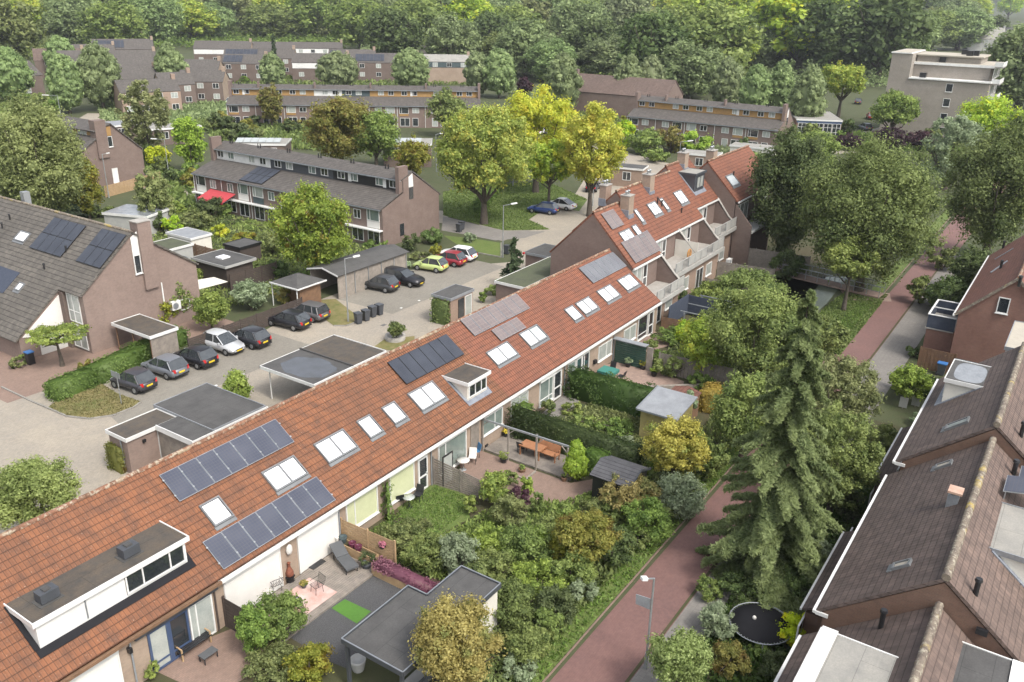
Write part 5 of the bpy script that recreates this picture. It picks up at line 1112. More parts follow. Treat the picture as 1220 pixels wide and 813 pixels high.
# ---------------------------------------------------------------- other background houses
def bg_house(label, px, w, d, ze, zr, ang, wall='brick_beige', front='brick_dark', roof='tile_slate', z=0, name='house', wins=2, storeys=2, at=None, balcony=False, group='houses in the background', chim=True, panel=None, solarp=0, gablewin=False):
    """gabled house; px = seen place of the front right ground corner; front faces local -y, ridge along local x"""
    x, y = at if at else G(*px)[:2]; t = thing(name, label, 'house', (x, y, 0), RAD(ang), group)
    wb_ = MB(); prof(wb_, [(.15, 0), (d-.15, 0), (d-.15, ze), (d/2, zr-.15), (.15, ze)], -w+.15, -.15); wb_.build('wall', wall, t, local=True)
    A = RP('y', 0, ze, (zr-ze)/(d/2)); B = RP('y', d/2, zr, -(zr-ze)/(d/2)); r = MB(); A.slab(r, -w, 0, 0, d/2, 0, -.15); B.slab(r, -w, 0, d/2, d, 0, -.15); r.build('roof', roof, t, local=True)
    MB().box(-w+.15, -.15, .1, .15, 0, ze-.05).build('front', front, t, local=True)
    if panel: MB().box(-w+.3, -.3, .03, .1, ze-1.7, ze-.2).build('upper_panel', panel, t, local=True)
    for s_ in range(storeys):
        for k in range(wins):
            xx = -w+w*(k+.5)/wins-.7; window(t, (xx, .1 if not panel or s_ < storeys-1 else .03, ze-1.55-2.5*s_), U, NF, 1.5, 1.25, ('glass_dark', 'glass_curtain')[(k+s_) % 2], (.5,), local=True, sill=False)
    if chim: MB().box(-.85, -.02, d/2-.5, d/2+.5, ze, zr+.9).build('chimney', wall, t, local=True)
    if gablewin: MB().box(-.15, -.1, d/2-.5, d/2+.5, ze-.9, ze+.4).build('window', 'glass_dark', t, local=True)
    for k in range(solarp):
        g = MB(); A.slab(g, -w+.6+k*1.1, -w+1.6+k*1.1, d*.08, d*.42, .05, .11); g.build('solar_panel', 'pv_black', t, local=True)
    return t
# house at the left behind the big round tree: gable wall facing the street, steep dark roof
t = thing('brick_house', 'brown brick house end on behind the big left tree, with yellow gable panel', 'house', (80, 121, 0)); IH = t
b = MB(); prof(b, [(70.8, 0), (78.0, 0), (78.0, 4.6), (73.4, 8.6), (72.4, 7.6), (68.0, 5.2), (68.0, 0)], 119.3, 140, 'y'); b.build('wall', 'brick_gable', t)
r = MB(); RP('x', 67.8, 5.1, .58).slab(r, 119.1, 140, 67.8, 71.4, 0, -.14); RP('x', 70.6, 7.9, .3).slab(r, 119.1, 140, 70.6, 73.4, 0, -.14); RP('x', 73.4, 8.75, -.9).slab(r, 119.1, 140, 73.4, 78.1, 0, -.14); r.build('roof', 'tile_slate', t)
MB().box(70.9, 72.6, 119.05, 120.4, 4, 9.3).build('chimney', 'brick_gable', t); MB().box(72.65, 73.35, 119.2, 119.28, 7.0, 8.3).build('gable_panel', 'panel_yellow', t); window(t, (72.65, 119.28, 5.4), U, NF, .75, 1.5, 'glass_dark')
window(t, (72.6, 119.28, .1), U, NF, .9, 2.2, 'white_paint', name='door'); MB().box(71.2, 71.28, 120.5, 132, 6.4, 7.8).build('upper_panel', 'panel_yellow', t)
for k in range(3): window(t, (71.2, 124+k*3.5, 6.5), (0, -1, 0), (-1, 0, 0), 2.2, 1.1, 'glass_curtain', (.5,))
board_fence('pale slatted garden fence in front of the far brick gable', (67.0, 112.5), (77.5, 115.0), 1.6, 'wood_tan', h1=1.6)
bg_house('distant beige gabled house with dark brick front, near the small orange tree', (268, 124), 11, 8, 5.2, 7.6, -52, storeys=2, wins=3)
bg_house('background house with a black lower storey and a balcony, beside the cypress', (318, 99), 13, 9, 5.4, 7.8, -52, wins=3, solarp=5)
bg_house('dark roofed house with solar panels behind the columnar cypress', (352, 92), 22, 9, 5.6, 8.4, -50, wins=4, solarp=9, chim=True)
bg_house('long distant house with a white band of windows below the wood', None, 39, 9, 5.6, 7.6, -46, wall='brick_beige', front='white_paint', wins=9, storeys=1, at=(244.3, 240.1))
bg_house('distant house with white upper storey left of the round elms', (416, 98), 17, 9, 5.6, 8.0, -50, panel='white_paint', wins=3)
bg_house('distant house with beige gable and dark solar roof behind the round elms', (500, 98), 20, 9, 5.6, 8.2, -50, solarp=8, wins=4)
bg_house('distant house with blue grey panels and a small pyramid roof light', (560, 100), 17, 9, 6.4, 8.2, -52, front='brick_beige', roof='roof_felt_pale', panel='teal_paint', wins=4, storeys=1)
bg_house('distant stepped house with pale brick and brown roofs right of the willow like tree', (219, 134), 13, 9, 4.8, 7.2, -22, wall='brick_pale', front='brick_pale', wins=4)
bg_house('distant house behind the stepped one, with a pale flat-topped dormer', (196, 120), 15, 9, 5.4, 8.0, -22, wall='brick_pale', front='brick_pale', wins=3, chim=True)
bg_house('background dark roofed house with solar panels left of the small poplar', (186, 78), 20, 10, 5.4, 8.6, -35, roof='tile_slate', solarp=9, wins=3, panel='white_paint')
bg_house('broad brown roofed house between the left background trees', (190, 100), 26, 12, 4.6, 9.0, -35, roof='tile_slate', wins=4)
bg_house('background house roof seen between the two tall left elms', (170, 60), 30, 11, 5, 8.6, -40, roof='tile_umber', wins=3)
bg_house('narrow dark brick house beside the leftmost group of elms', (56, 117), 9, 9, 5.6, 8.8, 5, wall='brick_dark', front='brick_dark', wins=1, chim=False)
bg_house('long brown roofed house with yellow panels behind the round elms', None, 26, 11, 5.2, 8.8, 92, wall='brick_gable', front='brick_pale', roof='tile_umber_light', at=(196, 110), wins=6)
bg_house('roof of a distant house at the top left behind the trees', (60, 50), 24, 11, 5.5, 9, -40, roof='tile_umber', wins=3)
bg_house('pale distant house roof at the top right corner', (1195, 62), 18, 12, 6, 12, -70, roof='roof_felt_pale', wall='grey_render', front='grey_render', wins=3)
bg_house('dark distant house at the right edge behind the apartment block', (1225, 55), 26, 12, 8, 10, -80, roof='roof_felt', wall='brick_dark', front='brick_dark', wins=5, storeys=3)
bg_house('distant low houses seen beyond the wood at the top', (890, 14), 40, 14, 6, 10, -50, roof='tile_orange_far', wall='brick_pale', front='white_paint', wins=6)
bg_house('distant brown roofed house with beige gable left of the wide row', (262, 108), 12, 9, 5.2, 7.8, -52, wall='brick_beige', wins=3)
bg_house('distant house roof with a pale band above the cypress garden', (300, 78), 20, 9, 5.4, 8.0, -50, panel='white_paint', wins=4)
bg_house('distant house between the round elms with a dark loggia', (448, 92), 15, 9, 5.6, 8.2, -50, wall='brick_pale', front='anthracite', wins=3, solarp=3)
bg_house('distant house with pale grey roof before the wood, right of the beige chimney', (545, 84), 16, 9, 5.4, 8.0, -50, wall='brick_beige', panel='white_paint', wins=3)
bg_house('distant house tucked behind the far left elms', (105, 92), 14, 9, 5.0, 8.2, -30, roof='tile_umber_light', wins=2)
bg_house('distant dark roofed house left of the solar roofed one', (140, 84), 16, 9, 5.0, 8.0, -35, roof='tile_slate', wins=2)
bg_house('distant gable end facing the street beyond the birch', (236, 126), 8, 8, 5.0, 7.6, -22, wall='brick_pale', wins=2)
# garages with white roofs between the background rows
def bg_flat(label, px, z, w, d, ang, wall='brick_dark', roof='roof_felt_pale', panels=0, wins=2, name='garage', glass='glass_dark'):
    x, y = G(*px, z)[:2]; t = thing(name, label, 'garage' if name == 'garage' else name.replace('_', ' '), (x, y, 0), RAD(ang))
    MB().box(-w+.1, -.1, .1, d-.1, 0, z-.22).build('wall', wall, t, local=True); MB().box(-w, 0, 0, d, z-.2, z).build('roof', roof, t, local=True); MB().box(-w-.04, .04, -.05, -.005, z-.26, z+.03).box(.005, .05, 0, d, z-.26, z+.03).build('fascia', 'white_paint', t, local=True)
    for k in range(wins): window(t, (-w+w*(k+.5)/wins-.6, .1, z-1.9), U, NF, 1.3, 1.3, glass, (.5,), local=True, sill=False)
    for k in range(panels): MB().slab([(-w+.4+k*1.2, 1.0, z+.1), (-w+1.5+k*1.2, 1.0, z+.1), (-w+1.5+k*1.2, 2.8, z+.5), (-w+.4+k*1.2, 2.8, z+.5)], (0, 0, .05)).build('solar_panel', 'skylight_grey', t, local=True)
    return t
bg_flat('flat roofed brick annexe covered in pale tilted panels, behind the dark row', (340, 172), 3.8, 8.5, 6, -52, panels=6, name='annexe')
bg_flat('flat roofed annexe with pale tilted panels beside the locust tree', (514, 172), 3.8, 8, 6, -52, panels=5, name='annexe')
bg_flat('white roofed garage beside the autumn trees', (240, 150), 3.0, 9, 6, -20, 'brick_dark', 'roof_felt_pale', wins=2)
bg_flat('blue edged flat garage behind the loose birch', (190, 145), 3.0, 10, 6, -10, 'brick_dark', 'zinc_dull', wins=2)
bg_flat('low shed with a wet shining flat roof left of the bamboo', (175, 258), 2.6, 6, 4.5, -70, 'grey_render', 'water_wet', wins=0, name='garden_shed')
bg_flat('small brick shed with white door behind the orange ridge', (766, 202), 2.9, 5, 3.4, -78, 'brick_pale', 'roof_felt', wins=1, name='garden_shed')
bg_flat('flat pale garage roof beyond the second chimney', (855, 186), 2.9, 6, 4, -80, 'brick_pale', 'roof_felt_pale', wins=1)
bg_flat('white flat canopy at the end of the yellow paneled row', (924, 178), 2.7, 8, 4, -84, 'cream_render', 'roof_felt_pale', wins=1, name='canopy')
s = bg_flat('low school hall with a grid of white framed windows under a pale flat roof', (1004, 144), 4.0, 9, 14, -64, 'brick_red', 'roof_felt_pale', wins=0, name='school_hall')
for k in range(5): window(s, (-8.6+k*1.7, .1, .6), U, NF, 1.6, 2.7, 'glass_dark', (.5,), local=True, sill=False, trans=(.35, .7))
MB().box(-8.9, -.1, .03, .1, 3.3, 3.75).build('name_board', 'blue_paint', s, local=True)
# apartment block
t = thing('apartment_building', 'beige brick apartment block with stepped flat roofs and white balconies at the top right', 'building', (200, 30, 0))
MB().box(200, 212, 21.1, 36.2, 0, 11.8).box(200, 214, 36.2, 40.2, 0, 16.6).box(203.0, 215, 21.8, 36.2, 11.8, 14.5).build('wall', 'brick_apartment', t)
MB().box(199.7, 203, 20.9, 36.2, 11.8, 12.05).box(202.7, 216, 20.6, 36.4, 14.5, 14.95).box(199.8, 214.3, 36.4, 40.4, 16.6, 16.8).build('roof_edge', 'white_paint', t); MB().box(203.2, 215.5, 21.0, 36.0, 14.95, 15.05).box(200.2, 214, 36.6, 40.1, 16.8, 16.85).build('roof', 'roof_gravel', t); MB().box(204, 214, 24, 36, 15.05, 16.2).build('roof_house', 'brick_apartment', t); MB().box(203.6, 214.4, 23.6, 36.3, 16.2, 16.45).build('roof', 'roof_gravel', t)
for z in (10.0, 7.1, 4.2, 1.4): window(t, (200, 28.9, z-.3), (0, -1, 0), (-1, 0, 0), 1.3, 1.6, 'glass_dark')
for k, z in enumerate((.4, 3.3, 6.2, 9.1, 12.3)):
    MB().box(201, 207, 19.6, 21.05, z+2.4, z+2.6).build('balcony', 'concrete', t); MB().box(201, 207, 19.55, 19.62, z+2.65, z+3.5).box(200.95, 201.0, 19.62, 21.05, z+2.65, z+3.5).build('balcony_front', 'white_paint', t)
    for j in range(3): window(t, (201.5+j*3.6, 21.08, z+.2), U, NF, 2.8, 2.0, 'glass_dark', (.5,), sill=False)
for x, y, z in ((204, 31, 15.05), (206, 26.5, 16.45), (207.5, 25.6, 16.45), (210, 28, 16.45), (201.4, 33.8, 12.0)): MB().box(x-.6, x+.6, y-.6, y+.6, z, z+1.0).build('roof_vent', 'black_plastic', t)
# ---------------------------------------------------------------- cars
def make_car(paint, label, kind='hatch', L=3.9, W=1.68, H=1.47, group='parked cars'):
    """nose towards local +x; body lofted from cross sections, glasshouse, roof, wheels, lamps and plates as parts"""
    t = thing('parked_car', label, 'car', (0, 0, 0), 0, group)
    h = L/2; w = W/2
    # x, underside z, waist z, half width at waist
    st = [(-h, .38, .70, w*.80), (-h+.06, .28, .82, w*.90), (-h+.35, .24, .90, w*.97), (-h*.5, .22, .92, w), (0, .22, .90, w), (h*.42, .22, .88, w), (h*.62, .24, .84, w*.98), (h-.35, .25, .74, w*.94), (h-.08, .28, .64, w*.84), (h, .36, .55, w*.70)]
    if kind == 'suv': st = [(a, b+.06, c+.1, d) for a, b, c, d in st]
    b = MB(); vs = []; K = 8
    for x, zb, zt, hw in st:
        vs += [(x, -hw*.8, zb), (x, -hw, zb+.14), (x, -hw*1.0, (zb+zt)/2), (x, -hw*.93, zt-.02), (x, hw*.93, zt-.02), (x, hw*1.0, (zb+zt)/2), (x, hw, zb+.14), (x, hw*.8, zb)]
    fs = [(i*K+j, i*K+(j+1) % K, (i+1)*K+(j+1) % K, (i+1)*K+j) for i in range(len(st)-1) for j in range(K)]
    b.add(vs, [q[::-1] for q in fs], True); b.add(vs, [tuple(range(K)), tuple(range((len(st)-1)*K+K-1, (len(st)-1)*K-1, -1))])
    for sx in (h*.62, -h*.60):
        for sy in (-1, 1): b.box(sx-.36, sx+.36, sy*w*.86 if sy > 0 else -w*1.01, w*1.01 if sy > 0 else -w*.86, .5, .66)
    b.build('body', paint, t, local=True)
    # glasshouse: rear base, rear top, front top, front base (x at waist / roof)
    rb, rt, ft, fb = {'hatch': (-h+.10, -h+.62, h*.06, h*.52), 'estate': (-h+.10, -h+.38, h*.08, h*.46), 'suv': (-h+.12, -h+.40, h*.05, h*.42), 'coupe': (-h+.35, -h*.35, h*.08, h*.5)}[kind]
    zt = H; zb = .86 + (.1 if kind == 'suv' else 0); rw = w*.74; bw = w*.92
    def ring(k, e=0.0, z1=zt): return [(rb+k, -bw+e, zb), (rt+k*.5, -rw+e, z1), (ft-k*.5, -rw+e, z1), (fb-k, -bw+e, zb)]
    g = MB(); a = ring(0.0); vs = a+[(p[0], -p[1], p[2]) for p in a]; g.add(vs, [(0, 3, 2, 1), (4, 5, 6, 7), (0, 1, 5, 4), (1, 2, 6, 5), (2, 3, 7, 6)]); g.build('windows', 'glass_car', t, local=True)
    r = MB(); e = .012; m = (rt+ft)/2
    top = [(rt-.06, -rw-e, zt-.03), (rt+.1, -rw-e, zt+.015), (m, -rw-e, zt+.045), (ft-.05, -rw-e, zt+.015), (ft+.08, -rw-e, zt-.03)]; V = []
    for x, y, z in top: V += [(x, y, z-.03), (x, -rw*.6, z+.035), (x, rw*.6, z+.035), (x, rw+e, z-.03)]
    r.add(V, [(i*4+j, (i+1)*4+j, (i+1)*4+j+1, i*4+j+1) for i in range(4) for j in range(3)], True)
    for sy in (-1, 1):
        def pil(a, c, wd): r.bar((a[0], sy*(bw+e), a[1]), (c[0], sy*(rw+e), c[1]), wd, .03)
        pil((rb+.1, zb), (rt+.06, zt-.03), .11); pil((fb-.03, zb), (ft+.02, zt-.02), .07); mm = rb*.35+fb*.45; pil((mm, zb), (mm-.04, zt-.03), .09)
        if kind in ('estate', 'suv'): pil((rb+.75, zb), (rt+.62, zt-.03), .08)
    r.build('roof', paint, t, local=True)
    for sx in (h*.62, -h*.60):
        for sy in (-1, 1):
            q = MB().tube((sx, sy*(w-.17), .31), (sx, sy*(w+.01), .31), .31, .31, 16); o = q.build('wheel', 'tyre', t, local=True); q = MB().tube((sx, sy*(w+.0), .31), (sx, sy*(w+.02), .31), .19, .17, 10); q.build('rim', 'rim', o, local=True)
    for sy in (-1, 1):
        MB().slab([(-h-.005, sy*w*.60, .66), (-h-.005, sy*w*.80, .66), (-h+.12, sy*w*.90, .92), (-h+.02, sy*w*.66, .92)], (-.03, 0, 0)).build('tail_lamp', 'lamp_red', t, local=True)
        MB().slab([(h-.10, sy*w*.56, .50), (h-.16, sy*w*.80, .50), (h-.30, sy*w*.86, .68), (h-.20, sy*w*.58, .66)], (.07, 0, 0)).build('headlight', 'lamp_clear', t, local=True)
        MB().box(fb-.45, fb-.28, sy*w*1.12-.09, sy*w*1.12+.09, zb+.02, zb+.16).build('wing_mirror', paint, t, local=True)
    MB().box(-h-.035, -h+.02, -.26, .26, .55, .67).build('number_plate', 'plate_yellow', t, local=True); MB().box(h-.06, h+.015, -.26, .26, .36, .47).build('number_plate', 'plate_yellow', t, local=True)
    MB().box(-h-.02, -h+.1, -w*.78, w*.78, .30, .42).box(h-.12, h+.005, -w*.6, w*.6, .26, .36).build('bumper', 'black_plastic', t, local=True)
    MB().box(-w*.0+h-.03, h+.01, -w*.4, w*.4, .44, .54).build('grille', 'black_plastic', t, local=True)
    return t
def park(t, px, py, deg, s=1.0):
    x, y, _ = G(px, py); t.location = (x, y, .026); t.rotation_euler = (0, 0, RAD(deg)); t.scale = (s, s, s)
for paint, lab, kind, L, px, py, a in (
    ('car_charcoal', 'small charcoal hatchback beside the grass island, leftmost of the parked cars', 'hatch', 3.5, 160, 462, 96),
    ('car_grey', 'mid grey rounded hatchback, second parked car from the left', 'hatch', 3.9, 197, 445, 94),
    ('car_black', 'black hatchback between the grey and the silver car', 'hatch', 3.9, 233, 433, 93),
    ('car_silver', 'silver car parked nose out with its windscreen facing the street', 'hatch', 3.9, 266, 417, -87),
    ('car_black', 'black hatchback immediately right of the silver car', 'hatch', 3.9, 297, 410, 93),
    ('car_black', 'shiny black hatchback with red rear lamps beside the slatted fence', 'hatch', 4.1, 344, 389, 97),
    ('car_taupe', 'dark brownish grey estate car beside the brown wooden hut', 'estate', 4.1, 367, 379, 96),
    ('car_dark', 'dark grey hatchback in front of the long wooden shed', 'hatch', 3.8, 453, 345, 98),
    ('car_black', 'large black estate car parked nose out beside the dark grey hatchback', 'suv', 4.6, 480, 338, -84),
    ('car_lime', 'lime green small hatchback', 'hatch', 3.7, 513, 322, 100),
    ('car_red', 'dark red car between the lime green and the white one', 'hatch', 4.0, 534, 315, 98),
    ('car_white', 'white car at the end of the parking row by the lawn', 'hatch', 4.4, 545, 309, 97),
    ('car_blue', 'dark blue car parked across the street by the green', 'hatch', 4.2, 647, 254, 100),
    ('car_white', 'white saloon car beside the dark blue one', 'coupe', 4.5, 667, 249, 95),
    ('car_midnight', 'dark car in the shade of the yellow tree', 'hatch', 4.2, 706, 227, 20)):
    c = make_car(paint, lab, kind, L); park(c, px, py, a)
far_cars = (('car_grey', 'distant grey car beside the small school hall', 1030, 155, 40), ('car_red', 'distant red car under the tree near the apartment block', 1037, 142, 20), ('car_midnight', 'distant dark car by the school hall roof', 1022, 124, 10), ('car_silver', 'distant white car beside the cypress garden', 279, 124, -50), ('car_blue', 'distant bright blue car beside the small orange tree', 281, 119, -50), ('car_white', 'distant white van between the left elms', 30, 114, -40),
            ('car_white', 'white car glimpsed between the yellow trees', 644, 160, 10), ('car_silver', 'silver car glimpsed left of the yellow trees', 632, 168, 10), ('car_silver', 'pale car seen through the right yellow tree', 684, 172, 15))
for paint, lab, px, py, a in far_cars:
    c = make_car(paint, lab, 'hatch', 4.1); park(c, px, py, a)

# ---------------------------------------------------------------- street furniture
def lamp(px, py, h, label, arm=(-1, 0), al=1.4, name='street_lamp', head='galvanised', lean=(0, 0)):
    x, y, _ = G(px, py); t = thing(name, label, 'street lamp', (x, y, 0)); tx, ty = x+lean[0], y+lean[1]
    MB().tube((x, y, 0), (x, y, .9), .085, .085, 10).tube((x, y, .9), (tx, ty, h), .06, .045, 8).build('pole', 'galvanised', t)
    l = math.hypot(*arm); ax, ay = arm[0]/l*al, arm[1]/l*al
    MB().bar((tx, ty, h-.02), (tx+ax, ty+ay, h+.08), .05).build('arm', 'galvanised', t)
    MB().bar((tx+ax*.75, ty+ay*.75, h+.07), (tx+ax*1.35, ty+ay*1.35, h+.13), .22, .12).build('lamp_head', 'white_paint', t); return t
lamp(415, 384, 5.9, 'street lamp on the grass beside the four wheelie bins', (1, -.6), 1.0)
lamp(599, 307, 5.9, 'street lamp by the lawn left of the dark pine', (1, -.6), 1.2)
lamp(202, 214, 6.0, 'thin street lamp behind the bamboo near the left gardens', (-1, 1), 1.4)
lamp(130, 236, 6.0, 'lamp post in front of the far brick gable at the left', (1, -.7), .7)
lamp(76, 158, 7.0, 'tall lamp post standing over the big round left tree', (-1, 1), 2.0)
lamp(611, 222, 6.0, 'street lamp among the yellow trees', (-1, .6), 1.2)
lamp(706, 246, 6.0, 'street lamp behind the outer brick gable', (-1, .6), 1.0)
lamp(807, 215, 6.0, 'street lamp rising over the orange roofs by the second chimney', (1, -.7), 1.6)
lamp(520, 205, 6.0, 'thin lamp post left of the green locust tree', (1, -.6), .9)
t = lamp(769, 797, 4.9, 'grey lamp post with a flat head and a blank sign over the red cycle path', (-1, .75), .45)
x, y, _ = G(769, 797); MB().slab([(x-.04, y+.05, 3.25), (x-.04, y+.72, 3.25), (x-.04, y+.75, 3.75), (x-.04, y+.05, 3.82)], (.03, 0, 0)).build('sign_plate', 'zinc_dull', t)
sx, sy, _ = G(145, 483); t = thing('road_sign', 'pole sign with a blank pale rectangular board on the grass island', 'sign', (sx, sy, 0)); MB().tube((sx, sy, 0), (sx, sy, 2.6), .035).build('pole', 'galvanised', t); MB().slab([(sx-.1, sy-.5, 2.2), (sx-.1, sy+.5, 2.2), (sx-.1, sy+.5, 2.62), (sx-.1, sy-.5, 2.62)], (.03, 0, 0)).build('sign_board', 'zinc', t)
def bin_(px, py, label, lid='anthracite', rz=0, group=None):
    x, y, _ = G(px, py); t = thing('wheelie_bin', label, 'bin', (x, y, .02), RAD(rz), group); b = MB(); V = [(-.22, -.25, .05), (.22, -.25, .05), (.22, .22, .05), (-.22, .22, .05), (-.28, -.33, .98), (.28, -.33, .98), (.28, .3, .98), (-.28, .3, .98)]
    b.add(V, [(3, 2, 1, 0), (4, 5, 6, 7), (0, 1, 5, 4), (1, 2, 6, 5), (2, 3, 7, 6), (3, 0, 4, 7)]); b.build('bin_body', 'anthracite', t, local=True)
    MB().box(-.3, .3, -.36, .33, .98, 1.05).tube((-.25, .36, 1.0), (.25, .36, 1.0), .025).build('lid', lid, t, local=True); MB().tube((-.26, .26, .1), (.26, .26, .1), .1, .1, 10).build('wheels', 'tyre', t, local=True); return t
for i, (px, py, l) in enumerate(((427, 386, 'leftmost of the four black wheelie bins by the lamp post'), (436, 382.5, 'second from the left of the four black wheelie bins'), (444, 378, 'third from the left of the four black wheelie bins'), (452, 375.5, 'rightmost of the four black wheelie bins by the street'))): bin_(px, py, l, rz=-15+i*4, group='black wheelie bins in a row by the lamp post')
bin_(604, 303, 'single dark bin with white sticker beside the lamp at the lawn'); bin_(547, 277, 'dark bin at the corner of the gable end garden', 'black_plastic'); bin_(550, 274, 'second dark bin at the corner behind the gable end house', 'black_plastic'); bin_(176, 213, 'dark litter bin by the distant brick gable')
x, y, _ = G(1120, 447); t = bin_(1120, 447, 'bin with a bright blue lid in the dark yard by the white dormer', 'blue_bright')
x, y, _ = G(471, 405); t = thing('stone_planter', 'low round stone ring around the small clipped bush', 'planter', (x, y, 0)); MB().lathe((x, y, 0), [(.85, 0), (.88, .45), (.62, .45), (.6, .3), (0, .3)], 14).build('ring', 'concrete', t)
# pedestrian bridge with railings
br = thing('foot_bridge', 'narrow foot bridge with pale railings crossing the ditch beneath the big trees', 'bridge', G(965, 338, 0))
P0, P1 = G(922, 322, .5), G(1050, 352, .25); dx, dy = P1[0]-P0[0], P1[1]-P0[1]; l = math.hypot(dx, dy); nx, ny = -dy/l, dx/l
MB().slab([(P0[0]-nx*.9, P0[1]-ny*.9, .42), (P1[0]-nx*.9, P1[1]-ny*.9, .12), (P1[0]+nx*.9, P1[1]+ny*.9, .12), (P0[0]+nx*.9, P0[1]+ny*.9, .42)], (0, 0, .14)).build('deck', 'paving_pink', br)
for s in (-1, 1):
    q = MB(); a = (P0[0]+nx*.85*s, P0[1]+ny*.85*s); c = (P1[0]+nx*.85*s, P1[1]+ny*.85*s); q.bar((a[0], a[1], 1.6), (c[0], c[1], 1.3), .07).bar((a[0], a[1], 1.1), (c[0], c[1], .8), .05)
    for i in range(10): f_ = i/9; q.bar((a[0]+(c[0]-a[0])*f_, a[1]+(c[1]-a[1])*f_, .4-.3*f_), (a[0]+(c[0]-a[0])*f_, a[1]+(c[1]-a[1])*f_, 1.6-.3*f_), .06)
    q.build('railing', 'galvanised', br)

# ---------------------------------------------------------------- gardens of the long terrace
def T(name, label, cat, x, y, z=0, **k): return thing(name, label, cat, (x, y, z), 0, **k)
# decked garden
dk = T('deck', 'weathered wooden plank deck below the white roller screens', 'deck', 24, 27.4); b = MB(); n = 22
for i in range(n): y0 = 25.9+i*.135; b.box(20.4, 27.3, y0, y0+.118, .02, .14)
b.build('planks', 'wood_weathered', dk)
rg_ = MB(); rg_.slab([(21.0, 26.35, .145), (24.4, 26.35, .145), (24.4, 28.3, .145), (21.0, 28.3, .145)], (0, 0, .012)); tag(rg_.build('outdoor_rug', 'rug', None, origin=(22.7, 27.3, .145)), 'pink and white patterned outdoor rug on the wooden deck', 'rug')
def wire_chair(px, py, rz, label):
    x, y, _ = G(px, py, .15); t = thing('wire_chair', label, 'chair', (x, y, .157), RAD(rz), 'black wire chairs on the deck'); q = MB()
    for sx in (-1, 1):
        for sy in (-1, 1): q.tube((sx*.22, sy*.22, 0), (sx*.2, sy*.18, .4), .012)
    q.build('legs', 'black_plastic', t, local=True); s = MB()
    for i in range(7): s.tube((-.25+i*.083, -.24, .41), (-.25+i*.083, .24, .41), .008)
    s.path([(-.25, -.24, .41), (.25, -.24, .41), (.25, .24, .41), (-.25, .24, .41), (-.25, -.24, .41)], .012).build('seat', 'black_plastic', t, local=True); s = MB()
    for i in range(8): a = -.25+i*.0715; s.tube((a, .24, .41), (a*1.15, .36, .85), .008)
    s.path([(-.29, .36, .85), (.29, .36, .85)], .014).path([(-.25, -.2, .62), (-.29, .36, .66)], .012).path([(.25, -.2, .62), (.29, .36, .66)], .012).build('backrest', 'black_plastic', t, local=True); return t
wire_chair(378, 705, -100, 'black wire chair at the right of the round tray table'); wire_chair(338, 727, 120, 'black wire chair with a pink cushion at the left of the tray table'); wire_chair(329, 703, 160, 'black wire bench chair near the white screen')
x, y, _ = G(353, 716, .5); tt = T('side_table', 'round black tray table holding a white cup', 'table', x, y, .157); MB().lathe((x, y, .5), [(.27, 0), (.28, .04), (.26, .03), (0, .02)], 18).build('table_top', 'black_plastic', tt); q = MB()
for k in range(3): a = k*2.1; q.tube((x+.2*math.cos(a), y+.2*math.sin(a), .157), (x+.12*math.cos(a), y+.12*math.sin(a), .5), .012)
q.build('legs', 'black_plastic', tt); tag(MB().lathe((x+.06, y, .53), [(.03, 0), (.045, .09), (.04, .09)], 10).build('cup', 'stone_white', None, origin=(x+.06, y, .53)), 'small white cup standing on the black tray table', 'cup')
x, y, _ = G(346, 692, .15); tf = T('clay_stove', 'rusty terracotta garden chimney stove against the brick pier', 'stove', x, y, .15); MB().lathe((x, y, .4), [(.08, 0), (.19, .1), (.21, .27), (.14, .45), (.08, .55), (.07, .8), (.09, .84)], 14).build('stove_body', 'terracotta', tf); MB().lathe((x, y, .15), [(.22, 0), (.2, .05), (.2, .25), (.26, .28)], 8).build('stand', 'black_plastic', tf)
x, y, _ = G(377, 672, .15); tag(MB().box(x-.45, x+.45, y-.25, y+.25, .142, .16).build('door_mat', 'black_plastic', None, origin=(x, y, .142)), 'black door mat on the deck below the white screen', 'mat')
# lounger
a = G(401, 656, .45); c = G(426, 687, .35); t = T('sun_lounger', 'grey padded sun lounger on the wooden deck', 'sun lounger', (a[0]+c[0])/2, (a[1]+c[1])/2, .15)
d = np.array([c[0]-a[0], c[1]-a[1], 0]); d /= np.linalg.norm(d); v = np.array([-d[1], d[0], 0])*.34; A0 = np.array([a[0], a[1], 0])
def pad(s0, z0, s1, z1): p, q = A0+d*s0+[0, 0, z0], A0+d*s1+[0, 0, z1]; return MB().slab([p-v, q-v, q+v, p+v], (0, 0, .09))
pad(-.1, .82, .72, .48).build('backrest', 'cushion_grey', t); pad(.75, .46, 1.95, .46).build('seat', 'cushion_grey', t); q = MB()
for s_, k in ((.3, 1), (.3, -1), (1.8, 1), (1.8, -1)): p = A0+d*s_+v*.9*k; q.tube((p[0], p[1], .15), (p[0], p[1], .46), .025)
q.build('legs', 'dark_metal', t)
board_fence('tan horizontal board fence dividing the decked garden from the overgrown one', (27.45, 28.95), (27.55, 25.3), 1.75, 'wood_tan', gapr=.16)
board_fence('black boarded fence between the blue doored garden and the deck', (19.75, 28.9), (19.75, 26.2), 1.7, 'wood_dark')
def planter(label, x0, x1, y0, y1, h, mat='wood_tan', fill='soil', name='planter_box'):
    t = T(name, label, 'planter', (x0+x1)/2, (y0+y1)/2); k = .06
    MB().box(x0, x1, y0, y0+k, .01, h).box(x0, x1, y1-k, y1, .01, h).box(x0, x0+k, y0+k, y1-k, .01, h).box(x1-k, x1, y0+k, y1-k, .01, h).build('box_walls', mat, t); MB().box(x0+k, x1-k, y0+k, y1-k, .01, h-.08).build('earth', fill, t); return t
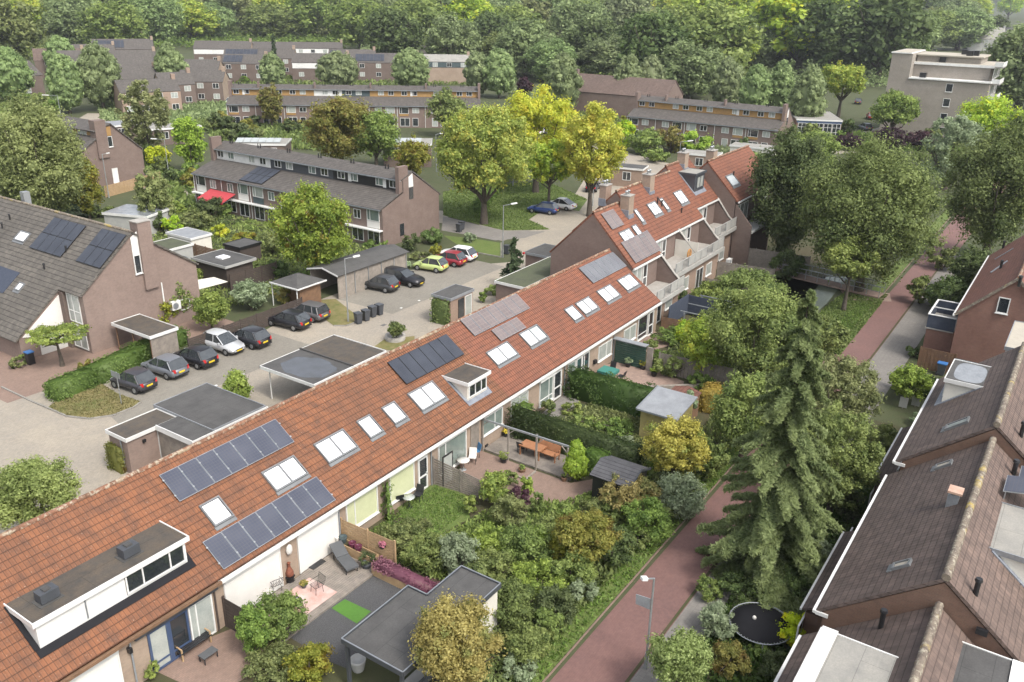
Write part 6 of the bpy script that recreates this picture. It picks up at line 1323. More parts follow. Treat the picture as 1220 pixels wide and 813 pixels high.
planter('long low wooden planter full of pink heather beside the dark gravel', 26.5, 27.1, 22.0, 26.0, .55)
planter('raised wooden planter with plum coloured pots against the board fence', 26.9, 27.4, 26.3, 28.8, .65)
def pot(px, py, z, r, h, mat, label, plantm=None, pr=.3, ph=.4, shape='round', name='plant_pot'):
    x, y, _ = G(px, py, z); t = T(name, label, 'pot plant' if plantm else 'pot', x, y, z); MB().lathe((x, y, z), [(r*.7, 0), (r, h*.8), (r*1.05, h), (r*.85, h), (r*.8, h*.9), (.0, h*.88)], 12).build('pot', mat, t)
    if plantm:
        me = crown_mesh('foliage', shape, pr, pr, ph/2, .05, 500, plantm, int(px), 12); o = bpy.data.objects.new('foliage', me); COL.objects.link(o); o.parent = t; o.location = (0, 0, h+ph*.4)
    return t
pot(420, 652, .58, .2, .3, 'pot_plum', 'left plum coloured round pot on the raised planter'); pot(427, 656, .58, .2, .3, 'pot_plum', 'right plum coloured round pot on the raised planter')
pot(409, 646, .58, .22, .35, 'teal_paint', 'teal grey vase on the end of the raised planter'); pot(402, 646, .58, .12, .35, 'stone_white', 'small white figure shaped vase on the planter end')
pot(437, 678, .0, .28, .4, 'anthracite', 'dark pot with a fern palm beside the pink flower planter', 'leaf_dark', .6, .7); pot(362, 700, .15, .16, .2, 'anthracite', 'low bowl of yellow flowers on the deck', 'leaf_ochre', .25, .2)
x, y, z = G(439, 643, 1.5); hb_ = T('hanging_basket', 'hanging basket of pink flowers on the tan fence', 'hanging basket', 27.4, y, 1.2); MB().lathe((27.38, 26.0, 1.1), [(.05, 0), (.17, .12), (.2, .2)], 10).build('basket', 'black_plastic', hb_)
me = crown_mesh('flowers', 'round', .25, .25, .2, .05, 400, 'flower_pink', 4, 10); o = bpy.data.objects.new('flowers', me); COL.objects.link(o); o.parent = hb_; o.location = (-.02, 26.0-y, .2)
# pavilion
pvn = T('garden_pavilion', 'black edged L shaped flat roof pavilion with white walls behind the deck', 'pavilion', 23.5, 20)
V = [(20.1, 18.3), (26.9, 18.3), (26.9, 20.55), (24.35, 20.55), (24.35, 21.65), (20.1, 21.65)]
b = MB().slab([(x, y, 2.48) for x, y in V], (0, 0, .16)); b.build('roof', 'roof_felt', pvn); f = MB()
for (a, c), (e, g_) in zip(V, V[1:]+V[:1]): f.bar((a, c, 2.6), (e, g_, 2.6), .09, .24)
f.build('fascia', 'anthracite', pvn); f = MB()
for (a, c), (e, g_) in zip(V, V[1:]+V[:1]): f.bar((a, c, 2.728), (e, g_, 2.728), .05, .014)
f.build('roof_rim', 'zinc', pvn)
MB().box(24.4, 26.8, 18.4, 18.5, 0, 2.46).box(26.7, 26.8, 18.5, 20.4, 0, 2.46).box(24.4, 26.7, 20.35, 20.45, 0, 2.46).build('wall', 'cream_render', pvn)
for x, y in ((20.25, 21.5), (20.25, 18.5), (22.3, 21.5)): MB().box(x-.07, x+.07, y-.07, y+.07, 0, 2.46).build('post', 'anthracite', pvn)
MB().box(20.3, 24.3, 18.4, 18.48, 0, .6).build('low_wall', 'black_plastic', pvn)
t = T('garden_sofa', 'pale outdoor sofa under the pavilion roof', 'sofa', 21.2, 19.3); MB().box(20.6, 22.6, 18.8, 19.6, .02, .42).build('seat', 'grey_render', t); MB().box(20.6, 22.6, 18.65, 18.8, .02, .8).build('backrest', 'cushion_grey', t)
x, y, _ = G(424, 790, .5); pot(427, 798, 0, .35, .6, 'grey_render', 'large pale stone pot by the pavilion post')
# garden of the blue doored house
x, y = G(232, 775)[:2]; t = T('garden_bench', 'dark slatted garden bench under the white framed window', 'bench', x, y); q = MB()
for i in range(4): q.box(x-.8, x+.8, y-.25+i*.13, y-.15+i*.13, .42, .46)
q.build('seat', 'dark_metal', t); q = MB()
for i in range(4): q.slab([(x-.8, y+.28+i*.03, .52+i*.12), (x+.8, y+.28+i*.03, .52+i*.12), (x+.8, y+.3+i*.03, .61+i*.12), (x-.8, y+.3+i*.03, .61+i*.12)], (0, .03, 0))
q.build('backrest', 'dark_metal', t); q = MB()
for a in (-.75, .75): q.box(x+a-.03, x+a+.03, y-.22, y-.16, 0, .62).box(x+a-.03, x+a+.03, y+.26, y+.32, 0, .9).box(x+a-.03, x+a+.03, y-.22, y+.3, .62, .66)
q.build('frame', 'wood_tan', t)
x, y = G(249, 786)[:2]; t = T('side_table', 'small low grey table in front of the dark bench', 'table', x, y); MB().box(x-.38, x+.38, y-.22, y+.22, .36, .4).build('table_top', 'cushion_grey', t); q = MB()
for a in (-.33, .33):
    for c in (-.18, .18): q.box(x+a-.02, x+a+.02, y+c-.02, y+c+.02, 0, .36)
q.build('legs', 'dark_metal', t)
# overgrown gardens, patio furniture
def bistro(px, py, tm, label, r=.35, h=.72, top='glass_curtain'):
    x, y, _ = G(px, py, h); t = T('garden_table', label, 'table', x, y); MB().lathe((x, y, h-.03), [(r, 0), (r, .03), (0, .032)], 16).build('table_top', top, t); MB().tube((x, y, .02), (x, y, h-.03), .03).lathe((x, y, .0), [(.22, 0), (.2, .03), (.03, .05)], 10).build('foot', tm, t)
def gchair(px, py, rz, mat, label, name='garden_chair', group=None):
    x, y, _ = G(px, py, .0); t = thing(name, label, 'chair', (x, y, .03), RAD(rz), group); MB().box(-.24, .24, -.24, .22, .42, .46).build('seat', mat, t, local=True); MB().slab([(-.24, .22, .46), (.24, .22, .46), (.24, .34, .9), (-.24, .34, .9)], (0, .03, 0)).build('backrest', mat, t, local=True); q = MB()
    for a in (-.21, .21):
        for c in (-.2, .2): q.tube((a, c, 0), (a, c, .42), .018)
    q.build('legs', 'dark_metal', t, local=True); return t
bistro(487, 592, 'dark_metal', 'small glass topped garden table on the lawn by the pale curtained window'); gchair(491, 585, 20, 'dark_metal', 'dark garden chair behind the glass topped table'); gchair(498, 597, -80, 'dark_metal', 'dark garden chair right of the glass topped table'); gchair(475, 603, 150, 'dark_metal', 'dark garden chair in front of the glass topped table')
bistro(552, 548, 'galvanised', 'round pale garden table beside the blue chair', .4, .72, 'stone_white'); gchair(566, 545, -120, 'blue_chair', 'bright blue folding chair on the brown patio'); gchair(545, 553, 100, 'galvanised', 'pale metal chair beside the round table'); gchair(563, 552, -60, 'stone_white', 'white metal chair behind the blue one')
board_fence('grey slatted fence sloping down between the lawn and the brown patio', (35.15, 28.9), (35.6, 25.2), 1.9, 'wood_weathered', h1=1.2, gapr=.3)
t = T('folding_screen', 'dark framed open casement leaning at the patio door', 'screen', 35.4, 28.5); MB().box(35.2, 35.26, 28.2, 28.26, .1, 2.1).box(36.1, 36.16, 28.2, 28.26, .1, 2.1).box(35.26, 36.1, 28.2, 28.26, 2.02, 2.1).box(35.26, 36.1, 28.2, 28.26, .1, .18).build('frame', 'black_plastic', t); MB().box(35.26, 36.1, 28.22, 28.24, .18, 2.02).build('pane', 'glass_curtain', t)
# pergola terrace
pg = T('pergola', 'slim grey pergola beam on four posts along the grey deck', 'pergola', 40.2, 26); MB().bar((40.15, 29.0, 2.35), (40.3, 22.4, 2.35), .08, .12).build('beam', 'galvanised', pg)
for y in (28.9, 26.9, 24.8, 22.55): MB().box(40.13, 40.23, y-.05, y+.05, 0, 2.3).build('post', 'wood_grey', pg); MB().bar((40.18, y, 1.9), (40.18, y-.45 if y > 23 else y+.45, 2.3), .05).build('brace', 'wood_grey', pg)
dk = T('deck', 'grey wooden deck under the pergola beside the tall hedge', 'deck', 41.5, 25.8); b = MB(); n = 24
for i in range(n): x0 = 40.3+i*.115; b.box(x0, x0+.1, 22.4, 28.9, .02, .12)
b.build('planks', 'wood_weathered', dk)
x, y, _ = G(634, 532, .75); t = T('dining_table', 'brown wooden garden table under the pergola', 'table', x, y); MB().box(x-.45, x+.45, y-.85, y+.75, .78, .84).build('table_top', 'wood_teak', t); q = MB()
for a in (-.38, .38):
    for c in (-.75, .65): q.box(x+a-.035, x+a+.035, y+c-.035, y+c+.035, .12, .78)
q.build('legs', 'wood_teak', t)
x, y, _ = G(651, 540, .45); t = T('garden_bench', 'reddish teak garden bench under the pergola', 'bench', x, y); MB().box(x-.3, x+.25, y-.85, y+.75, .52, .57).build('seat', 'wood_teak', t); MB().slab([(x+.25, y-.85, .6), (x+.25, y+.75, .6), (x+.36, y+.75, 1.05), (x+.36, y-.85, 1.05)], (.04, 0, 0)).build('backrest', 'wood_teak', t); q = MB()
for a in (-.28, .25):
    for c in (-.8, .7): q.box(x+a-.03, x+a+.03, y+c-.03, y+c+.03, .12, .8)
q.build('frame', 'wood_teak', t)
gchair(622, 540, 90, 'dark_metal', 'dark chair at the left of the brown wooden table'); pot(602, 520, .12, .18, .25, 'black_plastic', 'yellow flowering pot hanging near the deck corner', 'flower_yellow', .25, .35); pot(600, 551, .02, .24, .32, 'black_plastic', 'black pot with a leafy bright plant at the pergola foot', 'leaf_bright', .4, .55); pot(579, 533, .02, .14, .22, 'black_plastic', 'small dark pot against the facade below the window'); pot(672, 573, .02, .2, .28, 'wood_brown', 'brown pot at the last pergola post', 'leaf_mid', .22, .2); pot(622, 562, .03, .25, .2, 'wood_brown', 'low brown bowl planted with grasses on the patio', 'leaf_mid', .25, .35); pot(640, 519, .85, .08, .16, 'stone_white', 'white jug standing on the brown wooden table', name='jug')
kb = MB(); A_, B_, C_ = G(603, 563), G(626, 573), G(638, 563)
for p, q in ((A_, B_), (B_, C_)): kb.bar((p[0], p[1], .06), (q[0], q[1], .06), .12, .14)
tag(kb.build('edging', 'wood_grey', None, origin=A_), 'low timber edging of the square planting bed on the brown patio', 'edging')
s_ = gable_shed('garden_shed', 'black garden shed with a grey shingled roof beside the dark hedge', 38.8, 41.5, 17.7, 20.3, 1.95, 2.45, 'black_plastic', 'tile_shingle', 'y', .15, trim='anthracite')
s_ = thing('garden_shed', 'pale yellow wooden shed with a smooth light grey mono-pitch roof', 'shed', (50.5, 21.4, 0)); RPy = RP('x', 50.7, 2.7, .12); b = MB(); RPy.slab(b, 18.7, 21.6, 47.4, 50.7, 0, -.08); b.build('roof', 'zinc_dull', s_); MB().box(47.7, 50.5, 18.9, 21.4, 0, 2.2).build('wall', 'wood_yellowish', s_); MB().bar((47.37, 18.7, 2.3), (47.37, 21.6, 2.3), .05, .12).bar((47.4, 21.63, 2.3), (50.7, 21.63, 2.7), .05, .12).build('trim', 'zinc', s_)
s_ = gable_shed('garden_shed', 'low shed with a dull red roof behind the pale yellow shed', 51.3, 53.3, 19.4, 21.4, 1.8, 2.05, 'wood_brown', 'tile_redbrown', 'x', .1)
x, y, _ = G(797, 438, .8) if False else G(718, 433, .75); x, y = G(714, 436, .75)[:2]
x, y, _ = G(727, 440, .75) if False else (54.9, 27.3, 0); x, y, _ = G(725, 442, .7)
x, y, _ = G(724, 441, .75); x, y, _ = G(727, 441, .75)
x, y, _ = G(726, 441, .75); tb = T('covered_table', 'garden table under a teal cloth on the pink patio', 'table', x, y)
MB().slab([(x-.6, y-.55, .72), (x+.6, y-.55, .72), (x+.6, y+.75, .72), (x-.6, y+.75, .72)], (0, 0, .03)).box(x-.62, x-.6, y-.55, y+.75, .5, .75).box(x-.6, x+.6, y-.57, y-.55, .5, .75).build('cloth', 'green_cloth', tb); q = MB()
for a in (-.5, .5):
    for c in (-.45, .65): q.tube((x+a, y+c, .03), (x+a, y+c, .72), .02)
q.build('legs', 'dark_metal', tb)
for i, (dx_, dy_, rz) in enumerate(((-.95, .2, 90), (.95, .3, -90), (.1, -1.0, 180))):
    t = gchair(726, 441, rz, 'dark_metal', ('dark chair left of the teal covered table', 'dark chair right of the teal covered table', 'dark chair on the near side of the teal covered table')[i]); t.location = (x+dx_, y+dy_, .03)
g_ = thing('garden_shed', 'dark green corrugated metal screen shed against the far garden fence', 'shed', (58.3, 27.4, 0)); b = MB()
for i in range(11): b.box(58.2, 58.26, 26.1, 28.8, .05+i*.18, .05+i*.18+.15)
b.build('metal_wall', 'green_shed', g_); MB().box(57.9, 58.5, 26.0, 28.9, 2.05, 2.12).build('top', 'zinc_dull', g_); MB().box(58.18, 58.3, 25.5, 26.0, 0, 2.0).build('side_boards', 'wood_grey', g_)
for px, py, m, l in ((741, 428, 'leaf_bright', 'yellow green plant in a dark pot by the green metal shed'), (748, 437, 'leaf_grey', 'grey leaved plant in the row of pots'), (757, 432, 'leaf_cypress', 'pointed bright green conifer in a pot'), (766, 440, 'leaf_autumn', 'brownish low plant in the row of pots'), (779, 448, 'leaf_bright', 'lime leaved plant in the last pot of the row')): pot(px, py, .03, .25, .35, 'black_plastic', l, m, .45, .8 if 'pointed' in l else .5)
board_fence('weathered vertical plank fence at the end of the pink patio garden', (58.4, 25.0), (58.9, 19.0), 1.7, 'wood_weathered', 'vertical')
tr_ = MB().bar((54.5, 24.6, .2), (57.6, 21.0, .2), .25, .4); tag(tr_.build('raised_bed_edge', 'wood_grey', None, origin=(56, 22.8, 0)), 'grey timber edge of the raised bed behind the pots', 'edging')
board_fence('brown horizontal board fence in front of the tarpaulin frame', (66.4, 28.5), (67.0, 24.2), 1.5, 'wood_brown')
# frame with dark tarpaulin by the balconied houses
tf = T('tarpaulin_frame', 'pale timber frame hung with dark blue tarpaulin below the balconies', 'shelter', 70, 27); a = MB()
for x, y in ((67.2, 26.8), (67.2, 24.2), (72.0, 27.2), (72.0, 24.0)): a.box(x-.05, x+.05, y-.05, y+.05, 0, 2.1)
a.bar((67.2, 27.2, 2.1), (67.2, 24.2, 2.1), .08).bar((72.0, 27.4, 2.15), (72.0, 24.0, 2.15), .08).bar((67.2, 24.2, 2.1), (72, 24.0, 2.15), .08).bar((69.4, 27.4, 2.1), (69.4, 24.1, 2.1), .07).build('frame', 'zinc', tf)
MB().box(71.85, 71.92, 24.2, 28.4, .2, 2.0).box(67.6, 71.85, 28.4, 28.46, .2, 2.1).build('tarpaulin', 'slate_blue', tf)
board_fence('grey garden fence at the foot of the second balconied house', (78.5, 29.5), (79.3, 24.5), 1.7, 'wood_weathered'); board_fence('brown garden fence below the third balcony', (84.4, 30.5), (85.2, 24.8), 1.8, 'wood_weathered'); board_fence('weathered fence in front of the tall brick gable', (90.5, 30.6), (91.3, 23.0), 2.0, 'wood_grey')
t = T('air_conditioner', 'white air conditioning box standing under the brick side wall', 'air conditioner', *G(868, 316, .9)[:2]); x, y, _ = G(868, 316, .9); MB().box(x-.4, x+.4, y-.2, y+.2, 1.0, 1.6).build('casing', 'white_paint', t); MB().tube((x-.12, y-.2, 1.3), (x-.12, y-.22, 1.3), .24, .24, 14).build('fan_grille', 'zinc_dull', t); MB().box(x-.35, x+.35, y-.15, y+.15, 0, 1.0).build('stand', 'dark_metal', t)
# trampoline in the right hand gardens
x, y, _ = G(906, 745, .6); tp = T('trampoline', 'round black trampoline with a springs ring in the garden behind the spruce', 'trampoline', x, y); r = 1.45; n = 28
MB().lathe((x, y, .72), [(r*.93, 0), (r*.93, .02), (0, .021)], 28).build('mat', 'black_matte', tp); q = MB()
for i in range(n): a, c = i*6.283/n, (i+1)*6.283/n; q.tube((x+r*math.cos(a), y+r*math.sin(a), .73), (x+r*math.cos(c), y+r*math.sin(c), .73), .03, .03, 5, False)
q.build('ring', 'zinc', tp); q = MB()
for i in range(n*2): a = i*3.1416/n; q.tube((x+r*math.cos(a), y+r*math.sin(a), .73), (x+r*.92*math.cos(a), y+r*.92*math.sin(a), .73), .012, .012, 4, False)
q.build('springs', 'galvanised', tp)
for i in range(4): a = .4+i*1.57; MB().tube((x+r*math.cos(a), y+r*math.sin(a), 0), (x+r*math.cos(a), y+r*math.sin(a), .72), .03).build('leg', 'galvanised', tp)
tag(MB().ball((x+.1, y+.35, .8), .1).build('ball', 'stone_white', None, origin=(x+.1, y+.35, .74)), 'small white ball lying on the trampoline mat', 'ball')
for px, py, l in ((1075, 487, 'left of two pale garden signs under the round green bush'), (1090, 485, 'right of two pale garden signs under the round green bush')):
    x, y, _ = G(px, py); t = T('garden_board', l, 'board', x, y); MB().box(x-.02, x+.02, y-.28, y+.28, .1, .9).build('board', 'grey_render', t); MB().box(x-.03, x+.03, y-.04, y+.04, 0, .1).build('foot', 'wood_grey', t)
# ---------------------------------------------------------------- notable trees: crown centre px, half width, half height, clear stem, shape, foliage
TR = [
 (372, 268, 53, 55, 1.6, 'round', 'leaf_horse', 'round horse chestnut with yellow tipped leaves in front of the dark row', dict(nclump=60)),
 (577, 188, 66, 68, 1.4, 'spread', 'leaf_locust', 'large green and yellow locust tree left of the lawn lamp', dict(nclump=80)),
 (640, 158, 54, 60, 1.4, 'spread', 'leaf_yellow', 'bright yellow locust tree behind the green one', dict(nclump=70)),
 (706, 180, 43, 62, 1.6, 'spread', 'leaf_yellow', 'yellow green locust tree above the dark parked car', dict(nclump=60)),
 (655, 195, 30, 35, 2.5, 'spread', 'leaf_locust', 'smaller locust tree between the two yellow ones', {}),
 (405, 152, 46, 42, 1.5, 'round', 'leaf_autumn', 'autumn tinted round tree behind the dark roofed row', dict(nclump=60)),
 (447, 160, 32, 34, 1.2, 'round', 'leaf_mid', 'soft green tree right of the autumn tinted one', {}),
 (490, 185, 24, 28, .8, 'round', 'leaf_autumn', 'yellowish tree left of the green locust tree', {}),
 (532, 130, 26, 26, 1.2, 'round', 'leaf_mid', 'bushy green tree in front of the wide background row', {}),
 (322, 123, 16, 24, 1.0, 'round', 'leaf_autumn', 'rusty brown small tree before the wide background row', {}),
 (40, 190, 62, 78, 1.5, 'round', 'leaf_light', 'big bright green tree at the far left in front of the brick gable', dict(nclump=80)),
 (100, 220, 22, 36, .5, 'round', 'leaf_autumn', 'brownish tree between the bright green tree and the brick gable', {}),
 (77, 98, 23, 33, .4, 'egg', 'leaf_elm', 'left one of the tall elms by the dark narrow house', dict(up=.7, core=.85, dens=1.6, aspect=1.3)),
 (12, 88, 26, 32, .4, 'egg', 'leaf_elm', 'elm at the left edge behind the bright green tree', dict(up=.7, core=.85, dens=1.6, aspect=1.3)),
 (117, 87, 27, 40, .4, 'egg', 'leaf_elm', 'tallest of the left elms, right of the pair', dict(up=.7, core=.85, dens=1.6, aspect=1.3)),
 (72, 66, 20, 24, .4, 'egg', 'leaf_elm', 'elm top behind the left elm pair', dict(up=.7, core=.85, dens=1.6, aspect=1.3)),
 (203, 82, 20, 31, .4, 'egg', 'leaf_elm', 'single egg shaped elm between the background roofs', dict(up=.7, core=.85, dens=1.6, aspect=1.3)),
 (324, 84, 17, 22, .3, 'egg', 'leaf_elm', 'small round elm right of the dark cypress', dict(up=.7, core=.85, dens=1.6, aspect=1.3)),
 (402, 82, 28, 24, .3, 'egg', 'leaf_elm', 'broad round elm behind the wide row', dict(up=.7, core=.85, dens=1.6, aspect=1.3)),
 (489, 82, 26, 26, .3, 'egg', 'leaf_elm', 'round elm right of the beige chimney', dict(up=.7, core=.85, dens=1.6, aspect=1.3)),
 (570, 86, 19, 26, .3, 'egg', 'leaf_elm', 'left elm of the pair beside the blue grey house', dict(up=.7, core=.85, dens=1.6, aspect=1.3)),
 (595, 86, 22, 28, .3, 'egg', 'leaf_elm', 'right elm of the pair beside the blue grey house', dict(up=.7, core=.85, dens=1.6, aspect=1.3)),
 (671, 98, 25, 36, .3, 'egg', 'leaf_elm', 'large egg shaped elm left of the long brown roof', dict(up=.7, core=.85, dens=1.6, aspect=1.3)),
 (748, 97, 19, 34, .3, 'egg', 'leaf_elm', 'left elm in the group behind the yellow paneled row', dict(up=.7, core=.85, dens=1.6, aspect=1.3)),
 (775, 98, 19, 32, .3, 'egg', 'leaf_elm', 'elm leaning against the left elm behind the yellow paneled row', dict(up=.7, core=.85, dens=1.6, aspect=1.3)),
 (866, 100, 21, 32, .3, 'egg', 'leaf_elm', 'third elm from the left behind the yellow paneled row', dict(up=.7, core=.85, dens=1.6, aspect=1.3)),
 (900, 108, 20, 32, .3, 'egg', 'leaf_elm', 'elm directly above the end chimney of the yellow paneled row', dict(up=.7, core=.85, dens=1.6, aspect=1.3)),
 (930, 104, 17, 33, .3, 'egg', 'leaf_elm', 'slim elm left of the largest right hand elm', dict(up=.7, core=.85, dens=1.6, aspect=1.3)),
 (963, 117, 23, 39, .3, 'egg', 'leaf_elm', 'largest right hand elm beside the school hall', dict(up=.7, core=.85, dens=1.6, aspect=1.3)),
 (1005, 97, 31, 28, 3, 'spread', 'leaf_locust', 'yellow green tree standing over the school hall', {}),
 (1066, 132, 32, 28, 2, 'spread', 'leaf_mid', 'spreading green tree in front of the apartment block', {}),
 (1158, 120, 26, 28, 1, 'loose', 'leaf_mid', 'loose willow covering the right corner of the apartment block', {}),
 (1062, 166, 24, 17, .4, 'round', 'leaf_purple', 'dark purple tree below the green spreading one', {}),
 (1098, 166, 20, 13, .4, 'round', 'leaf_purple', 'smaller dark purple tree beside the grey willow', {}),
 (1012, 168, 22, 12, .4, 'round', 'leaf_purple', 'low purple shrub tree in front of the school hall', {}),
 (692-20, 100+0, 1, 1, 1, None, None, None, None),
 (625, 102, 12, 12, .5, 'round', 'leaf_purple', 'small dark purple tree behind the yellow locust trees', {}),
 (1135, 178, 42, 42, 1.0, 'loose', 'leaf_grey', 'silvery grey green willow below the apartment block', dict(nclump=60, up=.4)),
 (1180, 150, 45, 40, 2, 'round', 'leaf_locust', 'yellow green tree at the right edge below the block', {}),
 (1195, 214, 68, 86, 1.5, 'round', 'leaf_green', 'big broad tree at the right edge above the cycle path', dict(nclump=70, core=.3)),
 (1040, 250, 92, 92, 1.2, 'round', 'leaf_green', 'huge spreading green tree over the foot bridge', dict(nclump=80, core=.3)),
 (1015, 310, 36, 32, 2.6, 'spread', 'leaf_bright', 'young bright leaved tree at the lawn corner below the huge one', {}),
 (938, 226, 52, 80, .5, 'round', 'leaf_dark', 'dark green tree covering the end of the stepped terrace', dict(nclump=70)),
 (962, 185, 40, 36, 2, 'spread', 'leaf_mid', 'green tree top above the dark tree by the terrace end', {}),
 (172, 138, 32, 42, 1.5, 'loose', 'leaf_birch', 'loose airy birch in front of the far stepped houses', dict(nclump=70)),
 (225, 167, 22, 32, .8, 'round', 'leaf_bright', 'fresh green tree left of the dark row', {}),
 (188, 185, 17, 14, .2, 'round', 'leaf_yellow', 'yellow bush by the distant street corner', {}),
 (182, 235, 24, 36, .2, 'loose', 'leaf_birch', 'feathery bamboo behind the left house chimney', dict(up=.6)),
 (67, 398, 38, 18, 2.2, 'disc', 'leaf_bright', 'flat crowned roof plane tree on a bare stem before the left house', {}),
 (250, 367, 24, 24, .4, 'round', 'leaf_bright', 'vivid green round tree beside the slatted fence', {}),
 (212, 355, 15, 26, .2, 'column', 'leaf_mid', 'tall green shrub in front of the left brick gable', {}),
 (192, 370, 20, 20, .1, 'round', 'leaf_autumn', 'brown green shrub beside the open shelter', {}),
 (282, 458, 25, 22, .2, 'cone', 'leaf_bright', 'bright green cone shaped bush between the garage and carport', {}),
 (472, 392, 12, 11, .45, 'round', 'leaf_green', 'small clipped round bush in a stone ring beside the long roof', {}),
 (40, 588, 58, 50, 2.0, 'round', 'leaf_light', 'bright green tree at the lower left behind the orange ridge', dict(nclump=60)),
 (545, 765, 60, 62, 1.6, 'round', 'leaf_ochre', 'yellow ochre leaved tree in front of the flat pavilion roof', dict(nclump=70)),
 (810, 785, 43, 38, 1.2, 'round', 'leaf_variegated', 'round variegated tree beside the lamp post at the path', dict(nclump=50, aspect=1.1)),
 (1085, 455, 26, 25, .3, 'round', 'leaf_bright', 'round green bush beside the white framed dormer', {}),
 (1000, 472, 54, 54, 1.6, 'loose', 'leaf_birch', 'airy grey green tree right of the spruce', dict(nclump=90)),
 (1000, 545, 55, 70, .4, 'loose', 'leaf_mid', 'loose green tree between the spruce and the lean-to roofs', dict(nclump=80)),
 (905, 395, 70, 62, 1.0, 'round', 'leaf_mid', 'wide green tree standing above the spruce tip', dict(nclump=80)),
 (895, 345, 46, 30, .6, 'round', 'leaf_green', 'green trees below the tall brick gable', {}),
 (845, 410, 38, 40, .4, 'round', 'leaf_locust', 'light green shrubby tree behind the plank fence', {}),
 (850, 352, 30, 20, .3, 'round', 'leaf_bright', 'bright shrub at the corner of the brown garden fences', {}),
 (805, 533, 45, 42, .5, 'spread', 'leaf_ochre', 'yellow brown tree before the pale yellow shed', dict(nclump=60)),
 (750, 585, 42, 26, .5, 'spread', 'leaf_ochre', 'golden shrub tree beside the shingled black shed', {}),
 (890, 490, 45, 55, .8, 'round', 'leaf_mid', 'green tree left of the spruce behind the dry hedge', {}),
 (700, 640, 44, 36, .5, 'spread', 'leaf_autumn', 'yellowish spreading shrub above the cycle path verge', {}),
 (1130, 350, 30, 24, .3, 'round', 'leaf_dark', 'dark shrub mass beyond the screened terrace', {}),
 (1160, 320, 30, 30, .3, 'round', 'leaf_dark', 'dark bush beside the path under the big right tree', {}),
 (590, 580, 22, 22, .2, 'round', 'leaf_bright', 'light green bush at the lower end of the slatted fence', {}),
]
for cx, cy, hw, hh, cl, shp, mt, lab, kw in TR:
    if shp is None: continue
    small = hh < 26 and cl < .6
    tree_px(cx, cy, hw, hh, cl, shp, mt, lab, **kw)
shrub_px(845, 700, 20, 16, 'leaf_mid', 'low green shrub at the pavement edge left of the trampoline', nclump=14); shrub_px(905, 772, 16, 10, 'leaf_green', 'small green shrub directly in front of the trampoline', nclump=12)
# conifers
def sp_px(bx, by, tx, ty, R, mat, lab, **k):
    x, y, _ = G(bx, by); best = min((abs(float((CM[1]@np.array([x, y, z-CH]))/(CM[2]@np.array([x, y, z-CH]))*FPX+406.5)-ty), z) for z in np.arange(2, 30, .1)); return spruce(x, y, float(best[1]), R, mat, lab, **k)
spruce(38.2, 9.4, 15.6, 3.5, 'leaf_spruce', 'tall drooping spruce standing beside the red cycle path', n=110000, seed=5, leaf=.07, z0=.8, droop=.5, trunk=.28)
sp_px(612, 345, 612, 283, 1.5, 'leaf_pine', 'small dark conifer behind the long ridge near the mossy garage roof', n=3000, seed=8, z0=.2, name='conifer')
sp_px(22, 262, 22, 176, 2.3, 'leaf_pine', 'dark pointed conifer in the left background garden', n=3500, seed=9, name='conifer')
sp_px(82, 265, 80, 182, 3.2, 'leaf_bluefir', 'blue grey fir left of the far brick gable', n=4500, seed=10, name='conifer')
x, y, _ = G(685, 573); plant(x, y, 1.5, 1.0, 1.55, 'cone', 'leaf_cypress', 'vivid yellow green cone shaped cypress at the pergola end', 'tree', 'cypress_tree', clear=.1, up=1.0, nclump=50, core=.95, dens=1.6)
xs, ys, _ = G(329, 92); plant(xs, ys, 7.5, 1.0, 7.0, 'cone', 'leaf_pine', 'slim dark columnar cypress among the background roofs', 'tree', 'cypress_tree', clear=.5, up=1.0)
# clipped hedges
def hp(*px): return [G(*p)[:2] for p in px]
hedge([G(62, 478)[:2], G(110, 458)[:2], G(170, 428)[:2], G(218, 408)[:2]], 1.5, 1.35, 'leaf_hedge', 'long clipped green hedge behind the leftmost parked cars', lump=.1)
hedge([(43.15, 28.6), (43.1, 19.2)], 1.0, 2.15, 'leaf_hedge_dark', 'tall dark clipped hedge along the pergola deck', lump=.05)
hedge([(50.9, 28.7), (51.2, 21.0)], 1.3, 2.1, 'leaf_hedge_dark', 'dark ivy hedge between the wild garden and the pink patio', lump=.16)
hedge([(53.9, 19.3), (56.0, 19.4)], 1.1, 1.6, 'leaf_dry', 'boxy hedge with a dry brown top by the red shed roof', lump=.05)
hedge([(42.0, 22.2), (41.9, 20.9)], 1.0, 1.6, 'leaf_hedge', 'square clipped box bush next to the yellow green cypress', lump=.03)
hedge([(56.55, 46.3), (56.55, 44.5)], .35, 2.3, 'leaf_green', 'ivy covering the left wall of the small brick shed', lump=.08)
hedge([(25.1, 46.4), (25.1, 45.0)], .3, 1.8, 'leaf_autumn', 'brownish climber on the left wall of the low store', lump=.06)
hedge([(30.75, 28.75), (30.9, 28.6)], .6, 2.4, 'leaf_green', 'climbing plant column between the pale curtained windows', lump=.1)
hedge([(43.6, 28.6), (44.8, 28.4)], .9, 1.9, 'leaf_green', 'rounded shrub against the facade beside the white lamp', lump=.12)
hedge([(26.8, 22.1), (26.8, 25.9)], .7, .35, 'flower_heather', 'mass of pink heather flowers filling the long planter', name='flowers', z0=.5, lump=.06)
hedge(hp((1050, 425), (1075, 418)), .8, 1.6, 'leaf_hedge_dark', 'ivy wall at the corner of the yard beside the brick annexe') if False else None
hedge([(66.3, 9.0), (66.0, 5.8)], .7, 1.7, 'leaf_hedge_dark', 'ivy covered wall at the yard corner beside the red brick annexe')
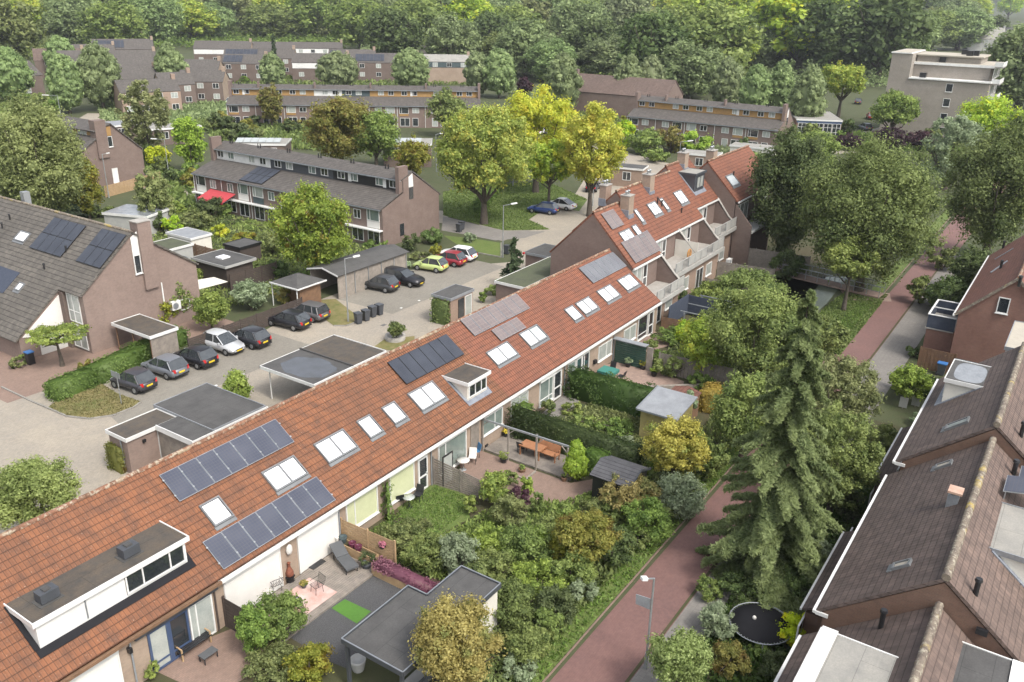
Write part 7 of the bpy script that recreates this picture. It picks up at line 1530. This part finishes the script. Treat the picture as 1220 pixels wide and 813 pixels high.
hedge([(90, 66), (128, 84), (141, 92)], 1.4, 1.4, 'leaf_hedge', 'clipped hedge along the street beyond the green')
# ---------------------------------------------------------------- shrubs of the gardens, each at its place
SH = [
 (330, 735, 38, 30, 'leaf_green', 'green shrub tree in front of the white screens'), (300, 750, 22, 40, 'leaf_green', 'upright bushy shrub beside the black fence'), (368, 790, 36, 26, 'leaf_autumn', 'reddish green shrub at the bottom edge'),
 (325, 790, 40, 22, 'leaf_mid', 'dense green shrub at the bottom edge left of the reddish one'), (55, 800, 34, 18, 'leaf_ochre', 'yellowish shrub poking up in front of the orange eave'), (105, 805, 16, 10, 'leaf_mid', 'small leafy shrub by the white roller screen at the bottom left'), (180, 798, 12, 14, 'leaf_bright', 'bright shrub by the blue garden doors'),
 (452, 597, 10, 20, 'leaf_green', 'slim shrub left of the climbing plant column'), (475, 638, 30, 20, 'leaf_mid', 'feathery green shrub at the fence of the overgrown garden'), (510, 655, 34, 26, 'leaf_mid', 'bamboo like shrub mass above the pink planter'), (545, 660, 28, 30, 'leaf_grey', 'grey green willowy shrub above the pavilion roof'),
 (585, 645, 28, 24, 'leaf_bright', 'dense green shrub in the middle of the overgrown garden'), (610, 612, 26, 24, 'leaf_mid', 'mixed green shrub under the brown patio'), (640, 600, 11, 17, 'leaf_green', 'upright dark shrub on the brown patio'), (628, 580, 10, 16, 'leaf_bright', 'slender light shrub by the brown bowl'), (618, 596, 14, 20, 'leaf_purple', 'purplish shrub in front of the planting bed'),
 (668, 612, 18, 13, 'leaf_mid', 'rounded shrub right of the slender one'), (625, 650, 36, 30, 'leaf_green', 'broad green shrub in the belt along the verge'), (655, 628, 26, 18, 'leaf_mid', 'leafy shrub below the brown patio edge'), (560, 690, 24, 22, 'leaf_green', 'dark shrub right behind the pavilion corner'), (590, 675, 30, 24, 'leaf_mid', 'shrub between the pavilion and the fan palm'),
 (640, 690, 38, 28, 'leaf_bright', 'thick green shrub above the lower verge'), (610, 720, 34, 30, 'leaf_green', 'green shrub right of the pavilion wall'), (660, 720, 30, 28, 'leaf_dark', 'dark shrub beside the lower verge'), (630, 765, 36, 28, 'leaf_mid', 'shrub at the lower right of the ochre tree'), (620, 795, 28, 18, 'leaf_grey', 'greyish shrub at the bottom by the path verge'),
 (680, 680, 34, 26, 'leaf_mid', 'mid green shrub along the upper verge'), (730, 650, 30, 28, 'leaf_dark', 'dark leaved shrub at the verge below the golden shrub tree'), (770, 620, 36, 30, 'leaf_green', 'dense shrub along the verge under the yellow brown tree'), (810, 590, 36, 28, 'leaf_grey', 'grey green shrub beside the upper cycle path'), (845, 545, 26, 28, 'leaf_mid', 'shrub at the path bend beside the spruce'),
 (705, 605, 20, 14, 'leaf_mid', 'low shrub in front of the black shingled shed'), (735, 610, 22, 16, 'leaf_green', 'green shrub between the shed and the golden shrub tree'), (675, 650, 26, 22, 'leaf_autumn', 'rust tinted shrub in the belt'),
 (500, 628, 18, 14, 'leaf_mid', 'small shrub at the front of the overgrown lawn'), (608, 570, 12, 10, 'leaf_mid', 'low plant on the square planting bed'),
 (680, 487, 18, 10, 'leaf_bright', 'yellow flowering plants on the hedge side of the wild garden'), (700, 503, 26, 12, 'leaf_mid', 'tangled herbs in the upper wild garden'), (735, 510, 28, 14, 'leaf_green', 'green herbs in the middle of the wild garden'), (700, 522, 24, 12, 'leaf_bright', 'light green plants along the tall hedge'), (745, 530, 24, 12, 'leaf_grey', 'greyish lavender like plants in the wild garden'), (720, 538, 26, 12, 'leaf_mid', 'plants spilling at the end of the tall hedge'),
 (655, 485, 10, 12, 'leaf_green', 'shrub beside the white lamp of the hedge garden'), (765, 478, 12, 12, 'leaf_bright', 'bright shoots on top of the dark ivy hedge'), (835, 455, 18, 12, 'leaf_green', 'round green shrub before the plank fence'), (800, 435, 22, 16, 'leaf_mid', 'mixed shrub behind the potted plants'), (785, 425, 14, 12, 'leaf_green', 'dark shrub beside the green metal shed'), (822, 485, 10, 22, 'leaf_grey', 'grey slender shrub between the yellow shed and dry hedge'),
 (800, 400, 26, 14, 'leaf_green', 'green shrub at the patio of the far low house'), (825, 395, 24, 18, 'leaf_locust', 'light yellow shrub above the plank fence'), (775, 410, 10, 8, 'leaf_mid', 'small shrub by the far patio'), (850, 385, 24, 22, 'leaf_mid', 'garden shrub beyond the tarpaulin frame'), (840, 345, 14, 12, 'leaf_dark', 'dark shrub beside the white edged frame'), (815, 355, 10, 10, 'leaf_dark', 'ivy like shrub on the fence by the tarpaulin frame'),
 (875, 385, 30, 26, 'leaf_bright', 'bright green tall shrub below the bridge end'), (905, 348, 20, 18, 'leaf_mid', 'shrub beside the foot bridge'), (915, 385, 22, 18, 'leaf_green', 'shrub on the near bank of the ditch'), (985, 400, 26, 26, 'leaf_mid', 'tall shrub between the ditch and the lawn corner'), (940, 315, 24, 20, 'leaf_dark', 'dark shrub over the left end of the bridge'), (800, 330+25, 6, 6, 'leaf_dark', 'tiny dark shrub under the balcony'),
 (1125, 305, 20, 18, 'leaf_mid', 'shrub beside the far cycle path'), (1098, 345, 18, 18, 'leaf_mid', 'shrub at the path side left of the screened terrace'), (1118, 375-20, 18, 12, 'leaf_green', 'rounded shrub on top of the terrace corner'),
 (855, 740, 26, 22, 'leaf_grey', 'blue grey shrub left of the trampoline'), (870, 785, 30, 22, 'leaf_autumn', 'brown tipped hedge bush below the trampoline'), (950, 752, 26, 22, 'leaf_yellow', 'yellow and green bush right of the trampoline'), (940, 690, 34, 26, 'leaf_dark', 'dark shrub under the spruce above the trampoline'), (975, 660, 24, 26, 'leaf_grey', 'silvery shrub by the lean-to roof'), (880, 700, 26, 20, 'leaf_dark', 'dark undergrowth at the foot of the spruce'),
 (925, 795, 30, 18, 'leaf_dark', 'dark bush at the bottom right of the trampoline'), (1010, 600, 22, 20, 'leaf_dark', 'dark bush against the lean-to of the middle brown house'), (1050, 520, 22, 20, 'leaf_mid', 'shrub left of the long white gutter'), (1095, 500, 14, 10, 'leaf_grey', 'low grey bush beside the pale garden boards'), (960, 640, 22, 20, 'leaf_mid', 'leafy bush behind the spruce'),
 (268, 250, 12, 10, 'leaf_green', 'shrub at the left end of the dark row'), (252, 247, 18, 16, 'leaf_dark', 'dark shrub left of the red awning'), (236, 262, 20, 14, 'leaf_mid', 'shrub in the garden below the red awning'), (278, 262, 22, 8, 'leaf_dark', 'shadowy shrub right under the red awning'), (300, 268, 26, 10, 'leaf_mid', 'low hedge like shrub before the dark row'), (205, 268, 14, 13, 'leaf_locust', 'rounded pale green bush left of the white cabins'), (190, 265, 12, 14, 'leaf_dark', 'dark bush left of the pale green one'),
 (262, 275, 12, 10, 'leaf_yellow', 'yellow flowering bush above the small white cabin'), (290, 285, 24, 12, 'leaf_autumn', 'reddish garden shrub before the dark row'), (322, 290, 20, 16, 'leaf_mid', 'garden shrub left of the horse chestnut'), (330, 320, 20, 14, 'leaf_dark', 'dark bush at the foot of the horse chestnut'), (355, 328, 24, 10, 'leaf_green', 'green shrub above the brown hut'), (298, 350, 26, 22, 'leaf_grey', 'grey green round bush behind the slatted fence'), (337, 352, 12, 10, 'leaf_ochre', 'yellow tinged bush right above the slatted fence'),
 (372, 355, 6, 6, 'leaf_mid', 'small bush against the brown wooden hut'), (238, 330, 16, 12, 'leaf_bright', 'bright shrub at the canopy'), (228, 318, 10, 12, 'leaf_mid', 'shrub between the brick gable and the black cabin'), (310, 318, 20, 10, 'leaf_green', 'grassy green bush right of the white rimmed roof'), (448, 290, 18, 9, 'leaf_green', 'green shrub by the garden side of the gable end house'),
 (490, 288, 14, 12, 'leaf_dark', 'dark round shrub against the blank gable wall'), (515, 280, 20, 12, 'leaf_dark', 'dark shrub at the right corner of the blank gable'), (500, 305, 16, 8, 'leaf_mid', 'flower bed shrub behind the lime green car'), (475, 315, 16, 8, 'leaf_grey', 'grey shrub beside the long wooden shed'), (520, 297, 8, 12, 'leaf_autumn', 'sunflower like plant in the gable garden'), (560, 283, 10, 7, 'leaf_grey', 'lavender bush at the tree foot on the lawn'), (485, 376, 14, 6, 'leaf_mid', 'low shrub next to the clipped round bush') if False else (598, 340, 10, 10, 'leaf_green', 'green shrub left of the small dark conifer'),
 (587, 345, 12, 8, 'leaf_mid', 'low shrub right of the small brick shed'), (640, 340-8, 8, 6, 'leaf_dark', 'dark shrub at the mossy garage window'), (575, 353, 6, 8, 'leaf_green', 'ivy bush on the low yard wall by the brick shed'), (230, 523, 7, 8, 'leaf_green', 'spiky plant growing above the wide garage roof'), (100, 425+10, 10, 8, 'leaf_autumn', 'brown shrub at the corner of the left brick house'), (20, 432, 10, 8, 'leaf_mid', 'small shrub at the left house wall'), (30, 425, 8, 6, 'leaf_mid', 'tiny shrub beside the blue lidded bin'),
 (265, 135+10, 22, 14, 'leaf_dark', 'dark shrub mass left of the flat annexe with pale panels'), (300, 140, 26, 12, 'leaf_dark', 'dark evergreen mass before the background row'), (255, 148, 14, 10, 'leaf_mid', 'shrub beside the white roofed garage'), (350, 145, 20, 10, 'leaf_autumn', 'brownish shrub in the gardens of the background row'), (275, 108, 8, 8, 'leaf_ochre', 'small orange tinted tree by the distant cars'), (375, 135, 16, 12, 'leaf_mid', 'shrub left of the autumn tinted tree'),
 (770, 168, 26, 18, 'leaf_mid', 'garden shrub before the yellow paneled row'), (800, 165, 24, 18, 'leaf_autumn', 'olive garden shrub in the middle of the yellow paneled row'), (828, 168, 22, 16, 'leaf_bright', 'bright green garden shrub before the yellow paneled row'), (745, 160, 16, 18, 'leaf_locust', 'light green shrub left of the yellow paneled row'), (885, 175, 10, 12, 'leaf_dark', 'ivy shrub on the fourth yellow paneled house'), (905, 190, 20, 12, 'leaf_green', 'shrub behind the last orange roof'), (780, 185, 22, 12, 'leaf_mid', 'shrub behind the second chimney'),
 (725, 190, 20, 14, 'leaf_mid', 'shrub at the small brick shed with the white door'), (210, 245, 14, 10, 'leaf_bright', 'bright shrub left of the dark row end'), (228, 258, 10, 9, 'leaf_mid', 'hedge shrub in the front garden of the dark row') , (118, 250, 20, 12, 'leaf_green', 'green shrub behind the grey tiled roof'), (150, 255, 10, 7, 'leaf_bright', 'small bright shrub left of the wet flat roof'), (60, 262, 24, 12, 'leaf_mid', 'shrub behind the ridge of the left house'),
 (1090, 420, 14, 8, 'leaf_dark', 'ivy on the brown plank fence'), (740, 690-38, 14, 12, 'leaf_yellow', 'yellow sprig shrub in the belt'),
 (655, 745, 22, 24, 'leaf_green', 'low green shrub on the lower verge edge'), (695, 700, 22, 16, 'leaf_grey', 'grey shrub overhanging the verge'), (760, 640, 20, 16, 'leaf_mid', 'shrub overhanging the middle of the verge'), (790, 610, 20, 16, 'leaf_green', 'green shrub overhanging the upper verge'),
 (560, 600, 12, 12, 'leaf_bright', 'small light shrub below the slatted fence end'), (520, 640, 20, 14, 'leaf_green', 'green shrub left of the willowy one'),
]
for cx, cy, hw, hh, mt, lab in SH:
    shrub_px(cx, cy, hw, hh, mt, lab, shape='round', clear=0.0, nclump=max(9, min(30, int(hw*hh/28))), up=.15)
# spiky fan plant
x, y, _ = G(634, 645, 1.2); me_r = np.random.default_rng(3); C = []; q = MB()
fp = thing('fan_palm', 'spiky light green fan leaved plant in the overgrown belt', 'palm', (x, y, 0))
for i in range(70):
    a = me_r.uniform(0, 6.28); e = me_r.uniform(.15, 1.2); d = np.array([math.cos(a)*math.cos(e), math.sin(a)*math.cos(e), math.sin(e)]); p = np.array([x, y, 1.3]); s = np.cross(d, [0, 0, 1.]); s /= np.linalg.norm(s)
    q.add([p+s*.03, p-s*.03, p+d*.55-s*.035, p+d*1.0+np.array([0, 0, -.12]), p+d*.55+s*.035], [(0, 1, 2, 3, 4)])
q.build('leaves', 'leaf_cypress', fp); MB().tube((x, y, 0), (x, y, 1.3), .09).build('stem', 'bark', fp)
# ---------------------------------------------------------------- wood on the horizon: individual trees copied from a few grown ones
WP = []
for i, (shp, mt, rx, rz, lab) in enumerate((('round', 'leaf_elm', 6.0, 6.5, 'tall green tree of the wood on the horizon'), ('round', 'leaf_mid', 6.5, 6.2, 'soft olive green tree of the wood on the horizon'), ('spread', 'leaf_locust', 6.2, 6.8, 'pale yellow green tree of the wood on the horizon'), ('round', 'leaf_dark', 5.5, 6.0, 'dark green tree of the wood on the horizon'), ('column', 'leaf_elm', 4.6, 8.0, 'tall feathery poplar of the wood on the horizon'), ('loose', 'leaf_birch', 5.5, 6.5, 'airy light tree of the wood on the horizon'))):
    WP.append((plant(300+i*20, 200, 6.6, rx, rz, shp, mt, lab, group='trees of the wood on the horizon', nclump=70 if shp != 'loose' else 90, seed=70+i, leafpx=1.7, maxleaf=.5, clear=2.0), rx))
wr = random.Random(21); used = [False]*len(WP)
WK = {}
def wood(x, y, s, k=None):
    k = wr.choices(range(6), (5, 5, 3, 3, 3, 2))[0] if k is None else k; o, rx = WP[k]
    rz = wr.uniform(0, 6.28); sc = s/rx*wr.uniform(.9, 1.12)
    S = (sc*1.6, sc*1.6, sc*wr.uniform(1.0, 1.5))
    if not used[k]: used[k] = True; o.location = (x, y, 0); o.rotation_euler = (0, 0, rz); o.scale = S; return
    if k not in WK: WK[k] = [c for c in bpy.data.objects if c.parent == o]
    c = o.copy(); COL.objects.link(c); c.location = (x, y, 0); c.rotation_euler = (0, 0, rz); c.scale = S
    for ch in WK[k]: d = ch.copy(); COL.objects.link(d); d.parent = c
def wp(px, py, s, k=None):
    p = G(px, py, 0)
    wood(p[0], p[1], s, k)
# first line of the wood, placed by hand along the far edge of the houses (ground px of the trunk)
for px, py, s, k in ((470, 84, 7, 3), (540, 88, 7, 0), (600, 88, 6, 1), (655, 98, 6, 0), (705, 92, 7, 3), (725, 98, 7, 0), (775, 112, 7, 3), (820, 118, 7, 0), (10, 84, 9, 1), (25, 62, 9, 2), (95, 62, 8, 0), (140, 66, 9, 1), (190, 55, 9, 0), (230, 52, 8, 2), (262, 46, 8, 3), (300, 44, 8, 5), (335, 48, 9, 2), (370, 46, 8, 3), (395, 50, 9, 1), (430, 62, 9, 1), (465, 60, 10, 0), (500, 66, 10, 1), (535, 62, 9, 4), (560, 66, 9, 2), (590, 75, 8, 3), (625, 92, 7, 0), (640, 80, 8, 3), (610, 70, 9, 1), (690, 78, 8, 0), (715, 68, 9, 1), (745, 70, 9, 0), (790, 105, 8, 1), (810, 100, 9, 0), (835, 108, 10, 1), (862, 90, 9, 2), (890, 88, 9, 0), (925, 85, 10, 1), (950, 90, 12, 2), (985, 95, 9, 3), (1015, 88, 8, 0), (1045, 98, 9, 3), (1070, 85, 9, 0), (1110, 60, 9, 1), (1140, 60, 10, 0), (1175, 52, 7, 3), (1212, 130, 7, 0), (1200, 95, 6, 3), (660, 60, 11, 4), (800, 78, 12, 1), (850, 60, 14, 2), (440, 52, 11, 4), (565, 50, 11, 0)): wp(px, py, s, k)
for i, (pl, h_, n_) in enumerate(((((-60, 76), (180, 66), (180, 50), (-60, 56)), 5, 16000), (((180, 60), (430, 60), (430, 40), (180, 40)), 6, 22000), (((430, 74), (640, 92), (640, 60), (430, 52)), 6, 20000), (((640, 100), (780, 112), (780, 70), (640, 60)), 5, 16000), (((780, 116), (900, 112), (900, 74), (780, 70)), 5, 14000), (((900, 100), (1062, 108), (1070, 70), (900, 70)), 5, 16000), (((-60, 56), (600, 50), (1170, 56), (1170, 24), (-60, 24)), 9, 60000))):
    thicket('undergrowth', [G(*q)[:2] for q in pl], n_, h_, .45 if i < 6 else .7, ('leaf_mid', 'leaf_green', 'leaf_elm')[i % 3], 'bushy undergrowth under the trees of the wood', 60+i, 14.0)
# deeper into the wood
for row, (py, n, s0, s1) in enumerate(((62, 22, 7, 9), (50, 30, 8, 10), (40, 34, 8, 11), (31, 34, 9, 12), (22, 32, 10, 13), (13, 28, 11, 15), (4, 26, 13, 18), (-4, 24, 16, 24))):
    for i in range(n):
        px = -20+1270*(i+wr.uniform(.1, .9))/n
        if 1165 < px and py > 25: continue
        if row == 0 and not (540 < px < 1060 or px < 60): continue
        if 860 < px < 915 and py < 10: continue
        wp(px, py+wr.uniform(-3, 3), wr.uniform(s0, s1))
BG = [shrub_px(500+i*9, 118, 10, 9, m, l, group='garden shrubs between the background houses', nclump=14) for i, (m, l) in enumerate((('leaf_green', 'green garden shrub between the background houses'), ('leaf_mid', 'olive garden shrub between the background houses'), ('leaf_dark', 'dark garden shrub between the background houses'), ('leaf_autumn', 'brownish garden shrub between the background houses')))]
GK = [[c for c in bpy.data.objects if c.parent == o] for o in BG]
zones = (((232, 150), (420, 178), 34), ((290, 138), (560, 150), 46), ((120, 108), (290, 130), 26), ((200, 84), (600, 99), 44), ((690, 125), (760, 165), 16), ((760, 158), (930, 176), 26), ((930, 158), (1180, 172), 24), ((150, 180), (235, 232), 16), ((0, 118), (70, 150), 12), ((600, 108), (760, 124), 20))
for (x0, y0), (x1, y1), n in zones:
    for i in range(int(n*.42)):
        px, py = wr.uniform(x0, x1), wr.uniform(y0, y1); k = wr.randrange(4); x, y, _ = G(px, py); s = wr.uniform(.5, 1.15)
        c = BG[k].copy(); COL.objects.link(c); c.location = (x, y, 0); c.rotation_euler = (0, 0, wr.uniform(0, 6)); c.scale = (s, s, s*wr.uniform(.7, 1.1))
        for ch in GK[k]: d = ch.copy(); COL.objects.link(d); d.parent = c
GZ = (((235, 145), (420, 150), (425, 182), (260, 176)), ((285, 134), (600, 134), (600, 152), (300, 150)), ((115, 105), (285, 110), (285, 138), (200, 150), (120, 145)), ((200, 82), (610, 82), (610, 102), (210, 104)), ((690, 120), (770, 160), (740, 175), (690, 150)), ((755, 155), (950, 176), (940, 196), (800, 180)), ((930, 160), (1180, 160), (1180, 182), (940, 180)), ((0, 110), (70, 115), (70, 150), (0, 150)), ((605, 104), (760, 116), (750, 130), (605, 122)), ((170, 196), (228, 210), (236, 250), (180, 250)))
for i, z in enumerate(GZ):
    P = [G(*q)[:2] for q in z]; ar = abs(sum(P[j][0]*P[(j+1) % len(P)][1]-P[(j+1) % len(P)][0]*P[j][1] for j in range(len(P))))/2
    grass_patch('undergrowth', P, int(min(9000, ar*4.5)), 1.1, ('leaf_green', 'leaf_mid', 'leaf_elm')[i % 3], 'mixed low garden greenery between the background houses', 30+i, .38)
for a, b, c_, d_, l, m, sd in ((560, 20, 900, 640, 'weedy grass under the trees of the wood', 'leaf_mid', 50),):
    pass
# grass along the verges
grass_patch('verge_grass', [(5, 14.98), (85, 14.9), (85, 16.3), (5, 16.3)], 9000, .22, 'leaf_hedge', 'uneven grass along the left edge of the red cycle path', 5, .07)
grass_patch('undergrowth', [(10, 15.8), (66, 15.8), (66, 18.3), (10, 18.3)], 15000, .8, 'leaf_green', 'tangled ground cover between the shrubs and the verge', 6, .11)
grass_patch('undergrowth', [(28, 18.3), (50, 18.3), (50, 19.3), (43, 19.4), (38, 21.3), (35.5, 24.3), (28, 25.5)], 14000, .6, 'leaf_mid', 'tangled ground cover in the overgrown gardens', 7, .1)
grass_patch('undergrowth', [(43.8, 19.2), (50.2, 19.2), (50.2, 26.5), (43.8, 27)], 9000, .4, 'leaf_mid', 'low herbs covering the wild hedged garden', 8, .09)
grass_patch('undergrowth', [(58.7, 17), (78.5, 17), (79, 27), (66.5, 26), (58.7, 26)], 12000, .7, 'leaf_green', 'ground cover in the far gardens by the bridge', 9, .12)
grass_patch('undergrowth', [(24, 6.4), (56, 6.6), (56, 9.4), (48, 10.1), (24, 10.3)], 15000, .5, 'leaf_hedge_dark', 'dark ground cover along the back of the footway', 10, .1)
grass_patch('undergrowth', [(46, 63), (70, 63), (70.5, 98), (58, 98), (46, 80)], 16000, .6, 'leaf_mid', 'ground cover in the gardens before the dark row', 11, .14)
grass_patch('lawn_grass', [(27.9, 25.5), (35.1, 25.5), (35.1, 28.7), (27.9, 28.7)], 6000, .12, 'leaf_hedge', 'unmown lawn of the garden with the glass table', 12, .05)

for nm, pts, n, hh, m, l in (('grass_tufts', [(p[0], p[1]) for p in isl], 5000, .1, 'leaf_drygrass', 'dry uneven grass on the kerbed island'), ('grass_tufts', [G(*q)[:2] for q in ((528, 229), (570, 222), (650, 216), (700, 238), (655, 246), (630, 262), (655, 274), (600, 275), (560, 265), (528, 257))], 16000, .14, 'leaf_hedge', 'mown grass of the green under the locust trees'),
    ('grass_tufts', [G(*q)[:2] for q in ((955, 395), (1000, 425), (1058, 352), (1010, 345), (985, 365))], 9000, .14, 'leaf_hedge', 'grass at the path corner below the young tree')):
    grass_patch(nm, pts, n, hh, m, l, 90, .09)
# ---------------------------------------------------------------- camera and light
cam = bpy.data.cameras.new('camera'); co = bpy.data.objects.new('camera', cam); COL.objects.link(co); SC.camera = co
cam.sensor_fit = 'HORIZONTAL'; cam.sensor_width = 36.0; cam.lens = FPX/1220*36.0; cam.clip_end = 6000; cam.clip_start = .5
from mathutils import Matrix
Mx = Matrix(((CM[0][0], -CM[1][0], -CM[2][0]), (CM[0][1], -CM[1][1], -CM[2][1]), (CM[0][2], -CM[1][2], -CM[2][2])))
co.matrix_world = Matrix.Translation((0, 0, CH)) @ Mx.to_4x4()
SUN_AZ, SUN_EL = RAD(-106), RAD(52)
w = bpy.data.worlds.new('World'); SC.world = w; w.use_nodes = True; nt = w.node_tree; bg = nt.nodes['Background']
sky = nt.nodes.new('ShaderNodeTexSky'); sky.sky_type = 'NISHITA'; sky.sun_disc = False; sky.sun_elevation = SUN_EL; sky.sun_rotation = RAD(90)-SUN_AZ; sky.air_density = 1.0; sky.dust_density = 4.0; sky.ozone_density = 1.0
hs = nt.nodes.new('ShaderNodeHueSaturation'); hs.inputs['Saturation'].default_value = .36; nt.links.new(sky.outputs[0], hs.inputs['Color']); nt.links.new(hs.outputs[0], bg.inputs[0]); bg.inputs[1].default_value = .15
sl = bpy.data.lights.new('sun', 'SUN'); sl.energy = 1.25; sl.angle = RAD(12); sl.color = (1.0, .945, .86); so = bpy.data.objects.new('sun', sl); COL.objects.link(so)
so.rotation_euler = Vector((math.cos(SUN_EL)*math.cos(SUN_AZ), math.cos(SUN_EL)*math.sin(SUN_AZ), math.sin(SUN_EL))).to_track_quat('Z', 'Y').to_euler()
so.location = (0, 0, 60)
SC.view_settings.view_transform = 'Standard'; SC.view_settings.look = 'None'; SC.view_settings.gamma = 1; SC.view_settings.use_curve_mapping = False; SC.view_settings.exposure = 1.04
SC.render.engine = 'CYCLES'; c = SC.cycles; c.max_bounces = 7; c.diffuse_bounces = 4; c.glossy_bounces = 2; c.transmission_bounces = 3; c.transparent_max_bounces = 4; c.volume_bounces = 0; c.caustics_reflective = False; c.caustics_refractive = False
c.use_adaptive_sampling = True; c.adaptive_threshold = .02; c.volume_step_rate = 4; c.volume_max_steps = 64
try: c.use_denoising = True
except Exception: pass
